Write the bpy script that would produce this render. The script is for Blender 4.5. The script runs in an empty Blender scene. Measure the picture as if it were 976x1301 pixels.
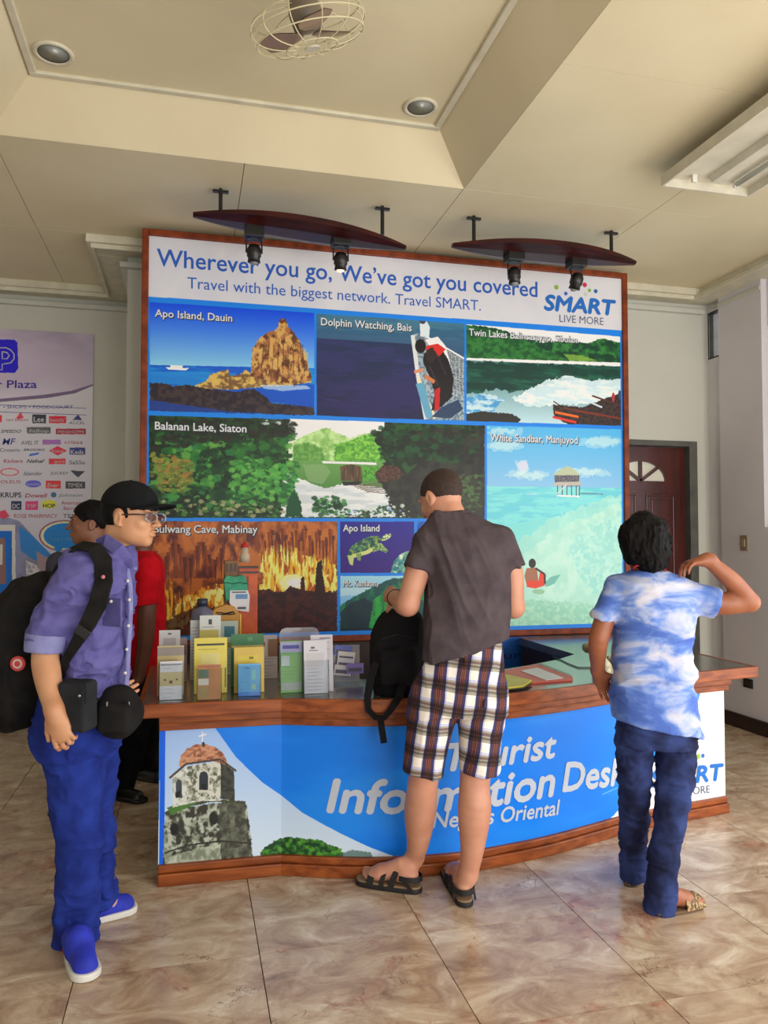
import bpy, bmesh, math, random
import numpy as np
from mathutils import Vector, Matrix
random.seed(7); np.random.seed(7)
sc = bpy.context.scene
COL = sc.collection

# ---------------------------------------------------------------- camera
FPX = 980.0; EYE = 1.48; YAW = math.radians(14.04); PIT = math.atan(34.5 / FPX)
FWD = np.array([math.sin(YAW) * math.cos(PIT), math.cos(YAW) * math.cos(PIT), math.sin(PIT)])
RGT = np.array([math.cos(YAW), -math.sin(YAW), 0.0]); UPV = np.cross(RGT, FWD)
CAM = np.array([0.0, 0.0, EYE])
cd = bpy.data.cameras.new('camera'); cam = bpy.data.objects.new('camera', cd); COL.objects.link(cam)
cd.sensor_fit = 'HORIZONTAL'; cd.sensor_width = 36.0; cd.lens = 36.0 * FPX / 976.0
cam.matrix_world = Matrix(((RGT[0], UPV[0], -FWD[0], 0), (RGT[1], UPV[1], -FWD[1], 0), (RGT[2], UPV[2], -FWD[2], EYE), (0, 0, 0, 1)))
cd.clip_start = 0.05
sc.camera = cam

# ---------------------------------------------------------------- world, daylight, exposure
w = bpy.data.worlds.new('world'); sc.world = w; w.use_nodes = True
bg = w.node_tree.nodes['Background']; bg.inputs[0].default_value = (0.93, 0.96, 1.0, 1); bg.inputs[1].default_value = 1.1
def area(name, loc, target, sx, sy, power, col):
    d = bpy.data.lights.new(name, 'AREA'); d.shape = 'RECTANGLE'; d.size = sx; d.size_y = sy; d.energy = power; d.color = col
    o = bpy.data.objects.new(name, d); COL.objects.link(o); o.location = loc
    o.rotation_euler = (Vector(target) - Vector(loc)).to_track_quat('-Z', 'Y').to_euler(); return o
area('daylight_entrance', (2.4, -1.4, 1.3), (2.6, 4.0, 1.4), 3.6, 2.4, 122, (1.0, 0.97, 0.92))
area('daylight_side_opening', (4.35, 1.4, 1.3), (1.0, 3.4, 1.0), 3.4, 2.4, 85, (1.0, 0.97, 0.93))
sc.view_settings.view_transform = 'Standard'; sc.view_settings.look = 'None'
sc.view_settings.exposure = 0.06; sc.view_settings.gamma = 1.0; sc.view_settings.use_curve_mapping = False
sc.cycles.use_denoising = True
sc.cycles.max_bounces = 8

# ---------------------------------------------------------------- measuring: a photo point at a known world plane
def ray(u, v): return FWD + RGT * (u - 488) / FPX + UPV * (650.5 - v) / FPX
def at(u, v, X=None, Y=None, Z=None, D=None):
    r = ray(u, v)
    t = X / r[0] if X is not None else Y / r[1] if Y is not None else (Z - EYE) / r[2] if Z is not None else D
    return CAM + r * t

# ---------------------------------------------------------------- materials
def srgb(c):
    c = np.asarray(c, float); c = c / 255.0 if c.max() > 1.0 else c
    return np.where(c <= 0.04045, c / 12.92, ((c + 0.055) / 1.055) ** 2.4)
def rgba(c): return tuple(float(x) for x in srgb(c)) + (1.0,)
MATS = {}
def mat(name, col, rough=0.6, col2=None, scale=8.0, bump=0.0, metal=0.0, spec=0.5, stretch=(1, 1, 1), detail=4.0, lo=0.35, hi=0.65,
        emit=None, trans=0.0, alpha=None, bscale=None, coat=0.0, sheen=0.0, sub=0.0):
    m = bpy.data.materials.new(name); m.use_nodes = True; nt = m.node_tree; b = nt.nodes['Principled BSDF']
    b.inputs['Base Color'].default_value = rgba(col); b.inputs['Roughness'].default_value = rough
    b.inputs['Metallic'].default_value = metal; b.inputs['Specular IOR Level'].default_value = spec
    if coat: b.inputs['Coat Weight'].default_value = coat; b.inputs['Coat Roughness'].default_value = 0.12
    if sheen: b.inputs['Sheen Weight'].default_value = sheen
    if sub: b.inputs['Subsurface Weight'].default_value = sub; b.inputs['Subsurface Radius'].default_value = (0.02, 0.008, 0.005); b.inputs['Subsurface Scale'].default_value = 0.3
    if trans: b.inputs['Transmission Weight'].default_value = trans; b.inputs['IOR'].default_value = 1.45
    if alpha is not None: b.inputs['Alpha'].default_value = alpha
    if emit: b.inputs['Emission Color'].default_value = rgba(emit[0]); b.inputs['Emission Strength'].default_value = emit[1]
    tc = nt.nodes.new('ShaderNodeTexCoord'); mp = nt.nodes.new('ShaderNodeMapping'); mp.inputs['Scale'].default_value = stretch
    nt.links.new(tc.outputs['Object'], mp.inputs['Vector'])
    nz = nt.nodes.new('ShaderNodeTexNoise'); nz.inputs['Scale'].default_value = scale; nz.inputs['Detail'].default_value = detail
    nt.links.new(mp.outputs[0], nz.inputs['Vector'])
    if col2 is None: c = np.asarray(col, float); col2 = tuple(c * 0.93)
    rp = nt.nodes.new('ShaderNodeValToRGB'); rp.color_ramp.elements[0].position = lo; rp.color_ramp.elements[1].position = hi
    rp.color_ramp.elements[0].color = rgba(col2); rp.color_ramp.elements[1].color = rgba(col)
    nt.links.new(nz.outputs['Fac'], rp.inputs[0]); nt.links.new(rp.outputs[0], b.inputs['Base Color'])
    if bump:
        bp = nt.nodes.new('ShaderNodeBump'); bp.inputs['Strength'].default_value = bump; bp.inputs['Distance'].default_value = 0.01
        n2 = nt.nodes.new('ShaderNodeTexNoise'); n2.inputs['Scale'].default_value = bscale or scale * 3; n2.inputs['Detail'].default_value = 5
        nt.links.new(mp.outputs[0], n2.inputs['Vector'])
        nt.links.new(n2.outputs['Fac'], bp.inputs['Height']); nt.links.new(bp.outputs[0], b.inputs['Normal'])
    MATS[name] = m; return m

# ---------------------------------------------------------------- meshes
class MB:
    def __init__(s): s.v = []; s.f = []; s.uv = None
    def add(s, vs, fs):
        n = len(s.v); s.v += [tuple(map(float, p)) for p in vs]; s.f += [tuple(i + n for i in f) for f in fs]; return s
    def box(s, a, b):
        x0, y0, z0 = a; x1, y1, z1 = b
        return s.add([(x0, y0, z0), (x1, y0, z0), (x1, y1, z0), (x0, y1, z0), (x0, y0, z1), (x1, y0, z1), (x1, y1, z1), (x0, y1, z1)],
                     [(0, 3, 2, 1), (4, 5, 6, 7), (0, 1, 5, 4), (1, 2, 6, 5), (2, 3, 7, 6), (3, 0, 4, 7)])
    def obox(s, c, size, M=None):
        h = np.array(size) / 2; M = np.eye(3) if M is None else M; c = np.array(c)
        vs = [c + M @ (h * np.array(q)) for q in [(-1, -1, -1), (1, -1, -1), (1, 1, -1), (-1, 1, -1), (-1, -1, 1), (1, -1, 1), (1, 1, 1), (-1, 1, 1)]]
        return s.add(vs, [(0, 3, 2, 1), (4, 5, 6, 7), (0, 1, 5, 4), (1, 2, 6, 5), (2, 3, 7, 6), (3, 0, 4, 7)])
    def prism(s, poly, z0, z1, axis='z'):
        n = len(poly)
        def P(p, h): return (p[0], p[1], h) if axis == 'z' else (p[0], h, p[1]) if axis == 'y' else (h, p[0], p[1])
        return s.add([P(p, z0) for p in poly] + [P(p, z1) for p in poly],
                     [tuple(range(n))[::-1], tuple(range(n, 2 * n))] + [(i, (i + 1) % n, n + (i + 1) % n, n + i) for i in range(n)])
    def tube(s, path, r, n=10, cap=True, flat=1.0, up=(0, 0, 1)):
        path = [np.array(p, float) for p in path]; m = len(path); rs = r if hasattr(r, '__len__') else [r] * m
        vs = []; fs = []; pu = None
        for i, p in enumerate(path):
            t = path[min(i + 1, m - 1)] - path[max(i - 1, 0)]; t = t / (np.linalg.norm(t) + 1e-9)
            u = np.array(up, float) if pu is None else pu
            a = np.cross(t, u)
            if np.linalg.norm(a) < 1e-3: a = np.cross(t, (1, 0, 0.1))
            a /= np.linalg.norm(a); b = np.cross(a, t); pu = b
            for k in range(n):
                q = 2 * math.pi * k / n; vs.append(p + (a * math.cos(q) + b * math.sin(q) * flat) * rs[i])
        for i in range(m - 1):
            for k in range(n): fs.append((i * n + k, i * n + (k + 1) % n, (i + 1) * n + (k + 1) % n, (i + 1) * n + k))
        if cap: fs += [tuple(range(n))[::-1], tuple(range((m - 1) * n, m * n))]
        return s.add(vs, fs)
    def lathe(s, c, prof, n=24, M=None, closed=True):
        c = np.array(c, float); M = np.eye(3) if M is None else M; vs = []; fs = []; m = len(prof)
        for r, z in prof:
            for k in range(n):
                q = 2 * math.pi * k / n; vs.append(c + M @ np.array([r * math.cos(q), r * math.sin(q), z]))
        for i in range(m - 1):
            for k in range(n): fs.append((i * n + k, i * n + (k + 1) % n, (i + 1) * n + (k + 1) % n, (i + 1) * n + k))
        if closed: fs += [tuple(range(n))[::-1], tuple(range((m - 1) * n, m * n))]
        return s.add(vs, fs)
    def band(s, path, width, thick, nrm=None):
        """flat strap: path of points, width along wdir per point"""
        path = [np.array(p, float) for p in path]; m = len(path); vs = []; fs = []
        for i, p in enumerate(path):
            t = path[min(i + 1, m - 1)] - path[max(i - 1, 0)]; t /= np.linalg.norm(t) + 1e-9
            nn = np.array(nrm[i] if nrm is not None else (0, 0, 1), float); wd = np.cross(t, nn); wd /= np.linalg.norm(wd) + 1e-9; nn = np.cross(wd, t)
            w = width[i] if hasattr(width, '__len__') else width
            for a, b in ((-1, -1), (1, -1), (1, 1), (-1, 1)): vs.append(p + wd * a * w / 2 + nn * b * thick / 2)
        for i in range(m - 1):
            for k in range(4): fs.append((i * 4 + k, i * 4 + (k + 1) % 4, (i + 1) * 4 + (k + 1) % 4, (i + 1) * 4 + k))
        fs += [(3, 2, 1, 0), tuple(range((m - 1) * 4, m * 4))]
        return s.add(vs, fs)
    def ball(s, c, r, n=14, M=None):
        r = np.array(r if hasattr(r, '__len__') else (r, r, r), float); M = np.eye(3) if M is None else M; c = np.array(c, float); vs = []; fs = []; m = n // 2
        for i in range(m + 1):
            a = math.pi * (i + 0.0) / m
            for k in range(n):
                q = 2 * math.pi * k / n; vs.append(c + M @ (r * np.array([math.sin(a) * math.cos(q) + 1e-6 * math.cos(q), math.sin(a) * math.sin(q) + 1e-6 * math.sin(q), -math.cos(a)])))
        for i in range(m):
            for k in range(n): fs.append((i * n + k, i * n + (k + 1) % n, (i + 1) * n + (k + 1) % n, (i + 1) * n + k))
        return s.add(vs, fs)

def loc_of(o):
    l = np.zeros(3)
    while o is not None: l = l + np.array(o.location); o = o.parent
    return l
def emptything(name, label, cat, loc=(0, 0, 0), group=None):
    o = bpy.data.objects.new(name, None); COL.objects.link(o); o.location = tuple(map(float, loc)); o.empty_display_size = 0.1
    o['label'] = label; o['category'] = cat
    if group: o['group'] = group
    return o
def raw_mesh(name, V, Fs, m=None, smooth=False):
    me = bpy.data.meshes.new(name); me.from_pydata([tuple(map(float, p)) for p in V], [], Fs)
    if m is not None: me.materials.append(m)
    if smooth: me.polygons.foreach_set('use_smooth', [True] * len(me.polygons))
    me.update(); return me
def link(name, me, parent=None, loc=(0, 0, 0)):
    o = bpy.data.objects.new(name, me); COL.objects.link(o); o.location = tuple(map(float, loc))
    if parent is not None: o.parent = parent
    return o
def part(name, mb, m, parent=None, smooth=False, bevel=0.0, label=None, origin=None, fix=True):
    """verts are in world space; the object's origin sits on its parent's origin (or on origin / its own base centre)"""
    V = np.array(mb.v, float)
    pl = loc_of(parent) if parent is not None else np.zeros(3)
    if origin is None:
        origin = np.array([(V[:, 0].min() + V[:, 0].max()) / 2, (V[:, 1].min() + V[:, 1].max()) / 2, V[:, 2].min()]) if parent is None else pl
    origin = np.array(origin, float)
    me = raw_mesh(name, V - origin, mb.f, m, smooth)
    if fix:
        bm = bmesh.new(); bm.from_mesh(me); bmesh.ops.recalc_face_normals(bm, faces=bm.faces); bm.to_mesh(me); bm.free()
    o = link(name, me, parent, origin - pl)
    if bevel:
        b = o.modifiers.new('bevel', 'BEVEL'); b.width = bevel; b.segments = 2; b.limit_method = 'ANGLE'; b.angle_limit = 0.7
    if smooth and bevel == 0 and False: pass
    if label: o['label'] = label
    return o
def tag(o, label, cat, group=None):
    o['label'] = label; o['category'] = cat
    if group: o['group'] = group
    return o
def structure(o): o['kind'] = 'structure'; return o
def dup(root, loc, label, group=None, rz=None):
    r = root.copy(); COL.objects.link(r); r.location = tuple(map(float, loc)); r['label'] = label
    if rz is not None: r.rotation_euler = (0, 0, rz)
    if group: r['group'] = group
    for ch in list(root.children):
        c = ch.copy(); COL.objects.link(c); c.parent = r
        for g in list(ch.children):
            d = g.copy(); COL.objects.link(d); d.parent = c
    return r
def rotz(a): c, s = math.cos(a), math.sin(a); return np.array([[c, -s, 0], [s, c, 0], [0, 0, 1]])
def rotx(a): c, s = math.cos(a), math.sin(a); return np.array([[1, 0, 0], [0, c, -s], [0, s, c]])
def roty(a): c, s = math.cos(a), math.sin(a); return np.array([[c, 0, s], [0, 1, 0], [-s, 0, c]])
def basis(f, u=(0, 0, 1)):
    f = np.array(f, float); f /= np.linalg.norm(f); s = np.cross(f, u); s /= np.linalg.norm(s); u = np.cross(s, f); return np.stack([s, f, u], 1)

# ---------------------------------------------------------------- lettering
_tc = {}
def text_geo(txt, bold=0.0, shear=0.0, space=1.0):
    """triangulated glyphs in the x-z sense: returns (N,2) points and faces, cap height 1, left edge 0"""
    key = (txt, bold, shear, space)
    if key in _tc: return _tc[key]
    c = bpy.data.curves.new('t', 'FONT'); c.body = txt; c.offset = bold; c.shear = shear; c.space_character = space; c.resolution_u = 3
    o = bpy.data.objects.new('t', c); COL.objects.link(o)
    dg = bpy.context.evaluated_depsgraph_get(); me = bpy.data.meshes.new_from_object(o.evaluated_get(dg))
    P = np.array([v.co[:2] for v in me.vertices]); Fs = [tuple(p.vertices) for p in me.polygons]
    bpy.data.objects.remove(o); bpy.data.curves.remove(c); bpy.data.meshes.remove(me)
    P = P / 0.7; P[:, 0] -= P[:, 0].min() if len(P) else 0
    _tc[key] = (P, Fs); return P, Fs
def text_on(name, txt, p0, p1, cap, mapf, m, parent, bold=0.0, shear=0.0, space=1.0):
    fat = bold * 1.4 if bold > .015 else 0; bold = 0.0 if fat else bold
    """p0,p1: baseline start/end in surface coordinates (s,t); cap height in metres; mapf(s,t)->world"""
    P, Fs = text_geo(txt, bold, shear, space); w = P[:, 0].max(); p0 = np.array(p0, float); p1 = np.array(p1, float)
    d = (p1 - p0) / w
    copies = [(0, 0)] if not fat else [(0, 0), (fat, 0), (-fat, 0), (0, fat), (0, -fat)]
    fs = sorted(Fs, key=lambda f: min(P[i, 0] for i in f)); words = [[]]; end = -9.0
    for f in fs:                               # one part per word: a wide gap starts the next one
        if words[-1] and min(P[i, 0] for i in f) > end + 0.24: words.append([])
        words[-1].append(f); end = max(end, max(P[i, 0] for i in f))
    for wf in words:
        mb = MB(); ids = sorted({i for f in wf for i in f}); ix = {k: n for n, k in enumerate(ids)}
        for i, (ox, oy) in enumerate(copies):  # heavy lettering: the glyph laid over itself, a hair apart
            V = [mapf(p0[0] + d[0] * P[k, 0] + ox * cap, p0[1] + d[1] * P[k, 0] + cap * (P[k, 1] + oy)) for k in ids]
            mb.add([(v[0], v[1] - .00015 * i, v[2]) for v in V], [tuple(ix[k] for k in f) for f in wf])
        o = part(name, mb, m, parent, fix=False)
    return o
# ---------------------------------------------------------------- painter for flat prints
def lattice_noise(X, Y, seed=0):
    r = np.random.RandomState(seed).rand(64, 64).astype(np.float32)
    xi = np.floor(X).astype(int); yi = np.floor(Y).astype(int); fx = X - xi; fy = Y - yi; fx = fx * fx * (3 - 2 * fx); fy = fy * fy * (3 - 2 * fy)
    a = r[xi % 64, yi % 64]; b = r[(xi + 1) % 64, yi % 64]; c = r[xi % 64, (yi + 1) % 64]; d = r[(xi + 1) % 64, (yi + 1) % 64]
    return a * (1 - fx) * (1 - fy) + b * fx * (1 - fy) + c * (1 - fx) * fy + d * fx * fy
def fbm2(X, Y, seed=0, oct=4):
    t = 0; a = 0.5; n = 0
    for o in range(oct): t = t + a * lattice_noise(X, Y, seed + o); n += a; X = X * 2.03 + 5.1; Y = Y * 2.03 + 1.7; a *= 0.55
    return t / n
class Canvas:
    """picture plane in metres (s0..s1, t0..t1); toS maps photo points to plane coordinates"""
    def __init__(c, s0, s1, t0, t1, ppm, toS):
        c.s0, c.s1, c.t0, c.t1, c.ppm, c.toS = s0, s1, t0, t1, ppm, toS
        c.W = int((s1 - s0) * ppm); c.H = int((t1 - t0) * ppm); c.a = np.ones((c.H, c.W, 3), np.float32) * 0.8
    def pt(c, p): s, t = c.toS(*p); return ((s - c.s0) * c.ppm, (t - c.t0) * c.ppm)
    def region(c, pts):
        q = np.array(pts); x0 = max(0, int(q[:, 0].min()) - 1); x1 = min(c.W, int(q[:, 0].max()) + 2); y0 = max(0, int(q[:, 1].min()) - 1); y1 = min(c.H, int(q[:, 1].max()) + 2)
        if x1 <= x0 or y1 <= y0: return None
        Y, X = np.mgrid[y0:y1, x0:x1].astype(np.float32); return x0, x1, y0, y1, X, Y
    def poly(c, pts, col, alpha=1.0, col2=None, ns=(0.1, 0.1), seed=0, thr=None, grad=None, jag=0.0, jf=0.2, raw=False):
        """fill a polygon given in photo points. col2: second colour mixed by noise (thr: soft threshold). grad: (top colour, bottom colour)"""
        q = np.array([p if raw else c.pt(p) for p in pts]); r = c.region(q)
        if r is None: return
        x0, x1, y0, y1, X, Y = r
        XX, YY = X, Y
        if jag:
            XX = X + jag * (fbm2(X * jf, Y * jf, seed + 50) - 0.5) * 2; YY = Y + jag * (fbm2(X * jf, Y * jf, seed + 77) - 0.5) * 2
        ins = np.zeros(X.shape, bool); n = len(q)
        for i in range(n):
            ax, ay = q[i]; bx, by = q[(i + 1) % n]
            if ay == by: continue
            cr = ((ay > YY) != (by > YY)) & (XX < (bx - ax) * (YY - ay) / (by - ay) + ax); ins ^= cr
        C = np.array(col, np.float32) / 255.0; C = np.broadcast_to(C, X.shape + (3,)).copy()
        if grad is not None:
            g = np.clip((Y - q[:, 1].min()) / max(1, np.ptp(q[:, 1])), 0, 1)[..., None]
            C = np.array(grad[1], np.float32) / 255 * (1 - g) + np.array(grad[0], np.float32) / 255 * g
        if col2 is not None:
            cols = col2 if isinstance(col2[0], (tuple, list)) else [col2]
            for i, k in enumerate(cols):
                nn = fbm2(X * ns[0] + 3.3 * i, Y * ns[1] + 7.7 * i, seed + 11 * i)
                lo, hi = thr if thr else (0.4, 0.6)
                m = np.clip((nn - lo) / (hi - lo), 0, 1)[..., None]; C = C * (1 - m) + np.array(k, np.float32) / 255 * m
        if isinstance(alpha, str):   # 'fadeup' style alpha
            g = np.clip((Y - q[:, 1].min()) / max(1, np.ptp(q[:, 1])), 0, 1); al = (g if alpha == 'up' else 1 - g)[..., None]
        else: al = alpha
        mk = ins[..., None] * al
        c.a[y0:y1, x0:x1] = c.a[y0:y1, x0:x1] * (1 - mk) + C * mk
    def ell(c, p, rx, ry, col, n=20, **k):
        x, y = p; c.poly([(x + rx * math.cos(2 * math.pi * i / n), y + ry * math.sin(2 * math.pi * i / n)) for i in range(n)], col, **k)
    def line(c, pts, wd, col, **k):
        for (x0, y0), (x1, y1) in zip(pts[:-1], pts[1:]):
            d = math.hypot(x1 - x0, y1 - y0) + 1e-6; nx = -(y1 - y0) / d * wd / 2; ny = (x1 - x0) / d * wd / 2
            c.poly([(x0 + nx, y0 + ny), (x1 + nx, y1 + ny), (x1 - nx, y1 - ny), (x0 - nx, y0 - ny)], col, **k)
    def blobs(c, pts, n, r, cols, seed=0):
        """leafy clumps scattered in the bounding polygon given in photo points"""
        rs = np.random.RandomState(seed); q = np.array(pts, float)
        for i in range(n):
            w = rs.dirichlet(np.ones(len(q))); p = w @ q; k = cols[rs.randint(len(cols))]; rr = r * rs.uniform(0.4, 1.2)
            c.ell(p, rr, rr * rs.uniform(0.4, 0.9), k, n=9, jag=rr * 0.9, jf=0.5, seed=i, alpha=0.8)
    def image(c, name, gain=1.0):
        A = np.ones((c.H, c.W, 4), np.float32); L = srgb(np.clip(c.a, 0, 1) * 0.99999) * gain; L = np.clip(L, 0, 0.92)
        A[..., :3] = np.where(L <= 0.0031308, L * 12.92, 1.055 * L ** (1 / 2.4) - 0.055)
        im = bpy.data.images.new(name, c.W, c.H); im.pixels.foreach_set(A.ravel()); im.update(); im.pack(); return im
def print_mat(name, im, rough=0.35):
    m = bpy.data.materials.new(name); m.use_nodes = True; nt = m.node_tree; b = nt.nodes['Principled BSDF']; b.inputs['Roughness'].default_value = rough; b.inputs['Specular IOR Level'].default_value = .3
    t = nt.nodes.new('ShaderNodeTexImage'); t.image = im; t.extension = 'EXTEND'; nt.links.new(t.outputs[0], b.inputs['Base Color']); return m
def print_mesh(name, grid, m, parent, nu, nv, thick=0.0):
    """grid(u,v)->world for u,v in 0..1, uv-mapped"""
    V = []; UV = []
    for j in range(nv + 1):
        for i in range(nu + 1): V.append(grid(i / nu, j / nv)); UV.append((i / nu, j / nv))
    Fs = [(j * (nu + 1) + i, j * (nu + 1) + i + 1, (j + 1) * (nu + 1) + i + 1, (j + 1) * (nu + 1) + i) for j in range(nv) for i in range(nu)]
    pl = loc_of(parent) if parent is not None else np.zeros(3)
    me = raw_mesh(name, np.array(V) - pl, Fs, m, False); ul = me.uv_layers.new(name='uv')
    for p in me.polygons:
        for li, vi in zip(p.loop_indices, p.vertices): ul.data[li].uv = UV[vi]
    return link(name, me, parent)
# ---------------------------------------------------------------- materials of the room
mat('ceil', (228, 216, 182), 0.6, (221, 208, 173), scale=1.5, bump=0.05, bscale=60)
mat('ceil_dark', (120, 112, 95), 0.9)
mat('wall_white', (214, 214, 204), 0.7, (205, 205, 194), scale=1.2, bump=0.12, bscale=25)
mat('wall_cool', (226, 222, 226), 0.7, (216, 212, 216), scale=1.2, bump=0.12, bscale=25)
mat('cream_trim', (222, 216, 192), 0.5)
mat('dark_base', (52, 32, 28), 0.4, (38, 22, 20), scale=6)
mat('door_red', (84, 28, 20), 0.3, (60, 17, 13), scale=5, stretch=(4, 4, 0.5), coat=0.4)
mat('door_frame', (96, 96, 90), 0.55, (78, 79, 74), scale=8)
mat('glass_frost', (240, 238, 225), 0.25, (225, 222, 205), scale=3)
mat('window_glass', (235, 240, 245), 0.05, trans=1.0)
mat('window_dark', (45, 38, 34), 0.5)
mat('wood_orange', (156, 82, 36), 0.4, (116, 54, 20), scale=5, stretch=(1, 8, 8), bump=0.05, spec=.3, coat=0.1)
mat('wood_frame', (140, 62, 26), 0.45, (106, 42, 18), scale=5, stretch=(3, 3, 3), spec=.3)
mat('black_plastic', (22, 21, 22), 0.4, (15, 15, 16))
mat('black_metal', (28, 25, 27), 0.35, (20, 18, 20))
mat('canopy_wood', (66, 20, 18), 0.35, (40, 12, 13), scale=4, stretch=(1, 8, 8), spec=.3)
mat('steel', (170, 170, 168), 0.25, metal=0.9)
mat('off_white', (216, 210, 190), 0.5)
mat('tube_white', (225, 222, 208), 0.3)
mat('groove', (128, 112, 94), 0.9)

def floor_mat():
    m = bpy.data.materials.new('marble_tile'); m.use_nodes = True; nt = m.node_tree; N = nt.nodes.new; L = nt.links.new; b = nt.nodes['Principled BSDF']
    tc = N('ShaderNodeTexCoord'); oi = N('ShaderNodeObjectInfo'); vm = N('ShaderNodeVectorMath'); vm.operation = 'SCALE'; vm.inputs[0].default_value = (37, 53, 11)
    L(oi.outputs['Random'], vm.inputs['Scale']); ad = N('ShaderNodeVectorMath'); L(tc.outputs['Object'], ad.inputs[0]); L(vm.outputs[0], ad.inputs[1])
    def noise(scale, detail, dist, vec=ad, rough=0.68):
        n = N('ShaderNodeTexNoise'); n.inputs['Scale'].default_value = scale; n.inputs['Detail'].default_value = detail; n.inputs['Distortion'].default_value = dist
        n.inputs['Roughness'].default_value = rough; L(vec.outputs[0], n.inputs['Vector']); return n
    def ramp(src, stops):
        r = N('ShaderNodeValToRGB'); e = r.color_ramp.elements
        e[0].position, e[0].color = stops[0][0], rgba(stops[0][1]); e[1].position, e[1].color = stops[-1][0], rgba(stops[-1][1])
        for p, c in stops[1:-1]: q = e.new(p); q.color = rgba(c)
        L(src.outputs[0], r.inputs[0]); return r
    def mix(f, a, bb):
        x = N('ShaderNodeMix'); x.data_type = 'RGBA'; L(f, x.inputs['Factor']); L(a, x.inputs['A']); L(bb, x.inputs['B']); return x.outputs['Result']
    mp = N('ShaderNodeMapping'); mp.inputs['Rotation'].default_value = (0, 0, 0.5); mp.inputs['Scale'].default_value = (1, 1.6, 1); L(ad.outputs[0], mp.inputs[0])
    base = ramp(noise(4.2, 9, 1.0, mp), [(0.3, (140, 112, 90)), (0.44, (177, 150, 124)), (0.56, (200, 179, 153)), (0.7, (228, 215, 195))])
    red = ramp(noise(2.1, 5, 1.2), [(0.57, (0, 0, 0)), (0.66, (255, 255, 255))])
    redc = ramp(noise(14, 4, 0.5), [(0.4, (152, 104, 80)), (0.6, (194, 156, 128))])
    c1 = mix(red.outputs[0], base.outputs[0], redc.outputs[0])
    cr = N('ShaderNodeTexVoronoi'); cr.feature = 'DISTANCE_TO_EDGE'; cr.inputs['Scale'].default_value = 3.0
    dn = noise(4, 5, 0.5); va = N('ShaderNodeVectorMath'); va.operation = 'MULTIPLY_ADD'; va.inputs[1].default_value = (0.35, 0.35, 0.35); L(dn.outputs['Color'], va.inputs[0]); L(ad.outputs[0], va.inputs[2]); L(va.outputs[0], cr.inputs['Vector'])
    rc = ramp(cr, [(0.0, (255, 255, 255)), (0.012, (0, 0, 0))])
    nm = ramp(noise(3, 2, 0), [(0.5, (0, 0, 0)), (0.60, (235, 235, 235))]); mm = N('ShaderNodeMath'); mm.operation = 'MULTIPLY'; L(rc.outputs[0], mm.inputs[0]); L(nm.outputs[0], mm.inputs[1])
    dk = N('ShaderNodeRGB'); dk.outputs[0].default_value = rgba((112, 84, 66)); c2 = mix(mm.outputs[0], c1, dk.outputs[0])
    L(c2, b.inputs['Base Color'])
    rr = N('ShaderNodeMapRange'); rr.inputs['To Min'].default_value = 0.16; rr.inputs['To Max'].default_value = 0.36; n5 = noise(5, 3, 0); L(n5.outputs[0], rr.inputs['Value']); L(rr.outputs[0], b.inputs['Roughness'])
    return m
FM = floor_mat()

# ---------------------------------------------------------------- floor
X0, X1, Y0, Y1 = -3.47, 6.2, -1.5, 6.97
fl = structure(part('floor', MB().box((X0, Y0, -0.08), (X1, Y1, -0.012)), MATS['groove']))
TX, TY = 0.62, 0.59
tm = MB().box((-TX / 2 + 0.0018, -TY / 2 + 0.0018, -0.012), (TX / 2 - 0.0018, TY / 2 - 0.0018, 0.0))
tme = raw_mesh('floor_tile', tm.v, tm.f, FM)
flo = np.array(fl.location)
for i in range(-6, 9):
    for j in range(-7, 7):
        c = np.array([0.25 + TX * (i + 0.5), 2.83 + TY * (j + 0.5), 0])
        link('floor_tile', tme, fl, c - flo)

# ---------------------------------------------------------------- ceiling: boards around a raised coffer
CZ = 3.52
ce = structure(part('ceiling', MB().box((X0, Y0, 4.0), (X1, Y1, 4.08)), MATS['ceil_dark']))
cx = [-3.47, -2.22, -1.0, 0.265, 1.525, 2.775, 4.025, 6.2]; cy = [-1.5, -0.7, 0.52, 1.74, 2.96, 4.18, 5.40, 6.97]
for a, b in zip(cx[:-1], cx[1:]):
    for c, d in zip(cy[:-1], cy[1:]):
        if -1.01 < a < 1.5 and 1.7 < c < 4.1: continue
        part('ceiling_panel', MB().box((a + 0.002, c + 0.002, CZ), (b - 0.002, d - 0.002, CZ + 0.015)), MATS['ceil'], ce)
part('ceiling_backing', MB().box((X0, Y0, CZ + 0.015), (-1.0, Y1, CZ + 0.03)).box((1.525, Y0, CZ + 0.015), (X1, Y1, CZ + 0.03)).box((-1.0, Y0, CZ + 0.015), (1.525, 1.74, CZ + 0.03)).box((-1.0, 4.18, CZ + 0.015), (1.525, Y1, CZ + 0.03)), MATS['ceil_dark'], ce)
KZ = 3.73; ins = 0.225
lo = [(-1.0, 1.74), (1.525, 1.74), (1.525, 4.18), (-1.0, 4.18)]; hi = [(-1.0 + ins, 1.74 + ins), (1.525 - ins, 1.74 + ins), (1.525 - ins, 4.18 - ins), (-1.0 + ins, 4.18 - ins)]
mb = MB()
for i in range(4):
    j = (i + 1) % 4; mb.add([(*lo[i], CZ), (*lo[j], CZ), (*hi[j], KZ), (*hi[i], KZ), (*lo[i], CZ + .03), (*lo[j], CZ + .03), (*hi[j], KZ + .03), (*hi[i], KZ + .03)],
                            [(0, 1, 2, 3), (4, 7, 6, 5), (0, 4, 5, 1), (3, 2, 6, 7)])
part('coffer_slope', mb, MATS['ceil'], ce)
part('coffer_top', MB().box((hi[0][0] - .02, hi[0][1] - .02, KZ), (hi[2][0] + .02, hi[2][1] + .02, KZ + 0.03)), MATS['ceil'], ce)
mb = MB(); t = 0.035
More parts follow.
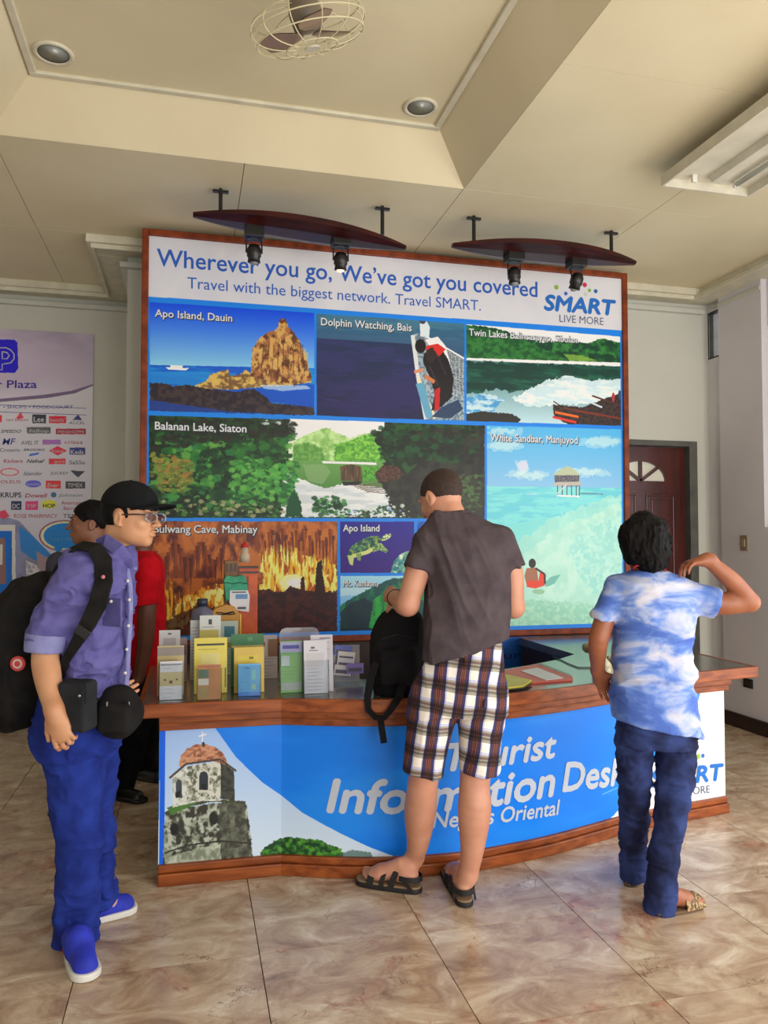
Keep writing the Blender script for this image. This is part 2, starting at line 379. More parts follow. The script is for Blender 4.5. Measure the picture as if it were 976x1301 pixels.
for (x0, y0, x1, y1) in [(hi[0][0], hi[0][1], hi[2][0], hi[0][1] + t), (hi[0][0], hi[2][1] - t, hi[2][0], hi[2][1]), (hi[0][0], hi[0][1] + t, hi[0][0] + t, hi[2][1] - t), (hi[2][0] - t, hi[0][1] + t, hi[2][0], hi[2][1] - t)]:
    mb.box((x0, y0, KZ - 0.016), (x1, y1, KZ + 0.002))
tr = structure(part('trim_1', mb, MATS['cream_trim'], bevel=0.005))

# ---------------------------------------------------------------- walls
WT = CZ + 0.2
structure(part('wall_left', MB().box((X0 - 0.12, Y0, 0), (X0, Y1, WT)), MATS['wall_white']))
structure(part('wall_back_left', MB().box((X0, 6.75, 0), (-0.45, 6.9, WT)), MATS['wall_white']))
DX0, DX1, DZ = 3.12, 4.125, 2.30
wb = MB().box((-0.45, 5.65, 0), (DX0, 6.9, WT)).box((DX1, 5.65, 0), (4.25, 5.8, WT)).box((DX0, 5.65, DZ), (DX1, 5.8, WT))
structure(part('wall_back', wb, MATS['wall_white']))
# right wall with a small high window and a wide window, and a low pier
WX = 4.25
wr = MB()
wr.box((WX, 5.642, 0), (WX + .15, 5.8, WT)).box((WX, 4.95, 0), (WX + .15, 5.46, WT)).box((WX, 5.46, 0), (WX + .15, 5.642, 3.0)).box((WX, 5.46, 3.40), (WX + .15, 5.642, WT))
wr.box((WX, 3.3, 0), (WX + .15, 4.95, 1.57)).box((WX, 3.3, 3.1), (WX + .15, 4.95, WT)).box((WX, 3.1, 0), (WX + .15, 3.3, WT))
structure(part('wall_right', wr, MATS['wall_cool']))
structure(part('wall_right_pier', MB().box((4.2, 4.95, 0), (4.25, 5.44, 3.47)).box((4.2, 3.1, 0), (4.25, 4.95, 1.57)), MATS['wall_cool']))
structure(part('wall_right_header', MB().box((WX, Y0, 2.9), (WX + .15, 3.1, WT)), MATS['wall_cool']))
structure(part('wall_front_header', MB().box((X0, Y0 - .15, 2.9), (WX + .15, Y0, WT)), MATS['wall_white']))
structure(part('baseboard_right', MB().box((4.175, 3.1, 0), (4.2, 5.44, 0.11)).box((4.225, 5.44, 0), (4.25, 5.65, 0.11)), MATS['dark_base'], bevel=0.004))
structure(part('baseboard_back', MB().box((-0.45, 5.63, 0), (DX0 - .01, 5.65, 0.11)).box((DX1 + .01, 5.63, 0), (4.25, 5.65, 0.11)), MATS['dark_base'], bevel=0.004))
structure(part('baseboard_left', MB().box((X0, 6.73, 0), (-0.45, 6.75, 0.11)), MATS['dark_base'], bevel=0.004))
# windows
def window(name, y0, y1, z0, z1, nm, t=0.028, dx=0.03):
    f = MB(); x0, x1 = WX + dx, WX + dx + .05
    f.box((x0, y0, z0), (x1, y1, z0 + t)).box((x0, y0, z1 - t), (x1, y1, z1)).box((x0, y0, z0 + t), (x1, y0 + t, z1 - t)).box((x0, y1 - t, z0 + t), (x1, y1, z1 - t))
    for k in range(nm):
        y = y0 + (y1 - y0) * (k + 1) / (nm + 1); f.box((x0, y - .012, z0 + t), (x1, y + .012, z1 - t))
    o = structure(part(name, f, MATS['window_dark'], bevel=0.002))
    for k in range(nm + 1):
        a = y0 + (y1 - y0) * k / (nm + 1) + t; b = y0 + (y1 - y0) * (k + 1) / (nm + 1) - t
        part('pane', MB().box((x0 + .004, a, z0 + t), (x0 + .009, b, z1 - t)), MATS['window_glass'], o)
window('window_1', 5.462, 5.640, 3.002, 3.398, 0, .012, .0)
window('window_2', 3.302, 4.948, 1.572, 3.098, 2)
# cornice: flat soffit with stepped lip, around the back wall, its left return and the left recess
def cornice(name, segs):
    mb = MB()
    for (x0, y0, x1, y1) in segs: mb.box((x0, y0, CZ - 0.055), (x1, y1, CZ + 0.001))
    return structure(part(name, mb, MATS['cream_trim'], bevel=0.006))
cornice('trim_2', [(-0.70, 5.40, 4.0, 5.65), (4.0, 3.1, 4.25, 5.65), (-0.70, 5.65, -0.45, 6.5), (-3.47, 6.5, -0.45, 6.75)])
mb = MB()
for (x0, y0, x1, y1) in [(-0.672, 5.43, 3.97, 5.45), (3.97, 3.1, 3.99, 5.45), (-0.672, 5.45, -0.652, 6.53), (-3.47, 6.53, -0.652, 6.55)]:
    mb.box((x0, y0, CZ - 0.085), (x1, y1, CZ - 0.05))
structure(part('trim_3', mb, MATS['cream_trim'], bevel=0.005))
mb = MB().box((-0.50, 5.60, 3.38), (4.2, 5.65, 3.42)).box((-0.50, 5.65, 3.38), (-0.45, 6.70, 3.42)).box((-3.47, 6.70, 3.38), (-0.50, 6.75, 3.42)).box((4.188, 4.95, 3.38), (4.1995, 5.44, 3.42)).box((4.235, 5.4405, 3.42), (4.2495, 5.60, 3.45))
structure(part('trim_4', mb, MATS['wall_white'], bevel=0.006))

# ---------------------------------------------------------------- door with fanlight
dr = structure(part('door_1', MB().box((DX0, 5.63, 0), (DX0 + .075, 5.78, DZ)).box((DX1 - .075, 5.63, 0), (DX1, 5.78, DZ)).box((DX0 + .075, 5.63, DZ - .045), (DX1 - .075, 5.78, DZ)), MATS['door_frame'], bevel=0.004))
dx0, dx1, dt = DX0 + .079, DX1 - .079, DZ - .05; dcx = 3.63; fr, fh, fz = 0.235, 0.165, 1.965
def fan_arc(r, h, n=16, c=dcx, z=fz): return [(c + r * math.cos(math.pi * k / n), z + h * math.sin(math.pi * k / n)) for k in range(n + 1)]
leaf = MB(); arc = fan_arc(fr, fh)
leaf.box((dx0, 5.70, 0.01), (dx1, 5.745, fz))
# leaf above the fan base: two side strips and a top cap made of quads following the arc
out = []
for x, z in arc: out.append((x, dt))
for k in range(len(arc) - 1):
    (xa, za), (xb, zb) = arc[k], arc[k + 1]
    leaf.add([(xa, 5.70, za), (xb, 5.70, zb), (xb, 5.70, dt), (xa, 5.70, dt), (xa, 5.745, za), (xb, 5.745, zb), (xb, 5.745, dt), (xa, 5.745, dt)], [(0, 1, 2, 3), (7, 6, 5, 4), (0, 4, 5, 1)])
leaf.box((dx0, 5.70, fz), (dcx - fr, 5.745, dt)).box((dcx + fr, 5.70, fz), (dx1, 5.745, dt))
lf = part('leaf', leaf, MATS['door_red'], dr)
gl = part('fan_glass', MB().prism(fan_arc(fr, fh), 5.72, 5.73, 'y'), MATS['glass_frost'], lf)
for a in (45, 90, 135):
    c, s_ = math.cos(math.radians(a)), math.sin(math.radians(a)); n = np.array([-s_, c]) * .012
    p = [np.array([dcx, fz]) + n, np.array([dcx, fz]) - n, np.array([dcx + fr * c, fz + fh * s_]) - n, np.array([dcx + fr * c, fz + fh * s_]) + n]
    part('glazing_bar', MB().prism([tuple(q) for q in p], 5.694, 5.742, 'y'), MATS['door_red'], lf)
for xa, xb in ((dx0 + .10, dcx - .045), (dcx + .045, dx1 - .10)):
    for za, zb in ((1.15, 1.86), (0.25, 1.0)):
        r = MB().box((xa, 5.69, za), (xb, 5.70, za + .02)).box((xa, 5.69, zb - .02), (xb, 5.70, zb)).box((xa, 5.69, za + .02), (xa + .02, 5.70, zb - .02)).box((xb - .02, 5.69, za + .02), (xb, 5.70, zb - .02))
        r.box((xa + .05, 5.69, za + .05), (xb - .05, 5.70, zb - .05)); part('door_panel', r, MATS['door_red'], lf, bevel=0.004)
part('knob', MB().ball((dx0 + .06, 5.66, 1.02), .028).tube([(dx0 + .06, 5.70, 1.02), (dx0 + .06, 5.66, 1.02)], .012), MATS['steel'], lf, smooth=True)

# ---------------------------------------------------------------- wall switch, socket
sw = tag(part('light_switch', MB().box((4.19, 5.13, 1.39), (4.2, 5.21, 1.51)), mat('switch_beige', (150, 132, 104), 0.4), bevel=0.003), 'beige light switch plate on the right white wall', 'switch')
part('rocker', MB().box((4.183, 5.152, 1.42), (4.19, 5.188, 1.48)), mat('switch_in', (176, 160, 132), 0.4), sw, bevel=0.002)
so = tag(part('wall_socket', MB().box((4.188, 5.10, 0.33), (4.2, 5.20, 0.40)), MATS['black_plastic'], bevel=0.003), 'small dark wall socket low on the right wall', 'socket')
part('socket_face', MB().box((4.183, 5.115, 0.345), (4.188, 5.15, 0.385)).box((4.183, 5.155, 0.345), (4.188, 5.19, 0.385)), mat('socket_in', (60, 50, 44), 0.4), so)

# ---------------------------------------------------------------- recessed downlights in the coffer
def downlight(c, label):
    t = emptything('downlight', label, 'ceiling light', (c[0], c[1], KZ), 'recessed downlights in the coffer')
    prof = [(0.072, 0.0), (0.092, 0.0), (0.09, -0.008), (0.078, -0.012), (0.070, -0.006)]
    mb = MB(); mb.lathe((c[0], c[1], KZ), prof, 28, closed=False); part('ring', mb, MATS['cream_trim'], t, smooth=True)
    mb = MB(); mb.lathe((c[0], c[1], KZ - .005), [(0.07, 0), (0.062, 0.0035), (0.01, 0.004)], 28); part('lens', mb, MATS.get('lens') or mat('lens', (170, 172, 166), 0.3, metal=0.2), t, smooth=True)
    return t
downlight((-0.637, 3.76), 'recessed round downlight nearest the left corner of the coffer')
downlight((1.14, 3.775), 'recessed round downlight near the right corner of the coffer')

# ---------------------------------------------------------------- caged orbit fan
fc = np.array([0.42, 2.885, 3.45]); T = roty(-0.28) @ rotx(0.25)
fan = emptything('ceiling_fan', 'cream wire-caged oscillating fan hanging from the coffer', 'fan', (fc[0], fc[1], KZ))
part('stem', MB().tube([(fc[0], fc[1], KZ), (fc[0], fc[1], fc[2] + .12)], .014).lathe((fc[0], fc[1], KZ - .05), [(0.02, 0), (0.06, 0.045), (0.06, 0.05)], 20), MATS['off_white'], fan, smooth=True)
part('motor', MB().lathe(fc, [(0.02, -.02), (0.055, -.01), (0.065, 0.05), (0.05, 0.11), (0.02, 0.14)], 24, T), mat('fan_motor', (120, 108, 92), 0.4), fan, smooth=True)
wm = mat('wire_cream', (222, 212, 172), 0.4)
R_, H_ = 0.225, 0.075
for k in range(12):
    a = 2 * math.pi * k / 12; pth = []
    for i in range(17):
        b = -math.pi / 2 + math.pi * i / 16; r = R_ * max(math.cos(b), 0.12) ** 0.6; pth.append(fc + T @ np.array([r * math.cos(a), r * math.sin(a), H_ * math.sin(b)]))
    part('cage_wire', MB().tube(pth, .0022, 5), wm, fan, smooth=True)
for r, z in ((R_, 0), (R_ * .93, -.04), (R_ * .45, -.072), (R_ * .93, .04)):
    part('cage_ring', MB().tube([fc + T @ np.array([r * math.cos(q * math.pi / 18), r * math.sin(q * math.pi / 18), z]) for q in range(37)], .0028, 6), wm, fan, smooth=True)
part('badge', MB().lathe(fc, [(0.03, -.078), (0.03, -.072)], 20, T), MATS['off_white'], fan)
for k in range(3):
    a = 2 * math.pi * k / 3 + .35; c, s_ = math.cos(a), math.sin(a); vs = []
    for r, wd, tz in ((.03, .03, 0), (.09, .07, .01), (.15, .085, .014), (.195, .05, .01)):
        vs += [fc + T @ np.array([r * c - wd * s_, r * s_ + wd * c, -.02 + tz]), fc + T @ np.array([r * c + wd * s_ * .6, r * s_ - wd * c * .6, -.02 - tz])]
    n = len(vs); vs2 = [v + T @ np.array([0, 0, .003]) for v in vs]
    fs = []
    for i in range(0, n - 2, 2): fs += [(i, i + 1, i + 3, i + 2), (n + i + 2, n + i + 3, n + i + 1, n + i)]
    part('fan_blade', MB().add(vs + vs2, fs), mat('blade', (150, 122, 100), 0.3) if k == 0 else MATS['blade'], fan)

# ---------------------------------------------------------------- fluorescent fixture
L0, L1, LY0, LY1, LZ = 2.45, 3.0, 2.35, 3.62, 3.385
ft = emptything('fluorescent_light', 'cream open fluorescent fixture hanging under the ceiling at right', 'ceiling light', ((L0 + L1) / 2, (LY0 + LY1) / 2, LZ + .07))
mb = MB().box((L0 + .012, LY0 + .012, LZ + .045), (L1 - .012, LY1 - .012, LZ + .057)); part('tray', mb, MATS['off_white'], ft)
for a, b in (((L0, LY0, LZ), (L0 + .012, LY1, LZ + .06)), ((L1 - .012, LY0, LZ), (L1, LY1, LZ + .06)), ((L0 + .012, LY1 - .012, LZ), (L1 - .012, LY1, LZ + .06)), ((L0 + .012, LY0, LZ), (L1 - .012, LY0 + .012, LZ + .06))):
    part('rim', MB().box(a, b), MATS['off_white'], ft)
for xc in (2.725,):
    part('batten', MB().prism([(xc - .045, LZ + .045), (xc + .045, LZ + .045), (xc + .03, LZ + .008), (xc - .03, LZ + .008)], LY0 + .05, LY1 - .09, 'y'), MATS['off_white'], ft, bevel=0.003)
for xc in (2.60, 2.86):
    for yy in (LY1 - .085, LY0 + .05): part('lamp_holder', MB().box((xc - .014, yy, LZ + .005), (xc + .014, yy + .018, LZ + .045)), MATS['tube_white'], ft, bevel=0.002)
part('lamp_tube', MB().tube([(2.86, LY0 + .06, LZ + .02), (2.86, LY1 - .085, LZ + .02)], .014, 14), MATS['tube_white'], ft, smooth=True)
for hx_ in (2.55, 2.9):
    for hy_ in (2.7, 3.4): part('hanger', MB().tube([(hx_, hy_, LZ + .057), (hx_, hy_, CZ)], .006), MATS['black_metal'], ft)

# ---------------------------------------------------------------- wooden spotlight canopies in front of the billboard
def canopy(x0, x1, zc, hx, spots, label, group, tilt_=0.0):
    Yc = 4.52; cx_ = (x0 + x1) / 2; half = (x1 - x0) / 2
    t = emptything('spotlight_canopy', label, 'light fixture', (cx_, Yc, CZ), group)
    mb = MB(); vs = []; fs = []; n = 24; ns = 8
    for i in range(n + 1):
        u = -1 + 2 * i / n; e = max(0.0, 1 - abs(u) ** 2.2); wdt = 0.025 + 0.14 * e; th = 0.014 + 0.030 * e; x = cx_ + u * half; up = 0.016 * (1 - u * u)
        for k in range(ns):
            a = 2 * math.pi * k / ns + math.pi / ns; vs.append((x, Yc + wdt * math.cos(a) * 1.05, zc + up - tilt_ * u / 2 + th * math.sin(a)))
    for i in range(n):
        for k in range(ns): fs.append((i * ns + k, i * ns + (k + 1) % ns, (i + 1) * ns + (k + 1) % ns, (i + 1) * ns + k))
    fs += [tuple(range(ns))[::-1], tuple(range(n * ns, (n + 1) * ns))]
    part('board', MB().add(vs, fs), MATS['canopy_wood'], t)
    for x in hx:
        part('hanger_rod', MB().tube([(x, Yc, zc + .03), (x, Yc, CZ - .01)], .012, 10).box((x - .045, Yc - .012, CZ - .025), (x + .045, Yc + .012, CZ - .012)).box((x - .008, Yc - .008, CZ - .03), (x + .008, Yc + .008, CZ)), MATS['black_metal'], t)
    for j, (x, yaw, tilt, lit) in enumerate(spots):
        zb = zc - .015
        part('mounting_box', MB().box((x - .055, Yc - .05, zb - .055), (x + .055, Yc + .05, zb + .02)), MATS['black_plastic'], t, bevel=0.004)
        c = np.array([x, Yc, zb - .14]); M = rotz(yaw) @ rotx(tilt)
        s = part('spot_head', MB().lathe(c, [(0.026, -.055), (0.038, -.055), (0.034, -.03), (0.042, -.02), (0.042, 0.02), (0.03, 0.045), (0.01, 0.052)], 20, M), MATS['black_metal'], t, smooth=True)
        part('yoke', MB().tube([c + M @ np.array([-.045, 0, 0]), (x - .045, Yc, zb - .065), (x - .02, Yc, zb - .055), (x + .02, Yc, zb - .055), (x + .045, Yc, zb - .065), c + M @ np.array([.045, 0, 0])], .005, 8), MATS['black_metal'], s)
        part('bulb', MB().ball(c + M @ np.array([0, 0, -.056]), (.024, .024, .012)), mat('bulb', (240, 220, 190), 0.1, emit=((255, 220, 180), 1.2)) if lit else mat('bulb_off', (150, 150, 150), 0.1), s, smooth=True)
    return t
cg = 'wooden spotlight canopies over the billboard'
def fx(px, py=300): return at(px, py, Y=4.52)[0]
canopy(fx(245), fx(515), 3.312, (0.15, 1.12), [(fx(323), 0, .1, 0), (fx(433), 0, .15, 1)], 'long dark red wooden spotlight canopy over the left half of the billboard', cg, .075)
canopy(fx(575), fx(806), 3.318, (1.715, 2.68), [(fx(653), 0.2, -.1, 0), (fx(732), 0.5, .35, 0)], 'long dark red wooden spotlight canopy over the right half of the billboard', cg)
# ---------------------------------------------------------------- the billboard
BY = 5.15
def toB(u, v): p = at(u, v, Y=BY); return p[0], p[2]
bx0, bz1 = -0.322, 3.485; bx1 = 3.176; bz0 = 0.79
fwid = 0.042
board = emptything('billboard', 'tall blue and white tourism billboard in a reddish wooden frame', 'billboard', ((bx0 + bx1) / 2, BY, bz0))
part('backing', MB().box((bx0 + .01, BY + .004, bz0 + .01), (bx1 - .01, BY + .05, bz1 - .01)), MATS['wood_frame'], board)
for a, b in (((bx0, BY - .02, bz0), (bx0 + fwid, BY + .05, bz1)), ((bx1 - fwid, BY - .02, bz0), (bx1, BY + .05, bz1)), ((bx0 + fwid, BY - .02, bz1 - fwid), (bx1 - fwid, BY + .05, bz1)), ((bx0 + fwid, BY - .02, bz0), (bx1 - fwid, BY + .05, bz0 + fwid))):
    part('frame', MB().box(a, b), MATS['wood_frame'], board, bevel=0.006)
px0, px1, pz0, pz1 = bx0 + fwid, bx1 - fwid, bz0 + fwid, bz1 - fwid
C = Canvas(px0, px1, pz0, pz1, 400, toB)
BLUE = (20, 118, 214)
def zx(x, y): return (x, y)
C.poly([(150, 250), (830, 250), (830, 900), (150, 900)], BLUE)
C.poly([(150, 250), (830, 300), (830, 423.0), (189, 377), (150, 374)], (196, 196, 202), col2=(190, 191, 200), ns=(.01, .01))
# --- Apo Island, Dauin
P = [(190, 384), (399, 398), (399, 528), (190, 522)]
C.poly(P, (30, 90, 200), grad=((10, 62, 205), (120, 184, 232)))
C.poly([(190, 384), (399, 398), (399, 470), (190, 466)], (0, 0, 0), grad=((8, 66, 208), (126, 188, 226)))
C.poly([(190, 464), (399, 468), (399, 528), (190, 522)], (14, 96, 200), col2=(16, 128, 200), ns=(.01, .06), grad=((8, 82, 190), (18, 70, 170)), thr=(.5, .7))
C.poly([(190, 472), (300, 474), (300, 490), (190, 488)], (30, 140, 205), alpha=.6)
C.poly([(210, 467), (240, 468), (236, 471), (214, 470)], (230, 235, 240)); C.poly([(216, 464), (232, 465), (232, 468), (216, 467)], (215, 222, 228))
C.poly([(190, 487), (205, 487), (220, 491), (238, 489), (262, 494), (300, 498), (320, 494), (336, 503), (344, 512), (399, 518), (399, 528), (190, 522)], (34, 28, 40), col2=(58, 46, 46), ns=(.1, .1), jag=4, seed=3)
C.poly([(190, 508), (240, 516), (300, 524), (399, 528), (190, 522)], (24, 60, 150), jag=3, seed=9, alpha=.8)
C.poly([(246, 491), (262, 484), (268, 476), (280, 472), (290, 470), (292, 478), (304, 476), (312, 470), (318, 474), (390, 480), (397, 486), (370, 490), (330, 492), (290, 496), (262, 494)], (196, 164, 84), col2=(110, 80, 50), ns=(.09, .12), jag=3, seed=5)
C.poly([(330, 489), (388, 490), (395, 494), (360, 497), (335, 494)], (190, 205, 220), jag=2, alpha=.7)
C.poly([(319, 468), (320, 444), (326, 436), (330, 429), (340, 423), (352, 418), (355, 406), (362, 404), (367, 416), (374, 424), (380, 432), (384, 444), (390, 456), (392, 470), (396, 478), (394, 485), (360, 487), (330, 484), (318, 478)], (150, 96, 58), col2=[(92, 52, 34), (192, 150, 84)], ns=(.1, .07), thr=(.45, .58), jag=3.0, seed=6)
for k in range(26):
    x = 325 + (k * 37 % 62); y = 432 + (k * 23 % 50); C.poly([(x, y), (x + 6, y + 2), (x + 5, y + 9), (x + 1, y + 11)], [(186, 132, 70), (80, 44, 30), (206, 168, 98)][k % 3], alpha=.55, jag=2, seed=k)
for k in range(9): C.line([(336 + k * 6, 430 + k % 3 * 4), (331 + k * 7, 478)], 1.0, (50, 30, 26), alpha=.55, jag=2, seed=k)
# --- Dolphin Watching, Bais
C.poly([(402, 399), (590, 411), (590, 536), (402, 528)], (30, 24, 70), grad=((56, 104, 132), (32, 26, 74)))
C.poly([(402, 430), (560, 440), (560, 536), (402, 528)], (40, 34, 84), col2=(26, 30, 62), ns=(.01, .05), alpha=.7)
C.poly([(402, 399), (590, 411), (590, 432), (402, 424)], (62, 112, 134), col2=(40, 84, 116), ns=(.012, .07), alpha=.55)
C.poly([(525, 425), (535, 423), (590, 455), (590, 537), (540, 533), (530, 490)], (150, 165, 175), col2=(90, 110, 125), ns=(.2, .2))
C.poly([(545, 432), (590, 458), (590, 500), (572, 496)], (70, 80, 90), col2=(150, 160, 165), ns=(.5, .5))
for k in range(9): C.line([(548 + k * 5, 434 + k * 3), (556 + k * 4, 500)], .9, (190, 195, 200), alpha=.5); C.line([(545, 440 + k * 7), (590, 458 + k * 7)], .8, (190, 195, 200), alpha=.4)
C.line([(535, 424), (590, 456)], 2, (215, 220, 226)); C.line([(524, 426), (531, 480), (541, 533)], 5, (200, 204, 205)); C.line([(531, 480), (552, 532)], 4, (215, 205, 170)); C.poly([(528, 488), (538, 486), (550, 530), (541, 532)], (90, 150, 180))
C.poly([(533, 412), (541, 407), (546, 416), (545, 428), (534, 428)], (200, 210, 226)); C.ell((537, 408), 4, 4, (60, 60, 80))
C.poly([(540, 432), (556, 428), (566, 440), (572, 462), (568, 470), (552, 450)], (225, 228, 232))
C.poly([(538, 450), (548, 444), (562, 446), (570, 458), (576, 480), (574, 505), (560, 518), (548, 522), (552, 500), (546, 480), (538, 462)], (26, 22, 26), jag=2)
C.poly([(541, 440), (556, 437), (566, 444), (558, 453), (543, 454)], (196, 40, 34)); C.ell((534, 440), 7, 9, (24, 18, 22)); C.line([(538, 470), (526, 473)], 4, (196, 130, 100)); C.line([(540, 478), (552, 486)], 5, (190, 110, 70))
C.poly([(552, 496), (559, 492), (558, 520), (552, 524)], (180, 30, 34)); C.poly([(560, 518), (582, 508), (588, 520), (572, 532), (548, 530)], (40, 60, 90))
for k in range(16): C.line([(404 + k * 7, 404 + (k * 5) % 16), (420 + k * 7, 405 + (k * 5) % 16)], 1.0, (84, 132, 150), alpha=.35, jag=3, seed=k)
for k in range(14): C.line([(404 + (k * 29) % 110, 440 + (k * 17) % 84), (424 + (k * 29) % 110, 441 + (k * 17) % 84)], 1.2, (54, 50, 112), alpha=.4, jag=3, seed=k + 40)
C.poly([(541, 446), (549, 441), (556, 452), (548, 462), (541, 456)], (44, 34, 34), jag=3); C.line([(556, 452), (566, 476)], 3, (60, 40, 60), alpha=.6, jag=2); C.line([(546, 466), (556, 490)], 2.4, (58, 50, 58), alpha=.7, jag=2)
# --- Twin Lakes
C.poly([(592, 412), (789, 428), (789, 543), (592, 537)], (160, 195, 210), grad=((222, 234, 238), (120, 190, 205)))
C.poly([(592, 414), (610, 414), (640, 420), (660, 428), (690, 436), (720, 432), (745, 437), (765, 430), (789, 436), (789, 462), (592, 457)], (24, 84, 44), col2=[(48, 116, 52), (14, 56, 38)], ns=(.06, .08), jag=4, seed=21)
C.poly([(592, 413), (620, 419), (655, 430), (690, 444), (722, 458), (592, 457)], (22, 78, 40), col2=(46, 112, 50), ns=(.08, .1), jag=3, seed=23)
C.poly([(716, 450), (740, 452), (760, 459), (724, 459)], (120, 160, 60), alpha=.8, jag=2)
C.poly([(592, 455), (789, 461), (789, 466), (592, 459)], (226, 232, 232))
C.poly([(592, 458), (789, 466), (789, 543), (592, 537)], (150, 196, 206), grad=((60, 110, 110), (176, 206, 216)))
C.poly([(592, 459), (789, 466), (789, 482), (760, 486), (730, 480), (700, 488), (676, 494), (650, 500), (630, 494), (612, 498), (592, 502)], (18, 66, 56), col2=[(28, 86, 68), (16, 54, 48)], ns=(.02, .12), jag=8, jf=.08, seed=25)
C.poly([(650, 506), (672, 496), (696, 484), (720, 478), (750, 484), (789, 482), (789, 512), (720, 514), (670, 518)], (222, 230, 234), col2=(190, 212, 220), ns=(.03, .1), jag=9, jf=.08, seed=28, alpha=.9)
C.poly([(592, 506), (615, 500), (642, 508), (625, 524), (592, 528)], (50, 134, 196), col2=(190, 214, 228), ns=(.05, .12), jag=9, jf=.1, alpha=.8)
C.poly([(592, 526), (612, 523), (650, 526), (662, 533), (656, 539), (592, 537)], (40, 38, 34), jag=3)
C.poly([(702, 514), (740, 518), (770, 506), (789, 500), (789, 543), (722, 540), (704, 530)], (36, 28, 30), col2=(62, 44, 40), ns=(.2, .2), jag=3, seed=31)
for a, b, wd, k in (((705, 524), (735, 530), 3, (222, 96, 30)), ((702, 530), (732, 537), 3, (200, 50, 36)), ((712, 518), (768, 528), 2.4, (90, 52, 36)), ((742, 508), (765, 518), 2.2, (190, 205, 215)), ((752, 503), (789, 516), 2.2, (70, 40, 36)), ((730, 522), (789, 532), 2.4, (110, 40, 30)), ((703, 510), (716, 519), 1.4, (40, 30, 30))): C.line([a, b], wd, k)
C.ell((779, 505), 2, 6, (160, 50, 50)); C.ell((787, 502), 2, 6, (50, 60, 80))
# --- Balanan Lake
C.poly([(189, 528), (616, 541), (616, 659), (189, 658)], (22, 44, 24), col2=[(14, 30, 18), (34, 74, 32)], ns=(.05, .05), seed=40)
C.poly([(366, 531), (488, 536), (488, 600), (366, 600)], (222, 232, 222), grad=((244, 246, 244), (176, 208, 150)))
C.poly([(372, 562), (390, 552), (408, 545), (416, 544), (432, 552), (446, 557), (462, 551), (490, 549), (490, 588), (372, 588)], (150, 190, 112), col2=[(120, 170, 86), (176, 208, 140)], ns=(.07, .1), jag=4, seed=42)
C.poly([(424, 566), (444, 560), (466, 553), (490, 546), (490, 588), (424, 586)], (96, 166, 54), col2=[(128, 190, 70), (70, 136, 44)], ns=(.12, .14), jag=6, jf=.3, seed=43)
C.poly([(372, 566), (392, 562), (408, 570), (414, 586), (372, 588)], (104, 156, 74), col2=(80, 134, 56), ns=(.15, .15), jag=6, jf=.3, seed=44)
C.poly([(360, 585), (500, 587), (500, 622), (360, 622)], (0, 0, 0), grad=((96, 146, 72), (70, 122, 56)))
C.poly([(360, 600), (400, 616), (412, 621), (440, 614), (470, 618), (520, 626), (520, 657), (356, 657)], (212, 216, 220), col2=(188, 196, 200), ns=(.02, .1), jag=4, seed=45)
C.poly([(384, 590), (412, 590), (420, 600), (410, 616), (392, 612)], (130, 160, 110), jag=4, alpha=.6); C.poly([(408, 586), (478, 588), (478, 591), (410, 589)], (225, 230, 225), jag=1)
C.poly([(432, 593), (445, 590), (459, 593), (460, 612), (433, 611)], (66, 48, 34), col2=(96, 74, 52), ns=(.3, .05)); C.poly([(434, 612), (460, 612), (456, 617), (436, 617)], (30, 34, 30)); C.poly([(460, 592), (482, 594), (484, 611), (460, 611)], (84, 160, 50), col2=(60, 120, 40), ns=(.2, .2), jag=2)
for k in range(6): C.line([(446 + k * 4, 617 + k * 1.6), (500, 613 + k * 3)], 1.1, (104, 86, 70), jag=1.5)
C.poly([(476, 602), (490, 588), (504, 592), (522, 612), (480, 614)], (84, 54, 40), col2=(56, 36, 30), ns=(.2, .2), jag=2)
C.poly([(484, 614), (506, 608), (530, 590), (500, 575), (512, 555), (540, 545), (616, 545), (616, 658), (500, 657), (494, 636)], (36, 33, 31), col2=[(28, 28, 26), (44, 46, 36)], ns=(.05, .05), jag=12, jf=.12, seed=46)
C.blobs([(189, 548), (372, 550), (378, 645), (189, 652)], 520, 7, [(28, 96, 36), (60, 130, 50), (88, 150, 60), (18, 50, 26), (20, 60, 30), (40, 112, 60), (14, 36, 20)], 4)
C.blobs([(300, 545), (380, 548), (376, 600), (300, 600)], 120, 6, [(24, 60, 28), (40, 100, 40), (20, 44, 24)], 41)
C.blobs([(192, 530), (378, 534), (385, 556), (192, 572)], 260, 6, [(26, 30, 24), (38, 34, 30), (20, 44, 26), (30, 56, 30)], 5)
C.blobs([(320, 531), (372, 533), (372, 541), (320, 540)], 40, 3, [(190, 200, 200), (60, 70, 60), (30, 40, 30)], 55)
C.blobs([(189, 575), (250, 580), (246, 625), (189, 625)], 200, 4, [(140, 136, 52), (120, 122, 46), (96, 96, 40), (150, 110, 50), (90, 130, 50)], 6)
C.blobs([(290, 575), (372, 580), (372, 645), (290, 645)], 260, 4.5, [(70, 150, 60), (96, 166, 70), (44, 110, 44), (24, 70, 30)], 8)
C.blobs([(355, 585), (384, 590), (376, 640), (355, 640)], 70, 4, [(60, 140, 56), (30, 90, 40)], 83)
C.blobs([(189, 632), (370, 640), (370, 657), (189, 657)], 160, 3.5, [(30, 50, 26), (70, 120, 46), (18, 26, 18), (150, 150, 110)], 9)
C.blobs([(474, 540), (616, 545), (616, 590), (520, 585), (480, 590)], 330, 6, [(14, 32, 18), (20, 52, 28), (24, 72, 36), (30, 28, 24), (16, 24, 18)], 10)
C.blobs([(472, 541), (500, 542), (502, 590), (486, 594)], 120, 4.5, [(14, 32, 18), (20, 52, 28), (24, 72, 36), (16, 24, 18)], 33)
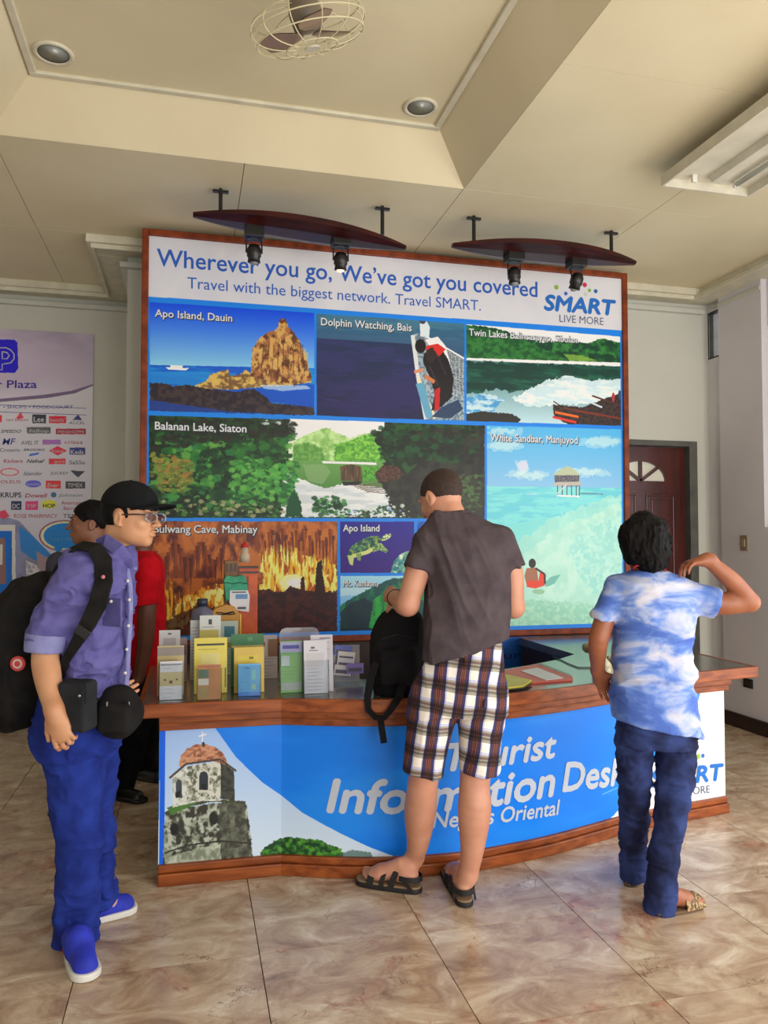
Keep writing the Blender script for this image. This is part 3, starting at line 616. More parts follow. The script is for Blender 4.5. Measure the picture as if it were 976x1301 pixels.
C.blobs([(580, 598), (616, 596), (616, 655), (584, 655)], 120, 3, [(70, 100, 50), (50, 72, 40), (44, 44, 38)], 12)
C.blobs([(395, 632), (440, 630), (450, 657), (395, 657)], 110, 3.5, [(24, 72, 34), (16, 50, 26), (60, 130, 60)], 13)
C.blobs([(440, 646), (520, 640), (530, 657), (440, 657)], 110, 2.6, [(200, 210, 200), (90, 130, 180), (30, 60, 30), (40, 90, 40), (20, 30, 22)], 14)
C.poly([(362, 655), (366, 634), (374, 622), (382, 638), (384, 657), (362, 657)], (18, 72, 40), jag=4, jf=.3)
# --- Bulwang Cave
C.poly([(189, 663), (428, 663), (428, 850), (189, 850)], (110, 52, 26), col2=[(60, 24, 20), (168, 92, 34)], ns=(.03, .025), seed=60)
C.poly([(189, 663), (428, 663), (428, 735), (189, 735)], (120, 58, 32), col2=[(78, 32, 30), (176, 100, 44)], ns=(.035, .02), seed=61, jag=5)
C.poly([(330, 700), (350, 690), (380, 700), (428, 716), (428, 752), (380, 756), (330, 750)], (212, 158, 32), col2=[(150, 66, 16), (238, 214, 110)], ns=(.14, .035), thr=(.46, .6), seed=62, jag=20, jf=.06)
C.ell((372, 741), 17, 11, (246, 232, 160), jag=5, alpha=.9); C.ell((374, 741), 9, 6, (252, 248, 214), jag=3)
for k in range(44):
    x = 333 + k * 2.15; h = 10 + 34 * abs(math.sin(k * 1.7)) ** 1.5; y = 680 + 8 * math.sin(k * .9); C.poly([(x - 2.2, y), (x + 2.2, y), (x, y + h)], [(96, 36, 18), (140, 62, 22), (70, 26, 20), (178, 104, 30)][k % 4], alpha=.75)
for k in range(34):
    x = 198 + k * 2.6; h = 12 + 32 * abs(math.sin(k * 2.3)); y = 700 + 12 * math.sin(k * .5); C.poly([(x - 2.4, y), (x + 2.4, y), (x, y + h)], [(86, 34, 22), (128, 54, 24), (60, 24, 24)][k % 3], alpha=.7)
C.poly([(205, 790), (212, 770), (240, 755), (262, 745), (290, 740), (300, 760), (280, 775), (240, 790), (215, 815)], (206, 140, 34), col2=[(120, 56, 20), (240, 222, 130)], ns=(.1, .06), thr=(.45, .6), jag=6, seed=64)
C.poly([(208, 735), (220, 740), (224, 770), (212, 790), (204, 800)], (214, 160, 40), col2=(130, 60, 20), ns=(.2, .05), jag=4, seed=65)
for k in range(26):
    x = 206 + k * 3.6; y = 800 - 20 * math.sin(k * .23); C.poly([(x - 2.4, y), (x + 2.4, y), (x + .5, y - 12 - 22 * abs(math.sin(k * 1.9)))], [(216, 150, 34), (70, 26, 18), (236, 200, 90)][k % 3], alpha=.7, jag=2, seed=k)
C.poly([(326, 758), (345, 752), (362, 752), (368, 745), (384, 750), (428, 754), (428, 850), (326, 850)], (44, 20, 24), col2=(66, 30, 26), ns=(.06, .1), jag=3, seed=66)
C.poly([(402, 716), (408, 712), (414, 760), (400, 760)], (44, 20, 18), jag=3); C.poly([(382, 735), (386, 732), (388, 758), (381, 758)], (60, 26, 20), jag=2)
C.poly([(189, 800), (250, 770), (330, 775), (330, 850), (189, 850)], (46, 22, 20), alpha=.7, jag=8, seed=68)
# --- Apo Island (turtle)
C.poly([(432, 663), (526, 663), (526, 728), (432, 728)], (38, 20, 120), grad=((30, 24, 132), (50, 16, 110)))
C.poly([(440, 708), (446, 694), (458, 686), (472, 681), (482, 681), (484, 686), (478, 694), (464, 702), (450, 706)], (46, 104, 90), col2=[(140, 160, 60), (24, 66, 74)], ns=(.14, .14), seed=70)
C.poly([(446, 705), (464, 700), (482, 690), (484, 694), (468, 704), (450, 709)], (190, 196, 120))
C.poly([(484, 684), (489, 679), (496, 678), (498, 681), (492, 686), (485, 688)], (206, 216, 160), col2=(60, 80, 60), ns=(.3, .3))
C.poly([(472, 695), (484, 690), (493, 700), (490, 703), (482, 699), (474, 702)], (150, 176, 96), col2=(60, 100, 70), ns=(.3, .3)); C.poly([(441, 706), (450, 706), (448, 719), (444, 717)], (176, 190, 110)); C.poly([(452, 704), (459, 703), (458, 713), (454, 712)], (110, 140, 80))
C.poly([(496, 728), (500, 714), (508, 704), (518, 700), (526, 704), (526, 728)], (80, 150, 130), col2=[(210, 220, 190), (40, 110, 120)], ns=(.12, .12), jag=3, seed=72)
C.poly([(530, 663), (616, 663), (616, 728), (530, 728)], (24, 70, 160), col2=(40, 110, 170), ns=(.03, .03))
# --- Mt. Kanlaon
C.poly([(432, 732), (616, 732), (616, 850), (432, 850)], (60, 130, 200), grad=((150, 200, 225), (20, 90, 190)))
C.poly([(432, 747), (470, 746), (482, 750), (455, 756), (432, 757)], (190, 212, 232), jag=5, alpha=.6)
C.poly([(432, 770), (450, 758), (470, 748), (486, 740), (500, 735), (540, 733), (616, 735), (616, 850), (432, 850)], (18, 96, 74), col2=[(32, 130, 66), (14, 70, 70)], ns=(.05, .03), jag=3, seed=75)
C.poly([(432, 778), (446, 766), (462, 760), (476, 768), (470, 790), (462, 815), (432, 815)], (16, 34, 50), jag=4, alpha=.85, seed=77)
C.poly([(474, 762), (490, 752), (505, 760), (496, 780), (482, 800), (468, 806)], (40, 150, 62), col2=(20, 96, 52), ns=(.12, .04), jag=3, seed=78)
C.poly([(432, 800), (480, 798), (530, 806), (530, 850), (432, 850)], (14, 28, 36), jag=4)
# --- White Sandbar
C.poly([(618, 541), (790, 545), (790, 850), (618, 850)], (90, 160, 220), grad=((70, 160, 222), (156, 206, 232)))
C.poly([(618, 541), (790, 545), (790, 620), (618, 619)], (0, 0, 0), grad=((70, 164, 226), (128, 178, 224)))
for (x, y, rx, ry) in ((640, 567, 26, 7), (765, 562, 30, 8), (664, 594, 9, 9), (670, 604, 30, 6), (740, 600, 36, 6), (640, 548, 24, 5)): C.ell((x, y), rx, ry, (206, 222, 238), jag=16, jf=.06, alpha=.35, seed=x); C.ell((x, y), rx * .7, ry * .7, (214, 228, 240), jag=12, jf=.08, alpha=.35, seed=y)
C.ell((664, 592), 7, 7, (196, 196, 222), jag=3, alpha=.8)
C.poly([(618, 618), (790, 620), (790, 850), (618, 850)], (96, 196, 196), grad=((110, 200, 204), (150, 208, 190)))
C.poly([(618, 618), (790, 620), (790, 640), (618, 672)], (98, 190, 204), col2=(118, 204, 206), ns=(.02, .12), thr=(.45, .6))
C.poly([(790, 628), (790, 850), (650, 850), (640, 770), (635, 720), (655, 690), (700, 660), (750, 640)], (176, 214, 198), col2=[(190, 222, 204), (160, 206, 190)], ns=(.04, .03), jag=14, jf=.05, seed=80, alpha=.55)
C.poly([(790, 640), (790, 850), (665, 850), (655, 770), (650, 730), (670, 700), (715, 670), (755, 652)], (180, 216, 200), col2=[(194, 224, 208), (166, 208, 194)], ns=(.04, .03), jag=16, jf=.05, seed=81, alpha=.6)
C.poly([(790, 650), (790, 780), (740, 740), (720, 700), (740, 670)], (156, 212, 204), col2=[(178, 222, 210), (130, 198, 196)], ns=(.1, .1), jag=14, jf=.06, seed=82, alpha=.6)
C.poly([(640, 760), (790, 770), (790, 850), (640, 850)], (140, 196, 168), col2=[(162, 208, 180), (122, 186, 162)], ns=(.1, .12), seed=84, alpha=.7, jag=10)
C.poly([(701, 604), (713, 596), (721, 592), (730, 597), (738, 604)], (168, 178, 150)); C.poly([(704, 604), (736, 604), (735, 618), (705, 618)], (112, 108, 110), col2=(70, 70, 84), ns=(.3, .3)); C.poly([(703, 613), (738, 612), (738, 617), (703, 618)], (170, 168, 160))
for x in (708, 714, 720, 726, 732, 736): C.line([(x, 617), (x, 631)], 1.2, (86, 84, 84))
C.line([(707, 628), (720, 616)], 1.4, (200, 200, 190)); C.line([(707, 630), (736, 631)], 2, (226, 228, 224)); C.line([(736, 627), (766, 628)], 1.2, (90, 110, 120)); C.line([(668, 628), (682, 628)], 1.2, (170, 200, 210))
C.poly([(690, 742), (700, 733), (712, 730), (704, 742), (694, 746)], (88, 160, 150), alpha=.8)
C.ell((676, 716), 4.6, 6, (34, 24, 28)); C.poly([(669, 722), (682, 722), (684, 742), (669, 744), (666, 732)], (150, 96, 70)); C.poly([(669, 738), (684, 738), (686, 726), (693, 730), (692, 744), (680, 748), (669, 746)], (206, 58, 36)); C.line([(680, 722), (692, 730), (692, 742)], 2.4, (60, 34, 34)); C.ell((684, 752), 8, 3, (120, 160, 110), jag=2, alpha=.6)
C.line([(185, 380), (795, 424)], 5.5, BLUE); C.line([(185, 524.5), (795, 543.7)], 4.6, BLUE); C.line([(185, 660.5), (617, 661)], 3.6, BLUE); C.line([(432, 729.7), (617, 730)], 2.8, BLUE)
for x_, a_, b_ in ((400.5, 397, 529), (591, 411, 538), (617, 541, 830), (430, 662, 830), (528, 662, 730)): C.line([(x_, a_), (x_, b_)], 2.8, BLUE)
C.poly([(0, 0), (C.W, 0), (C.W, 11), (0, 11)], BLUE, raw=True); C.poly([(C.W - 6, 0), (C.W, 0), (C.W, C.H * .84), (C.W - 6, C.H * .84)], BLUE, raw=True); C.poly([(0, 0), (3, 0), (3, C.H * .84), (0, C.H * .84)], BLUE, raw=True)
BI = C.image('billboard_print', 1.35)
print_mesh('printed_sheet', lambda u, v: (px0 + u * (px1 - px0), BY, pz0 + v * (pz1 - pz0)), print_mat('billboard_sheet', BI, 0.4), board, 1, 1)
for k in ('ink_blue', 'ink_white', 'ink_grey'): pass
mat('ink_blue', (34, 96, 196), 0.4, (30, 90, 190)); mat('ink_white', (226, 230, 236), 0.4, (220, 224, 230)); mat('ink_shadow', (30, 34, 44), 0.5); mat('ink_dark', (52, 74, 120), 0.4)
onB = lambda s, t: (s, BY - .0015, t)
onB2 = lambda s, t: (s, BY - .0008, t)
def btext(name, txt, a, b, cap_px, m, bold=0.0, shadow=False, shear=0.0, space=1.0):
    p0, p1 = toB(*a), toB(*b); z = (p0[1] + p1[1]) / 2; p0 = (p0[0], z); p1 = (p1[0], z)
    cap = toB(a[0], a[1] - cap_px)[1] - toB(*a)[1]
    if shadow: text_on('lettering_shadow', txt, (p0[0] + .004, z - .004), (p1[0] + .004, z - .004), cap, onB2, MATS['ink_shadow'], board, .05, shear, space)
    return text_on(name, txt, p0, p1, cap, onB, m, board, bold, shear, space)
btext('headline_lettering', 'Wherever you go, We\u2019ve got you covered', (199, 338), (683, 377), 22, MATS['ink_blue'], .010)
btext('subtitle_lettering', 'Travel with the biggest network. Travel SMART.', (238, 367), (611, 394), 14.5, MATS['ink_blue'], 0)
btext('logo_lettering', 'SMART', (692, 394), (782, 400), 19, mat('logo_blue', (14, 112, 206), .4), .045, shear=.15)
btext('slogan_lettering', 'LIVE MORE', (711, 409), (767, 413), 9.5, MATS['ink_dark'], -.004)
for x, y, r, k in ((707, 365, 3.2, (150, 190, 60)), (719, 373, 2.6, (40, 110, 200)), (731, 367, 2.8, (210, 30, 90)), (743, 362, 3.2, (210, 30, 80)), (749, 369, 2.4, (130, 190, 60)), (757, 370, 2.8, (20, 110, 190)), (744, 374, 2.4, (206, 214, 200))):
    s, t = toB(x, y); rr = r * .0055; part('logo_dot', MB().prism([(s + rr * math.cos(q * .393), t + rr * math.sin(q * .393)) for q in range(16)], BY - .0018, BY - .0004, 'y'), mat('dot', k, .4), board)
for txt, a, b, cp in (('Apo Island, Dauin', (197, 403), (295, 408), 9.5), ('Dolphin Watching, Bais', (408, 414), (523, 420), 9.5), ('Twin Lakes Balinsasayao, Sibulan', (596, 426), (733, 436), 9), ('Balanan Lake, Siaton', (197, 546), (313, 549), 10),
                      ('White Sandbar, Manjuyod', (623, 560), (734, 564), 9.5), ('Bulwang Cave, Mabinay', (195, 677), (327, 677), 10), ('Apo Island', (436, 675), (482, 675), 8.5), ('Mt. Kanlaon,', (436, 745), (480, 745), 8)):
    btext('caption_lettering', txt, a, b, cp, MATS['ink_white'], .016, True)

# ---------------------------------------------------------------- banner on the far left wall
NY = 6.735
def toN(u, v): p = at(u, v, Y=NY); return p[0], p[2]
nx1, nz1 = toN(119, 425); nz0 = toN(100, 775)[1]; nx0 = nx1 - 1.45
N_ = Canvas(nx0, nx1, nz0, nz1, 300, toN)
N_.poly([(-160, 390), (130, 390), (130, 800), (-160, 800)], (172, 168, 184), grad=((182, 178, 192), (160, 160, 180)))
N_.poly([(-160, 380), (130, 410), (130, 487), (95, 496), (60, 503), (0, 508), (-160, 500)], (140, 126, 146), col2=(158, 146, 164), ns=(.004, .01), grad=((120, 108, 130), (172, 164, 178)))
N_.poly([(119, 488), (90, 497), (55, 502), (0, 507), (-160, 498), (-160, 504), (0, 511), (60, 506), (95, 500), (119, 490)], (98, 84, 112))
N_.poly([(-160, 655), (0, 655), (24, 662), (80, 722), (119, 760), (119, 800), (-160, 800)], (120, 124, 160), col2=(110, 110, 140), ns=(.02, .02))
N_.poly([(-160, 664), (19, 667), (20, 762), (-160, 765)], (196, 200, 208)); N_.poly([(-160, 672), (15, 675), (15, 756), (-160, 757)], (22, 92, 186)); N_.poly([(-160, 684), (6, 684), (8, 742), (-160, 742)], (120, 92, 96)); N_.poly([(-160, 690), (3, 692), (3, 718), (-160, 718)], (196, 196, 196))
N_.poly([(24, 668), (40, 680), (66, 706), (44, 712), (26, 700)], (44, 110, 180)); N_.poly([(46, 700), (80, 722), (100, 745), (60, 742), (48, 720)], (136, 116, 130)); N_.poly([(32, 712), (46, 718), (60, 735), (34, 742)], (176, 176, 186), col2=(130, 130, 150), ns=(.2, .2))
for rx, ry, k in ((33, 20, (120, 70, 110)), (31, 18.5, (214, 196, 130)), (29, 17, (196, 200, 212)), (27, 16, (30, 110, 190))): N_.ell((82, 681), rx, ry, k)
N_.poly([(68, 692), (82, 694), (72, 706)], (30, 110, 190))
def nbox(x0, y0, x1, y1, k): N_.poly([(x0, y0), (x1, y0), (x1, y1), (x0, y1)], k)
for b in ((41, 527, 58, 538, (50, 54, 66)), (62, 529, 84, 538, (190, 40, 60)), (34, 543, 64, 551, (84, 84, 88)), (71, 545, 109, 552, (140, 50, 66)), (54, 559, 77, 565, (140, 96, 160)), (88, 569, 108, 578, (56, 60, 116)), (62, 583, 83, 590, (190, 56, 66)),
          (-8, 528, 2, 537, (200, 50, 60)), (83, 612, 108, 621, (66, 66, 76)), (58, 611, 77, 621, (206, 56, 60)), (14, 637, 27, 648, (44, 48, 84)), (32, 637, 48, 648, (176, 60, 110)), (-20, 545, -2, 552, (90, 90, 110)), (-40, 570, -12, 578, (180, 70, 80)), (-50, 600, -20, 608, (80, 80, 150))): nbox(*b)
N_.poly([(62, 573), (73, 567), (85, 573), (73, 579)], (206, 50, 70)); N_.ell((42, 615), 10, 4.6, (84, 84, 190)); N_.ell((62, 641), 10, 5.5, (206, 196, 60)); N_.ell((12, 600), 12, 5, (196, 60, 80)); N_.ell((12, 600), 10.4, 3.8, (176, 172, 188))
N_.poly([(89, 598), (108, 599), (99, 607)], (60, 62, 76)); N_.poly([(20, 532), (26, 524), (30, 531), (24, 533)], (196, 60, 80)); N_.poly([(92, 534), (99, 527), (104, 534)], (60, 56, 110)); N_.poly([(0, 650), (6, 648), (12, 656), (4, 660), (-3, 656)], (196, 60, 90)); N_.poly([(38, 577), (50, 575), (48, 578), (36, 580)], (60, 90, 190)); N_.ell((68, 629), 3.6, 3.6, (60, 96, 120))
N_.poly([(-30, 431), (18, 432), (22, 436), (23, 468), (19, 474), (-30, 474)], (34, 24, 168))
ban = emptything('mall_banner', 'lilac shopping plaza banner with store logos on the far left wall', 'banner', ((nx0 + nx1) / 2, NY, nz0))
print_mesh('printed_sheet', lambda u, v: (nx0 + u * (nx1 - nx0), NY - .003, nz0 + v * (nz1 - nz0)), print_mat('mall_sheet', N_.image('mall_print', 2.0), 0.5), ban, 1, 1)
part('banner_backing', MB().box((nx0, NY - .002, nz0), (nx1, NY + .012, nz1)), MATS['off_white'], ban)
onN = lambda s, t: (s, NY - .0045, t)
def ntext(txt, x0, x1, y, cap, k, bold=0.0, shear=0.0):
    a, b = toN(x0, y), toN(x1, y); c = toN(x0, y - cap)[1] - a[1]; mn = 'banner_ink_%d_%d_%d' % tuple(k)
    text_on('lettering', txt, a, b, c, onN, MATS.get(mn) or mat(mn, k, .5), ban, bold, shear)
DB = (60, 44, 170); RD = (196, 60, 84); DK = (70, 70, 84); WH = (220, 220, 226)
ntext('Super Plaza', -44, 47, 493, 10, DB, .012); ntext('\u2022 SUPERMARKET \u2022 SHOPS \u2022 FOODCOURT', -60, 93, 519, 4, DB)
for i in (0, 1): s0, t0 = toN(-60, 512.5 + 9 * i); s1, _ = toN(110, 512); part('rule_line', MB().box((s0, NY - .0045, t0), (s1, NY - .0035, t0 + .004)), MATS['banner_ink_60_44_170'], ban)
for a in (('new balance', 8, 36, 535, 3.5, RD), ('Lee', 43, 56, 536, 6.5, WH, .02), ('bench/', 64, 82, 536, 5, WH), ('ACCEL', 88, 108, 539, 3.5, DK), ('SPEEDO', 1, 27, 550, 4, DK, .01, .3), ('fitflop', 37, 62, 549.5, 4, WH), ('PENSHOPPE', 74, 107, 550.5, 3.5, WH), ('MF', 3, 20, 565, 8, (50, 70, 160), .01, .2),
          ('AVEL IT', 27, 49, 565, 5, DK), ('crissa', 82, 105, 564, 5, RD), ('Cross\u2022n', 0, 25, 574, 4.5, DK), ('BROOKS', 30, 57, 573, 3, DK, .01, .2), ('Kisco', 66, 81, 575, 4, WH), ('Keds', 90, 106, 577, 5.5, WH, .02), ('Kickers', 5, 29, 588, 4.5, RD, .01), ('Nafnaf', 34, 57, 588, 4.5, DK, .02, .3), ('sports', 69, 82, 588, 3.5, WH), ('SaSSa', 88, 108, 590, 5, DK),
          ('Islander', 30, 54, 604, 5, DK, 0, .3), ('JOCKEY', 64, 87, 603, 3.5, DK), ('SOLEUS', -3, 26, 614, 4, RD), ('natasha', 34, 50, 616.5, 3, WH), ('Ever', 60, 75, 619, 5, WH, .01, .2), ('TIMEX', 86, 105, 619, 5, WH, .01), ('KRUPS', 1, 27, 632, 6.5, DK, .02), ('Dowell', 32, 60, 632, 5, RD, .02, .2), ('Johnson', 74, 105, 631, 4, (110, 140, 140), 0, .2),
          ('DC', 16, 25, 646, 6, WH, .02), ('YSP', 34, 46, 645, 4.5, WH), ('HOP', 55, 70, 645, 5, DK, .02), ('American', 78, 102, 641, 4.5, RD), ('Berry', 81, 96, 648, 4.5, RD), ('ROSE PHARMACY', 18, 73, 658, 5, RD), ('TEM', 80, 98, 658, 5, (90, 60, 60)), ('NATIONAL BOOKSTORE', 60, 104, 680, 2.4, (90, 160, 220)), ('ONLY HERE!', 64, 98, 687, 4, (110, 180, 230))): ntext(*a)
for pth, wd in ((([(-2, 442), (8, 442), (14, 445), (18, 450), (18, 456), (14, 461), (9, 462), (3, 463), (3, 470), (-2, 470)]), .005), (([(3, 447), (9, 448), (12, 452), (9, 456), (3, 456), (3, 447)]), .005)):
    P3 = [(toN(x, y)[0], NY - .005, toN(x, y)[1]) for x, y in pth]; part('emblem_line', MB().tube(P3, .005, 6), MATS['banner_ink_220_220_226'], ban)
# ---------------------------------------------------------------- the curved information desk
TOP = 0.79
front = [(-0.126, 3.464), (0.396, 3.452), (0.60, 3.375), (0.80, 3.318), (1.0, 3.29), (1.2, 3.284), (1.4, 3.31), (1.65, 3.362), (1.94, 3.452), (2.16, 3.522), (2.45, 3.58), (2.841, 3.645)]
edge = [(-0.21, 3.375), (0.385, 3.365), (0.60, 3.295), (0.80, 3.242), (1.0, 3.215), (1.2, 3.21), (1.4, 3.235), (1.65, 3.285), (1.94, 3.37), (2.16, 3.435), (2.5, 3.50), (2.985, 3.585)]
def refine(pl, k=5):
    """Catmull-Rom through the curved stretch, keeping the kink at index 1 sharp"""
    out = [np.array(pl[0], float)]; P = [np.array(p, float) for p in pl]
    n = len(P)
    for i in range(0, n - 1):
        if i == 0: out.append(P[1]); continue
        a = P[i - 1] if i > 1 else 2 * P[1] - P[2]; b, c = P[i], P[i + 1]; d = P[i + 2] if i + 2 < n else 2 * P[n - 1] - P[n - 2]
        for t in np.linspace(0, 1, k + 1)[1:]: out.append(0.5 * ((2 * b) + (-a + c) * t + (2 * a - 5 * b + 4 * c - d) * t * t + (-a + 3 * b - 3 * c + d) * t ** 3))
    return out
front = refine(front); edge = refine(edge)
def offset(pl, d):
    out = []; n = len(pl)
    for i in range(n):
        a = pl[max(i - 1, 0)]; b = pl[i]; c = pl[min(i + 1, n - 1)]
        t1 = (b - a) if i else (c - b); t2 = (c - b) if i < n - 1 else t1
        n1 = np.array([-t1[1], t1[0]]) / np.linalg.norm(t1); n2 = np.array([-t2[1], t2[0]]) / np.linalg.norm(t2)
        m = n1 + n2; m /= np.linalg.norm(m); out.append(b + m * d / max(0.4, m @ n1))
    return out
def strip(mb, pl, d0, d1, z0, z1):
    A, B = offset(pl, d0), offset(pl, d1); n = len(pl)
    vs = [(*p, z0) for p in A] + [(*p, z1) for p in A] + [(*p, z0) for p in B] + [(*p, z1) for p in B]
    fs = []
    for i in range(n - 1): fs += [(i, i + 1, n + i + 1, n + i), (2 * n + i + 1, 2 * n + i, 3 * n + i, 3 * n + i + 1), (n + i, n + i + 1, 3 * n + i + 1, 3 * n + i), (i + 1, i, 2 * n + i, 2 * n + i + 1)]
    fs += [(0, n, 3 * n, 2 * n), (n - 1, 3 * n - 1, 4 * n - 1, 2 * n - 1)]
    return mb.add(vs, fs)
desk = emptything('information_desk', 'curved tourist information desk with blue printed front and wooden edges', 'desk', (1.3, 3.6, 0))
inner = [(2.24, 5.05), (2.24, 4.24), (2.05, 4.08), (1.8, 3.93), (1.61, 3.84), (1.3, 3.76), (1.0, 3.73), (0.72, 3.75), (0.50, 3.85), (0.45, 3.98), (0.45, 4.4)]
e_in = offset(edge, 0.022)
poly = [tuple(p) for p in e_in]; poly[0] = (-0.188, e_in[0][1]); poly[-1] = (2.963, e_in[-1][1])
poly += [(2.963, 5.05)] + inner + [(-0.188, 4.4)]
mat('worktop', (92, 90, 84), 0.16, (74, 72, 68), scale=5, coat=0.3)
mat('desk_inside', (50, 30, 22), 0.5, (38, 22, 17))
part('worktop_surface', MB().prism(poly, TOP - 0.05, TOP), MATS['worktop'], desk)
mb = strip(MB(), edge, 0.0, 0.022, TOP - 0.056, TOP + 0.001); part('worktop_edge', mb, MATS['wood_orange'], desk, bevel=0.005)
part('worktop_edge', MB().box((-0.21, edge[0][1], TOP - .056), (-0.188, 4.4, TOP + .001)), MATS['wood_orange'], desk)
part('worktop_edge', MB().box((2.963, edge[-1][1], TOP - .056), (2.985, 5.05, TOP + .001)), MATS['wood_orange'], desk)
mb = strip(MB(), front, -0.028, 0.03, 0.695, TOP - 0.056); part('upper_moulding', mb, MATS['wood_orange'], desk, bevel=0.005)
mb = strip(MB(), front, -0.008, 0.03, 0.66, 0.695); part('upper_moulding', mb, MATS['wood_orange'], desk, bevel=0.005)
mb = strip(MB(), front, 0.0, 0.05, 0.0, 0.052); part('base_moulding', mb, MATS['wood_orange'], desk, bevel=0.005)
mb = strip(MB(), front, 0.012, 0.05, 0.052, 0.085); part('base_moulding', mb, MATS['wood_orange'], desk, bevel=0.006)
mb = strip(MB(), front, 0.031, 0.05, 0.085, 0.66); part('front_board', mb, MATS['desk_inside'], desk)
part('side_board', MB().box((-0.11, 3.52, 0), (-0.09, 4.37, TOP - .05)), MATS['desk_inside'], desk)
part('side_board', MB().box((2.82, 3.70, 0), (2.84, 5.03, TOP - .05)), MATS['desk_inside'], desk)
part('inner_board', MB().box((2.25, 4.25, 0), (2.27, 5.03, TOP - .05)), MATS['desk_inside'], desk); part('inner_board', MB().box((0.42, 3.99, 0), (0.44, 4.37, TOP - .05)), MATS['desk_inside'], desk)
mb = strip(MB(), [np.array(p) for p in inner[1:-2]][::-1], 0.0, -0.02, 0, TOP - .05) if False else None
# front print
pf = offset(front, 0.030); SL = np.concatenate([[0], np.cumsum([np.linalg.norm(b - a) for a, b in zip(pf[:-1], pf[1:])])]); PL = SL[-1]
def panel_pt(s, z, out=0.0):
    s = min(max(s, 0), PL); i = min(int(np.searchsorted(SL, s, 'right')) - 1, len(pf) - 2); t = (s - SL[i]) / (SL[i + 1] - SL[i]); p = pf[i] * (1 - t) + pf[i + 1] * t
    d = pf[i + 1] - pf[i]; d = d / np.linalg.norm(d); return (p[0] + d[1] * out, p[1] - d[0] * out, z)
def toC(u, v):
    r = ray(u, v)
    best = None
    for i in range(len(pf) - 1):
        a, b = pf[i], pf[i + 1]; M = np.array([[r[0], a[0] - b[0]], [r[1], a[1] - b[1]]])
        try: k, t = np.linalg.solve(M, a)
        except Exception: continue
        if (-1e-6 <= t <= 1 + 1e-6 or (i == 0 and t < 0) or (i == len(pf) - 2 and t > 1)) and k > 0:
            best = (SL[i] + t * (SL[i + 1] - SL[i]), EYE + k * r[2])
            if -1e-6 <= t <= 1 + 1e-6: break
    return best
D_ = Canvas(0, PL, 0.085, 0.66, 480, toC)
D_.poly([(0, 0), (D_.W, 0), (D_.W, D_.H), (0, D_.H)], (26, 124, 222), col2=(16, 112, 214), ns=(.004, .01), raw=True)
D_.poly([(204, 905), (262, 905), (273, 925), (300, 963), (334, 995), (384, 1033), (430, 1058), (470, 1077), (500, 1088), (500, 1110), (200, 1120)], (160, 186, 226), grad=((140, 172, 226), (196, 210, 228)))
D_.poly([(203, 905), (210, 905), (208.5, 1120), (202, 1120)], (24, 90, 210))
D_.poly([(209, 1034), (212, 1030), (262, 1022), (308, 1018), (313, 1022), (318, 1060), (321, 1090), (321, 1120), (205, 1130)], (128, 136, 116), col2=[(70, 74, 60), (164, 172, 156), (52, 52, 46)], ns=(.11, .09), thr=(.45, .6), jag=2, seed=90)
D_.poly([(278, 1022), (310, 1020), (320, 1090), (320, 1110), (280, 1110)], (58, 58, 50), col2=(86, 90, 76), ns=(.12, .12), jag=3, alpha=.7, seed=91)
D_.poly([(209, 1092), (230, 1084), (262, 1076), (280, 1073), (280, 1110), (207, 1120)], (170, 178, 160), col2=(120, 128, 108), ns=(.1, .08), jag=2, alpha=.85, seed=92)
D_.line([(209, 1084), (240, 1074), (280, 1069), (318, 1072)], 2, (46, 44, 40), jag=1); D_.line([(209, 1034), (230, 1026), (270, 1017), (312, 1020)], 3.4, (62, 66, 48), jag=2)
D_.poly([(212, 1026), (238, 1018), (250, 1021), (216, 1036)], (70, 110, 50), jag=3, seed=93)
D_.ell((221, 1054), 5, 8, (34, 34, 34), jag=2); D_.ell((271, 1040), 5.5, 8, (38, 38, 36), jag=2)
D_.poly([(219, 987), (236, 974), (280, 968), (280, 1018), (256, 1018), (219, 1026)], (200, 204, 196), col2=[(140, 142, 126), (196, 200, 192)], ns=(.11, .09), jag=1, seed=94)
D_.poly([(237, 974), (280, 967), (280, 1015), (237, 1018)], (150, 152, 134), col2=[(84, 86, 72), (190, 192, 180)], ns=(.14, .12), thr=(.42, .55), seed=95)
D_.poly([(280, 967), (297, 980), (298, 1018), (280, 1015)], (64, 66, 58), col2=(44, 46, 42), ns=(.12, .12), seed=96)
def arch(x0, x1, yb, yt, k): xm = (x0 + x1) / 2; D_.poly([(x0, yb), (x0, yt + 6), (x0 + 1.5, yt + 2), (xm, yt), (x1 - 1.5, yt + 2), (x1, yt + 6), (x1, yb)], k)
arch(251, 266, 1007, 978, (186, 186, 172)); arch(253, 264, 1004, 980, (44, 50, 56)); arch(223, 231, 1014, 990, (60, 66, 76)); D_.poly([(255, 996), (262, 996), (261, 1004), (256, 1004)], (30, 36, 34)); D_.poly([(222, 1008), (229, 1004), (229, 1012), (223, 1014)], (30, 36, 30))
D_.poly([(227, 972), (230, 960), (238, 951), (250, 946), (262, 946), (274, 950), (284, 958), (289, 970), (286, 972), (264, 966), (240, 970), (230, 976)], (168, 112, 84), col2=[(120, 76, 58), (188, 136, 104)], ns=(.12, .2), jag=1.5, seed=97)
D_.line([(215, 989), (236, 971), (279, 965), (300, 980)], 2.6, (70, 60, 56)); D_.line([(257, 943), (257, 930)], 1.6, (225, 230, 240)); D_.line([(252, 936), (262, 933)], 1.6, (225, 230, 240)); D_.ell((258, 946), 2, 3, (60, 50, 50))
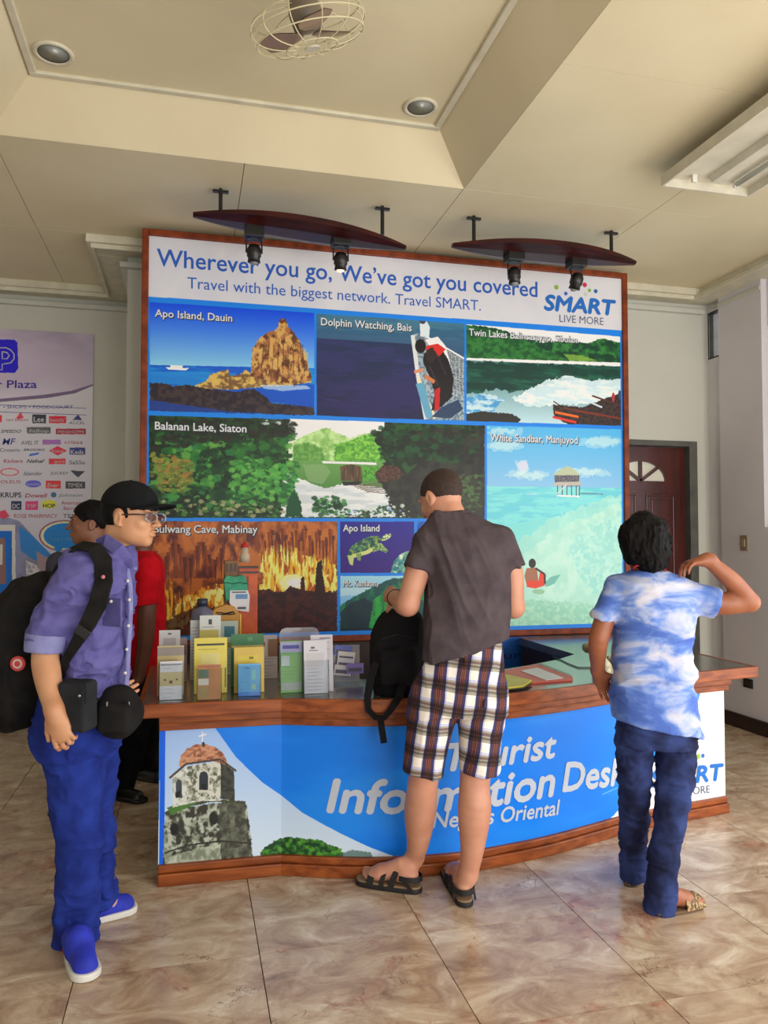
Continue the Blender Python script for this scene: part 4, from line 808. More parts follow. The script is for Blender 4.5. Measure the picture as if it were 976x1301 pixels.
D_.poly([(331, 1083), (338, 1074), (352, 1067), (366, 1064), (385, 1066), (405, 1068), (424, 1075), (434, 1080), (436, 1088), (340, 1096), (331, 1096)], (44, 100, 40), col2=[(80, 140, 50), (24, 60, 34)], ns=(.12, .15), thr=(.4, .6), jag=4, seed=98)
D_.poly([(430, 1086), (445, 1080), (470, 1083), (480, 1096), (430, 1100)], (60, 90, 80), jag=3, alpha=.7)
D_.poly([(756, 1056), (780, 1036), (800, 1013), (822, 980), (845, 945), (868, 905), (885, 876), (892, 862), (960, 850), (960, 1040), (740, 1100)], (226, 228, 236))
D_.poly([(882, 892), (886, 878), (890, 878), (887, 890)], (30, 120, 200))
D_.line([(765, 1010), (780, 1003), (800, 997)], 1.2, (120, 170, 230), alpha=.7)
PANELIMG = print_mat('desk_print', D_.image('desk_sheet', 1.3), 0.35)
o = print_mesh('front_print', lambda u, v: panel_pt(u * PL, 0.085 + v * 0.575), PANELIMG, desk, 150, 1)
mat('ink_pale', (196, 204, 216), .4, (190, 198, 210))
def dtext(txt, a, b, cap, m, bold=0.02, shear=0.2, nm='front_lettering', space=1.0):
    p0, p1 = toC(*a), toC(*b); c = toC(a[0], a[1] - cap)[1] - p0[1]
    return text_on(nm, txt, p0, p1, c, lambda s, t: panel_pt(s, t, 0.0025), m, desk, bold, shear, space)
dtext('Tourist', (566, 979), (706, 961), 34, MATS['ink_pale'], .03)
dtext('Information', (416, 1031), (704, 1010), 42, MATS['ink_pale'], .03)
dtext('Desk', (715, 1005), (794, 996), 36, MATS['ink_pale'], .03)
dtext('Negros Oriental', (549, 1051), (711, 1034), 20, MATS['ink_pale'], .02)
dtext('SMART', (828, 1000), (919, 990), 21, MATS['logo_blue'], .045, .15, 'front_lettering')
dtext('LIVE MORE', (846, 1013), (902, 1007), 10, MATS['ink_dark'], -.004, 0, 'front_lettering')
for x, y, r, k in ((887, 961, 3.4, (150, 196, 60)), (893, 960, 2.8, (30, 110, 200)), (860, 966, 3, (210, 30, 90)), (872, 958, 3, (210, 30, 80))):
    s, t = toC(x, y); rr = r * .0042; pts = [panel_pt(s + rr * math.cos(q * .393), t + rr * math.sin(q * .393), .003) for q in range(16)]
    part('logo_dot', MB().add(pts, [tuple(range(16))]), mat('dot', k, .4), desk, fix=False)

# low cabinet that carries the billboard
cab = emptything('low_cabinet', 'low dark cabinet with a blue sheet standing under the billboard', 'cabinet', (1.4, 5.3, 0))
part('carcass', MB().box((-0.30, 5.12, 0), (3.16, 5.5, 0.788)), MATS['desk_inside'], cab, bevel=0.004)
ab = at(640, 838, Y=5.115); ac = at(676, 838, Y=5.115)
part('blue_sheet', MB().box((1.35, 5.108, 0.2), (2.42, 5.119, 0.786)), mat('sheet_blue', (24, 92, 190), .4), cab)
text_on('lettering', 'Tours', (ab[0] - .18, ab[2] + .012), (ac[0] - .04, ac[2] + .012), .05, lambda s, t: (s, 5.1065, t), mat('sheet_ink', (20, 40, 110), .4), cab, .02)

# ---------------------------------------------------------------- leaflets, holders and odds and ends on the desk
mat('acrylic', (240, 244, 246), 0.03, trans=1.0)
MATS['acrylic'].node_tree.nodes['Principled BSDF'].inputs['IOR'].default_value = 1.12
def pm(k, rough=0.45):
    n = 'paper_%d_%d_%d' % tuple(k)
    return MATS.get(n) or mat(n, k, rough, tuple(max(0, c - 8) for c in k))
PAPERS = 'leaflets standing on the desk'
def leaf(name, label, cat, x0, x1, yt, yb, col, blocks=(), Y=None, th=0.012, lean=0.12, holder=False, sub=None):
    if Y is None: Y = at((x0 + x1) / 2, yb, Z=TOP + .002)[1]
    a = at(x0, yt, Y=Y); b = at(x1, yt, Y=Y); X0_, X1_ = a[0], b[0]; h = max(0.05, (a[2] - TOP)) ; z0 = TOP + .002
    t = emptything(name, label, cat, ((X0_ + X1_) / 2, Y, TOP + .001), PAPERS if cat == 'leaflet' else None)
    W = X1_ - X0_; c = np.array([(X0_ + X1_) / 2, Y, z0]); M = rotx(-lean)
    def bx(mb, u0, v0, u1, v1, d0, d1):
        mb.obox(c + M @ np.array([(u0 + u1 - 1) / 2 * W, (d0 + d1) / 2, (v0 + v1) / 2 * h]), ((u1 - u0) * W, d1 - d0, (v1 - v0) * h), M); return mb
    part('paper_stack', bx(MB(), 0, 0, 1, 1, 0.0, th), pm(col), t)
    for nm, u0, v0, u1, v1, k in blocks: part(nm, bx(MB(), u0, v0, u1, v1, -0.0012, 0.0), pm(k), t)
    # small text rules
    rs = random.Random(int(x0 * 7 + yt)); n = int(h / 0.018); mb = MB()
    for i in range(n):
        v = 0.06 + 0.86 * i / max(1, n)
        if any(v0 - .03 < v < v1 + .03 for _, u0, v0, u1, v1, k in blocks): continue
        bx(mb, .12, v, rs.uniform(.5, .88), v + .008, -0.001, 0.0)
    if mb.v: part('print_lines', mb, pm(tuple(int(q * .62) for q in col)), t)['kind'] = 'stuff'
    if holder:
        hh = holder; mb = MB(); bx(mb, -.03, 0, 1.03, hh, -.018, -.0155); part('holder_front', mb, MATS['acrylic'], t)
        mb = MB(); bx(mb, -.03, 0, 1.03, min(1.0, hh + .25), th + .002, th + .0045); part('holder_back', mb, MATS['acrylic'], t)
        mb = MB(); bx(mb, -.03, 0, -.015, hh, -.0155, th + .002); bx(mb, 1.015, 0, 1.03, hh, -.0155, th + .002); part('holder_side', mb, MATS['acrylic'], t)
    return t
leaf('leaflet', 'white leaflet with a tan picture band, leftmost in front on the desk', 'leaflet', 203, 232, 842, 889, (226, 226, 232), (('picture', 0, .36, 1, .72, (206, 190, 140)), ('heading', .05, .90, .95, .93, (150, 150, 160)), ('mark', .42, .42, .56, .5, (120, 70, 50)), ('mark', .18, .5, .28, .56, (110, 90, 60)), ('mark', .7, .5, .8, .56, (110, 90, 60))), holder=.96)
leaf('leaflet', 'tan and grey leaflet standing right behind the leftmost white leaflet', 'leaflet', 200, 234, 822, 884, (196, 178, 126), (('picture', 0, .8, 1, .97, (150, 140, 130)),), th=.008)
leaf('leaflet', 'tall pale grey card behind the leftmost white leaflet', 'leaflet', 202, 229, 802, 872, (206, 206, 208), (('picture', .2, .72, .8, .86, (178, 172, 178)), ('emblem', .42, .92, .58, .95, (90, 90, 110))), th=.008)
leaf('leaflet', 'narrow grey pink leaflet between the leftmost leaflets and the yellow booklets', 'leaflet', 226, 238, 811, 866, (164, 140, 146), (('picture', .2, .6, .9, .85, (120, 100, 130)),), th=.01)
leaf('booklet', 'tall yellow booklets with a black title line', 'booklet', 247, 289, 812, 881, (224, 208, 86), (('title', .08, .86, .92, .895, (50, 48, 34)), ('picture', .2, .42, .78, .72, (220, 210, 130)), ('stripe', .93, .1, .96, .45, (90, 84, 40))), th=.035)
leaf('leaflet', 'orange brown leaflet with small photos in front of the yellow booklets', 'leaflet', 251, 281, 846, 889, (188, 126, 70), (('photo', .04, .62, .48, .86, (84, 110, 84)), ('photo', .04, .42, .48, .6, (214, 208, 196)), ('photo', .04, .06, .48, .38, (164, 140, 84)), ('heading', .04, .92, .96, .97, (150, 84, 60))), holder=.9)
leaf('leaflet', 'white card with yellow band rising behind the yellow booklets', 'leaflet', 254, 281, 783, 850, (214, 216, 214), (('picture', 0, .60, .9, .78, (190, 176, 84)), ('emblem', .42, .86, .58, .94, (60, 66, 80))), Y=3.85)
leaf('leaflet', 'pale grey card left of the white card behind the yellow booklets', 'leaflet', 242, 256, 789, 850, (196, 198, 200), (), Y=3.9, th=.008)
leaf('folder', 'green folder standing behind the yellow leaflets', 'folder', 294, 336, 807, 872, (52, 122, 70), (('stripe', .02, .74, .98, .78, (190, 170, 90)), ('emblem', .5, .86, .66, .94, (80, 150, 96))), th=.02)
leaf('leaflet', 'plain yellow leaflet stack behind the light blue leaflet', 'leaflet', 298, 336, 824, 880, (214, 184, 76), (('heading', .1, .6, .8, .82, (222, 196, 60)), ('emblem', .5, .74, .64, .79, (90, 80, 40))), th=.025)
leaf('leaflet', 'light blue leaflet in a clear holder in front of the yellow stack', 'leaflet', 303, 331, 845, 884, (92, 170, 224), (('band', 0, 0, 1, .12, (60, 130, 220)), ('mark', .6, .5, .8, .8, (120, 200, 200)), ('mark', .62, .2, .8, .35, (140, 200, 160)), ('heading', .3, .86, .5, .88, (30, 60, 100))), holder=.95)
leaf('leaflet', 'pinkish white paper between the yellow and the green leaflets', 'leaflet', 329, 353, 808, 862, (200, 190, 190), (('mark', .2, .75, .35, .84, (190, 70, 60)), ('picture', .5, .5, 1, .9, (150, 110, 90))), th=.006)
leaf('leaflet', 'green leaflet with a lavender heading in a clear holder', 'leaflet', 357, 385, 816, 880, (126, 186, 96), (('heading', .0, .78, 1, .98, (190, 186, 230)), ('title', .1, .85, .85, .92, (90, 84, 190)), ('photo', .05, .52, .42, .72, (196, 210, 206)), ('photo', .05, .05, .95, .2, (170, 180, 168))), holder=.98)
leaf('leaflet', 'white leaflet in a clear holder right of the green leaflet', 'leaflet', 387, 417, 815, 881, (216, 214, 222), (('emblem', .3, .84, .46, .88, (90, 90, 100)), ('heading', .22, .8, .6, .815, (110, 110, 120)), ('picture', .1, .5, .85, .76, (206, 202, 206))), holder=.62)
leaf('leaflet', 'tall white sheet behind the white leaflet in a clear holder', 'leaflet', 396, 424, 808, 870, (208, 204, 214), (('heading', .4, .93, .9, .95, (140, 100, 110)),), th=.005, Y=3.47)
# clear wide rack behind
ra = at(355, 798, Y=3.66); rb = at(406, 798, Y=3.66)
rk = emptything('brochure_rack', 'clear acrylic brochure rack with rounded top behind the green leaflet', 'rack', ((ra[0] + rb[0]) / 2, 3.66, TOP + .001))
x0, x1, zt = ra[0], rb[0], ra[2]; pts = [(x0, TOP + .002), (x1, TOP + .002), (x1, zt - .03), (x1 - .01, zt - .008), (x1 - .03, zt), (x0 + .03, zt), (x0 + .01, zt - .008), (x0, zt - .03)]
part('back_plate', MB().prism(pts, 3.66, 3.664, 'y'), mat('acrylic_grey', (200, 196, 204), .1, alpha=.35), rk)
part('foot_plate', MB().box((x0, 3.664, TOP + .001), (x1, 3.74, TOP + .005)), MATS['acrylic_grey'], rk)
# rack of photo cards
q0 = at(424, 866, Z=TOP); cr = emptything('card_rack', 'clear rack of overlapping photo cards at the right end of the leaflets', 'rack', (q0[0] + .07, q0[1], TOP + .001))
yy = q0[1]
part('back_plate', MB().box((q0[0] - .01, yy + .03, TOP + .002), (q0[0] + .135, yy + .034, TOP + .17)), MATS['acrylic_grey'], cr)
part('foot_plate', MB().box((q0[0] - .01, yy - .02, TOP + .001), (q0[0] + .135, yy + .05, TOP + .004)), MATS['acrylic_grey'], cr)
for i, (dx, dz, k) in enumerate(((.02, .115, (110, 120, 200)), (.035, .085, (222, 218, 216)), (.03, .055, (206, 204, 216)), (.015, .022, (214, 210, 214)), (.075, .03, (140, 120, 190)))):
    M = roty(0.12); c = np.array([q0[0] + dx + .03, yy + .02 - .006 * i, TOP + dz + .03])
    if i == 4: M = roty(.0)
    cd_ = part('photo_card', MB().obox(c, (.085, .002, .05), M), pm(k), cr)
    part('photo', MB().obox(c + M @ np.array([0, -.0015, -.006]), (.07, .001, .018), M), pm((96, 92, 110)), cd_)
# bottle
b0 = at(257, 792, Y=4.05); bc = (b0[0], 4.05, TOP + .001); zt = at(257, 761, Y=4.05)[2] - TOP; bw = 13 / 980 * 4.05
part_b = emptything('squat_bottle', 'squat blue grey plastic bottle behind the leaflets', 'bottle', bc)
part('body', MB().lathe(bc, [(bw * .9, 0), (bw, .01), (bw, zt - .075), (bw * .85, zt - .055), (bw * .4, zt - .043), (bw * .36, zt - .03)], 24), mat('bottle_blue', (104, 104, 130), .25, alpha=.9), part_b, smooth=True)
part('cap', MB().lathe((bc[0], bc[1], TOP + zt - .035), [(bw * .5, 0), (bw * .5, .034), (bw * .42, .036)], 20), mat('cap_navy', (40, 44, 66), .4), part_b, smooth=True)
# yellow arched box
y0 = 4.12; pa, pb = at(268, 771, Y=y0), at(306, 771, Y=y0); xa, xb, zt = pa[0], pb[0], pa[2] + .01
yb = emptything('display_box', 'mustard yellow display box with a low peaked top behind the leaflets', 'box', ((xa + xb) / 2, y0, TOP + .001))
part('front', MB().prism([(xa, TOP + .002), (xb, TOP + .002), (xb, zt - .055), (xb - .03, zt - .015), ((xa + xb) / 2, zt), (xa + .02, zt - .02), (xa, zt - .05)], y0, y0 + .06, 'y'), mat('mustard', (196, 136, 28), .4), yb, bevel=.003)
part('squiggle', MB().tube([((xa + xb) / 2 + .05 * math.sin(q * .9), y0 - .003, zt - .045 + .008 * math.sin(q * 1.7)) for q in range(9)], .003, 6), MATS['black_plastic'], yb)
part('yellow_edge', MB().box((xb - .004, y0 - .004, TOP + .002), (xb + .003, y0, zt - .05)), mat('edge_yellow', (236, 190, 60), .4), yb)
leaf('leaflet', 'card with a blue green oval in front of the mustard display box', 'leaflet', 281, 303, 790, 850, (176, 190, 180), (('oval', .2, .70, .8, .9, (40, 110, 130)), ('mark', .1, .5, .6, .6, (150, 140, 70))), Y=4.02, th=.006)
# souvenir tower
ty = 4.25; qa, qb = at(303, 720, Y=ty), at(327, 720, Y=ty); qc = at(285, 712, Y=ty)
tw = emptything('souvenir_tower', 'orange model bell tower with a slim white spire and red tip', 'model', ((qc[0] + qb[0]) / 2, ty, TOP + .001))
part('orange_block', MB().box((qa[0], ty - .03, TOP + .001), (qb[0], ty + .06, qa[2])), mat('tower_orange', (206, 92, 40), .5, (176, 66, 30), scale=12), tw, bevel=.003)
part('brown_block', MB().box((qc[0], ty - .03, TOP + .001), (qa[0] - .001, ty + .05, qc[2])), mat('tower_brown', (138, 92, 44), .5, (104, 66, 34), scale=14), tw, bevel=.003)
for i in range(3): part('window_recess', MB().box((qc[0] + .006 + i * .022, ty - .033, qc[2] - .06), (qc[0] + .020 + i * .022, ty - .03, qc[2] - .015)), pm((70, 50, 36)), tw)
part('cornice', MB().box((qa[0] - .004, ty - .036, qa[2] - .035), (qb[0] + .004, ty + .06, qa[2] - .025)).box((qa[0] - .004, ty - .036, qa[2] - .008), (qb[0] + .004, ty + .06, qa[2] + .001)), pm((60, 48, 44)), tw)
part('inscription', MB().box((qa[0] + .045, ty - .0325, qa[2] - .24), (qa[0] + .052, ty - .03, qa[2] - .05)), pm((120, 50, 40)), tw)
pz = at(311, 690, Y=ty); part('spire', MB().lathe((pz[0], ty - .01, qc[2] - .01), [(.028, 0), (.028, .04), (.02, .05), (.018, pz[2] - qc[2] - .01)], 16), pm((190, 170, 150)), tw, smooth=True)
part('red_tip', MB().lathe((pz[0], ty - .01, pz[2] - .022), [(.022, 0), (.02, .012), (.008, .024), (.002, .028)], 16), pm((190, 40, 40)), tw, smooth=True)

# green pouch with a white label hanging on the tower
gy = ty - .05; ga, gb = at(284, 730, Y=gy), at(315, 765, Y=gy); gp = emptything('drawstring_pouch', 'small green cloth pouch hung on the orange model tower', 'pouch', ((ga[0] + gb[0]) / 2, gy, gb[2]))
x0, x1, z1_, z0_ = ga[0], gb[0], ga[2], gb[2]; w0 = x1 - x0
part('cloth_bag', MB().prism([(x0 + w0 * .1, z0_ + .01), (x0 + w0 * .85, z0_), (x1, z0_ + .06), (x1 - .01, z1_ - .02), (x0 + w0 * .8, z1_), (x0 + w0 * .45, z1_ - .012), (x0 + w0 * .12, z1_ - .004), (x0, z1_ - .03)], gy - .012, gy + .012, 'y'), mat('pouch_green', (72, 168, 132), .8, (52, 138, 108), scale=30), gp, bevel=.006)
part('drawstring', MB().tube([(x0 + w0 * t_ / 6, gy - .014, z1_ - .045 + .004 * math.sin(t_ * 2)) for t_ in range(7)], .003, 6), pm((40, 110, 90)), gp)
ga, gb = at(292, 750, Y=gy), at(317, 777, Y=gy); x0, x1, z1_, z0_ = ga[0], gb[0], ga[2], gb[2]; gl_ = part('paper_label', MB().prism([(x0, z1_), (x1 - .01, z1_), (x1, z1_ - .03), (x1 - .004, z0_), (x0 + .02, z0_ + .012), (x0 - .002, z0_ + .05)], gy - .019, gy - .016, 'y'), pm((214, 212, 218)), gp)
part('blue_box', MB().box((x0 + .03, gy - .021, z1_ - .045), (x1 - .012, gy - .019, z1_ - .02)), pm((90, 140, 190)), gl_); part('print_line', MB().box((x0 + .01, gy - .021, z1_ - .012), (x1 - .02, gy - .019, z1_ - .006)), pm((60, 60, 70)), gl_); part('print_line', MB().box((x0 + .04, gy - .021, z0_ + .015), (x1 - .02, gy - .019, z0_ + .028)), pm((80, 80, 90)), gl_)

# telephone
tp = at(778, 860, Z=TOP); tel = emptything('telephone', 'beige desk telephone behind the person in the tie-dye shirt', 'telephone', (tp[0], tp[1] + .05, TOP + .001))
mat('beige_plastic', (198, 192, 160), .35)
X, Y = tp[0], tp[1]
part('body', MB().prism([(Y - .03, TOP + .002), (Y + .17, TOP + .002), (Y + .17, TOP + .085), (Y + .10, TOP + .075), (Y - .03, TOP + .03)], X - .02, X + .16, 'x'), MATS['beige_plastic'], tel, bevel=.008)
part('handset', MB().tube([(X - .045, Y - .02, TOP + .055), (X - .045, Y + .02, TOP + .085), (X - .04, Y + .09, TOP + .125), (X - .035, Y + .15, TOP + .135), (X - .035, Y + .19, TOP + .12)], [.028, .022, .018, .022, .028], 12).tube([(X - .045, Y - .02, TOP + .055), (X - .045, Y - .02, TOP + .02)], .024, 12), MATS['beige_plastic'], tel, smooth=True)
for i in range(12): part('key', MB().box((X + .03 + (i % 3) * .03, Y + .00 + (i // 3) * .028, TOP + .04 + (i // 3) * .012), (X + .05 + (i % 3) * .03, Y + .018 + (i // 3) * .028, TOP + .052 + (i // 3) * .012)), pm((120, 116, 100)), tel)
cp = [at(*p, Z=TOP + .004) for p in ((702, 835), (712, 838), (722, 843), (735, 848), (752, 848), (770, 850))]
tag(part('phone_cable', MB().tube(cp, .003, 6), MATS['black_plastic'], smooth=True), 'thin black cable lying on the worktop beside the telephone', 'cable')
# folders lying flat
def flat(name, pts, z0, z1, m, parent): return part(name, MB().prism([tuple(at(x, y, Z=z1)[:2]) for x, y in pts], z0, z1), m, parent)
of = emptything('ring_notebook', 'orange red notebook with a white sheet lying on the worktop', 'notebook', (*at(690, 858, Z=TOP)[:2], TOP + .001))
flat('cover', [(630, 853), (683, 843.5), (728, 860.5), (727, 863), (660, 868)], TOP + .001, TOP + .010, mat('folder_red', (206, 84, 52), .45, (188, 66, 48)), of)
flat('white_sheet', [(661, 852), (683, 848), (716, 861), (694, 864)], TOP + .0102, TOP + .0125, pm((214, 210, 216)), of)
a, b = at(684, 843.5, Z=TOP + .01), at(727, 860, Z=TOP + .01); hp = []
for i in range(121): t = i / 120; hp.append(a + (b - a) * t + np.array([.006 * math.cos(t * 125), 0, .006 * math.sin(t * 125) + .003]))
part('spiral_binding', MB().tube(hp, .0012, 4), pm((120, 60, 50)), of)
yf = emptything('yellow_folder', 'yellow folder lying in front of the orange red notebook', 'folder', (*at(660, 866, Z=TOP)[:2], TOP + .001))
flat('cover', [(630, 856), (646, 857), (676, 864), (665, 871), (632, 875)], TOP + .0125, TOP + .019, mat('folder_yellow', (206, 190, 40), .45), yf)
flat('under_cover', [(630, 860), (646, 860), (677, 867), (666, 874), (632, 878)], TOP + .0105, TOP + .0122, MATS['black_plastic'], yf)
# ---------------------------------------------------------------- signed-distance modelling for bodies and cloth
def lat3(P, seed=0):
    r = np.random.RandomState(seed).rand(32, 32, 32).astype(np.float32); i = np.floor(P).astype(int); f = (P - i).astype(np.float32); f = f * f * (3 - 2 * f); i %= 32; j = (i + 1) % 32
    x0, y0, z0 = i.T; x1, y1, z1 = j.T; fx, fy, fz = f.T
    return ((r[x0, y0, z0] * (1 - fx) + r[x1, y0, z0] * fx) * (1 - fy) + (r[x0, y1, z0] * (1 - fx) + r[x1, y1, z0] * fx) * fy) * (1 - fz) + ((r[x0, y0, z1] * (1 - fx) + r[x1, y0, z1] * fx) * (1 - fy) + (r[x0, y1, z1] * (1 - fx) + r[x1, y1, z1] * fx) * fy) * fz
class Sdf:
    def __init__(s): s.it = []; s.noise = []
    def add(s, fn, lo, hi, k=0.02, op='u'): s.it.append((fn, np.minimum(lo, hi) - k - .012, np.maximum(lo, hi) + k + .012, k, op)); return s
    def cone(s, a, b, ra, rb, k=0.02, flat=False, op='u'):
        a, b = np.array(a, float), np.array(b, float); ab = b - a; L = np.linalg.norm(ab) + 1e-9; n = ab / L
        def fn(x, y, z):
            px, py, pz = x - a[0], y - a[1], z - a[2]; t = px * n[0] + py * n[1] + pz * n[2]; c = np.clip(t, 0, L); r = ra + (rb - ra) * c / L
            if flat:
                q = np.sqrt(np.maximum(px * px + py * py + pz * pz - t * t, 0)) - r; e = (t - L)
                st = np.sqrt((px - n[0] * c) ** 2 + (py - n[1] * c) ** 2 + (pz - n[2] * c) ** 2) - r
                return np.maximum(np.where(t < 0, st, q), e)
            return np.sqrt((px - n[0] * c) ** 2 + (py - n[1] * c) ** 2 + (pz - n[2] * c) ** 2) - r
        R = max(ra, rb); return s.add(fn, np.minimum(a, b) - R, np.maximum(a, b) + R, k, op)
    def chain(s, pts, rs, k=0.02, flat_end=False):
        """one smooth tapering tube: the path and its radii run through a Catmull-Rom curve"""
        P = np.array([[*p, r] for p, r in zip(pts, rs)], float); n = len(P); D = []
        for i in range(n - 1):
            a = P[i - 1] if i else P[0]; b, c = P[i], P[i + 1]; d = P[i + 2] if i + 2 < n else P[n - 1]
            for t in np.linspace(0, 1, 6)[:-1]: D.append(0.5 * ((2 * b) + (c - a) * t + (2 * a - 5 * b + 4 * c - d) * t * t + (3 * b - a - 3 * c + d) * t ** 3))
        D.append(P[-1]); D = np.array(D); e = D[-1, :3]; en = D[-1, :3] - D[-2, :3]; en /= np.linalg.norm(en)
        def fn(x, y, z):
            out = None
            for i in range(len(D) - 1):
                a, ra = D[i, :3], D[i, 3]; ab = D[i + 1, :3] - a; L2 = ab @ ab + 1e-12; px, py, pz = x - a[0], y - a[1], z - a[2]
                t = np.clip((px * ab[0] + py * ab[1] + pz * ab[2]) / L2, 0, 1); d = np.sqrt((px - ab[0] * t) ** 2 + (py - ab[1] * t) ** 2 + (pz - ab[2] * t) ** 2) - (ra + (D[i + 1, 3] - ra) * t)
                out = d if out is None else np.minimum(out, d)
            if flat_end: out = np.maximum(out, (x - e[0]) * en[0] + (y - e[1]) * en[1] + (z - e[2]) * en[2])
            return out
        R = D[:, 3].max(); return s.add(fn, D[:, :3].min(0) - R, D[:, :3].max(0) + R, k)
    def ell(s, c, r, M=None, k=0.02, op='u'):
        c = np.array(c, float); r = np.array(r, float); M = np.eye(3) if M is None else np.array(M)
        def fn(x, y, z):
            px, py, pz = x - c[0], y - c[1], z - c[2]; u = px * M[0, 0] + py * M[1, 0] + pz * M[2, 0]; v = px * M[0, 1] + py * M[1, 1] + pz * M[2, 1]; w_ = px * M[0, 2] + py * M[1, 2] + pz * M[2, 2]
            q = np.sqrt((u / r[0]) ** 2 + (v / r[1]) ** 2 + (w_ / r[2]) ** 2); g = np.sqrt((u / r[0] ** 2) ** 2 + (v / r[1] ** 2) ** 2 + (w_ / r[2] ** 2) ** 2) + 1e-6
            return q * (q - 1) / g
        e = np.abs(M) @ r; return s.add(fn, c - e, c + e, k, op)
    def rbox(s, c, h, M=None, rd=0.02, k=0.01, op='u'):
        c = np.array(c, float); h = np.array(h, float); M = np.eye(3) if M is None else np.array(M)
        def fn(x, y, z):
            px, py, pz = x - c[0], y - c[1], z - c[2]; u = np.abs(px * M[0, 0] + py * M[1, 0] + pz * M[2, 0]) - h[0] + rd; v = np.abs(px * M[0, 1] + py * M[1, 1] + pz * M[2, 1]) - h[1] + rd; w_ = np.abs(px * M[0, 2] + py * M[1, 2] + pz * M[2, 2]) - h[2] + rd
            return np.sqrt(np.maximum(u, 0) ** 2 + np.maximum(v, 0) ** 2 + np.maximum(w_, 0) ** 2) + np.minimum(np.maximum(np.maximum(u, v), w_), 0) - rd
        e = np.abs(M) @ h; return s.add(fn, c - e, c + e, k, op)
    def loft(s, rings, wd, k=0.02, p=2.2, grow=0.0):
        """rings: (centre xyz, half width, half depth), any order in z; wd: horizontal direction of the width"""
        rings = sorted(rings, key=lambda r: r[0][2]); A = np.array([[*r[0], r[1] + grow, r[2] + grow] for r in rings]); n = len(A); D = []
        for i in range(n - 1):
            a = A[max(i - 1, 0)]; b, c = A[i], A[i + 1]; d = A[min(i + 2, n - 1)]
            for t in np.linspace(0, 1, 9)[:-1]: D.append(0.5 * ((2 * b) + (c - a) * t + (2 * a - 5 * b + 4 * c - d) * t * t + (3 * b - a - 3 * c + d) * t ** 3))
        D.append(A[-1]); D = np.array(D); o = np.argsort(D[:, 2]); D = D[o]; wv = np.array(wd[:2], float); wv /= np.linalg.norm(wv); dv = np.array([-wv[1], wv[0]])
        zlo, zhi = A[0, 2], A[-1, 2]
        def fn(x, y, z):
            zz = np.clip(z, zlo, zhi).ravel(); I = [np.interp(zz, D[:, 2], D[:, i]).reshape(z.shape) for i in (0, 1, 3, 4)]
            u = (x - I[0]) * wv[0] + (y - I[1]) * wv[1]; v = (x - I[0]) * dv[0] + (y - I[1]) * dv[1]
            q = (np.abs(u / I[2]) ** p + np.abs(v / I[3]) ** p) ** (1 / p); d = (q - 1) * np.minimum(I[2], I[3]) * np.minimum(1.0, 0.35 + 0.65 * (I[3] / I[2]) ** 0 )
            return np.maximum(d, np.maximum(zlo - z, z - zhi))
        R = A[:, 3:].max(); lo = np.array([A[:, 0].min() - R, A[:, 1].min() - R, zlo]); hi = np.array([A[:, 0].max() + R, A[:, 1].max() + R, zhi]); return s.add(fn, lo, hi, k)
    def cut(s, p, n, lo=None, hi=None, k=0.001):
        """remove everything on the +n side of the plane"""
        p, n = np.array(p, float), np.array(n, float); n /= np.linalg.norm(n)
        s.it.append((lambda x, y, z: -((x - p[0]) * n[0] + (y - p[1]) * n[1] + (z - p[2]) * n[2]), None if lo is None else np.array(lo, float), None if hi is None else np.array(hi, float), k, 's')); return s
    def build(s, h):
        lo = np.min([i[1] for i in s.it if i[4] == 'u'], 0) - 2 * h; hi = np.max([i[2] for i in s.it if i[4] == 'u'], 0) + 2 * h
        n = np.ceil((hi - lo) / h).astype(int) + 1; ax = [(lo[i] + h * np.arange(n[i])).astype(np.float32) for i in range(3)]
        a = np.full(tuple(n), 0.3, np.float32)
        for fn, l, u, k, op in s.it:
            l = lo if l is None else l; u = hi if u is None else u
            i0 = np.clip(np.floor((l - lo) / h).astype(int), 0, n - 1); i1 = np.clip(np.ceil((u - lo) / h).astype(int) + 1, 1, n)
            if (i1 <= i0).any(): continue
            sl = tuple(slice(i0[i], i1[i]) for i in range(3))
            x, y, z = ax[0][sl[0]][:, None, None], ax[1][sl[1]][None, :, None], ax[2][sl[2]][None, None, :]
            d = np.broadcast_to(fn(x, y, z), a[sl].shape); b = a[sl]
            if op == 'u': m = np.maximum(k - np.abs(b - d), 0) / k; a[sl] = np.minimum(b, d) - m * m * k * 0.25
            else: d = -d; m = np.maximum(k - np.abs(b - d), 0) / k; a[sl] = np.maximum(b, d) + m * m * k * 0.25
        for amp, fr, seed in s.noise:
            idx = np.nonzero(np.abs(a) < max(3 * h, amp * 2)); P = np.stack([ax[i][idx[i]] for i in range(3)], 1); fr_ = np.array(fr, float)
            q = P @ (fr_ if fr_.ndim == 2 else np.diag(fr_)) + 50; n_ = lat3(q, seed)
            if seed >= 100: n_ = lat3(q + 1.6 * n_[:, None], seed); n_ = 1 - np.abs(2 * n_ - 1) ** 0.7      # folds: sharp crests
            a[idx] -= amp * 2 * (n_ - 0.5)
        return nets(a, lo, h)
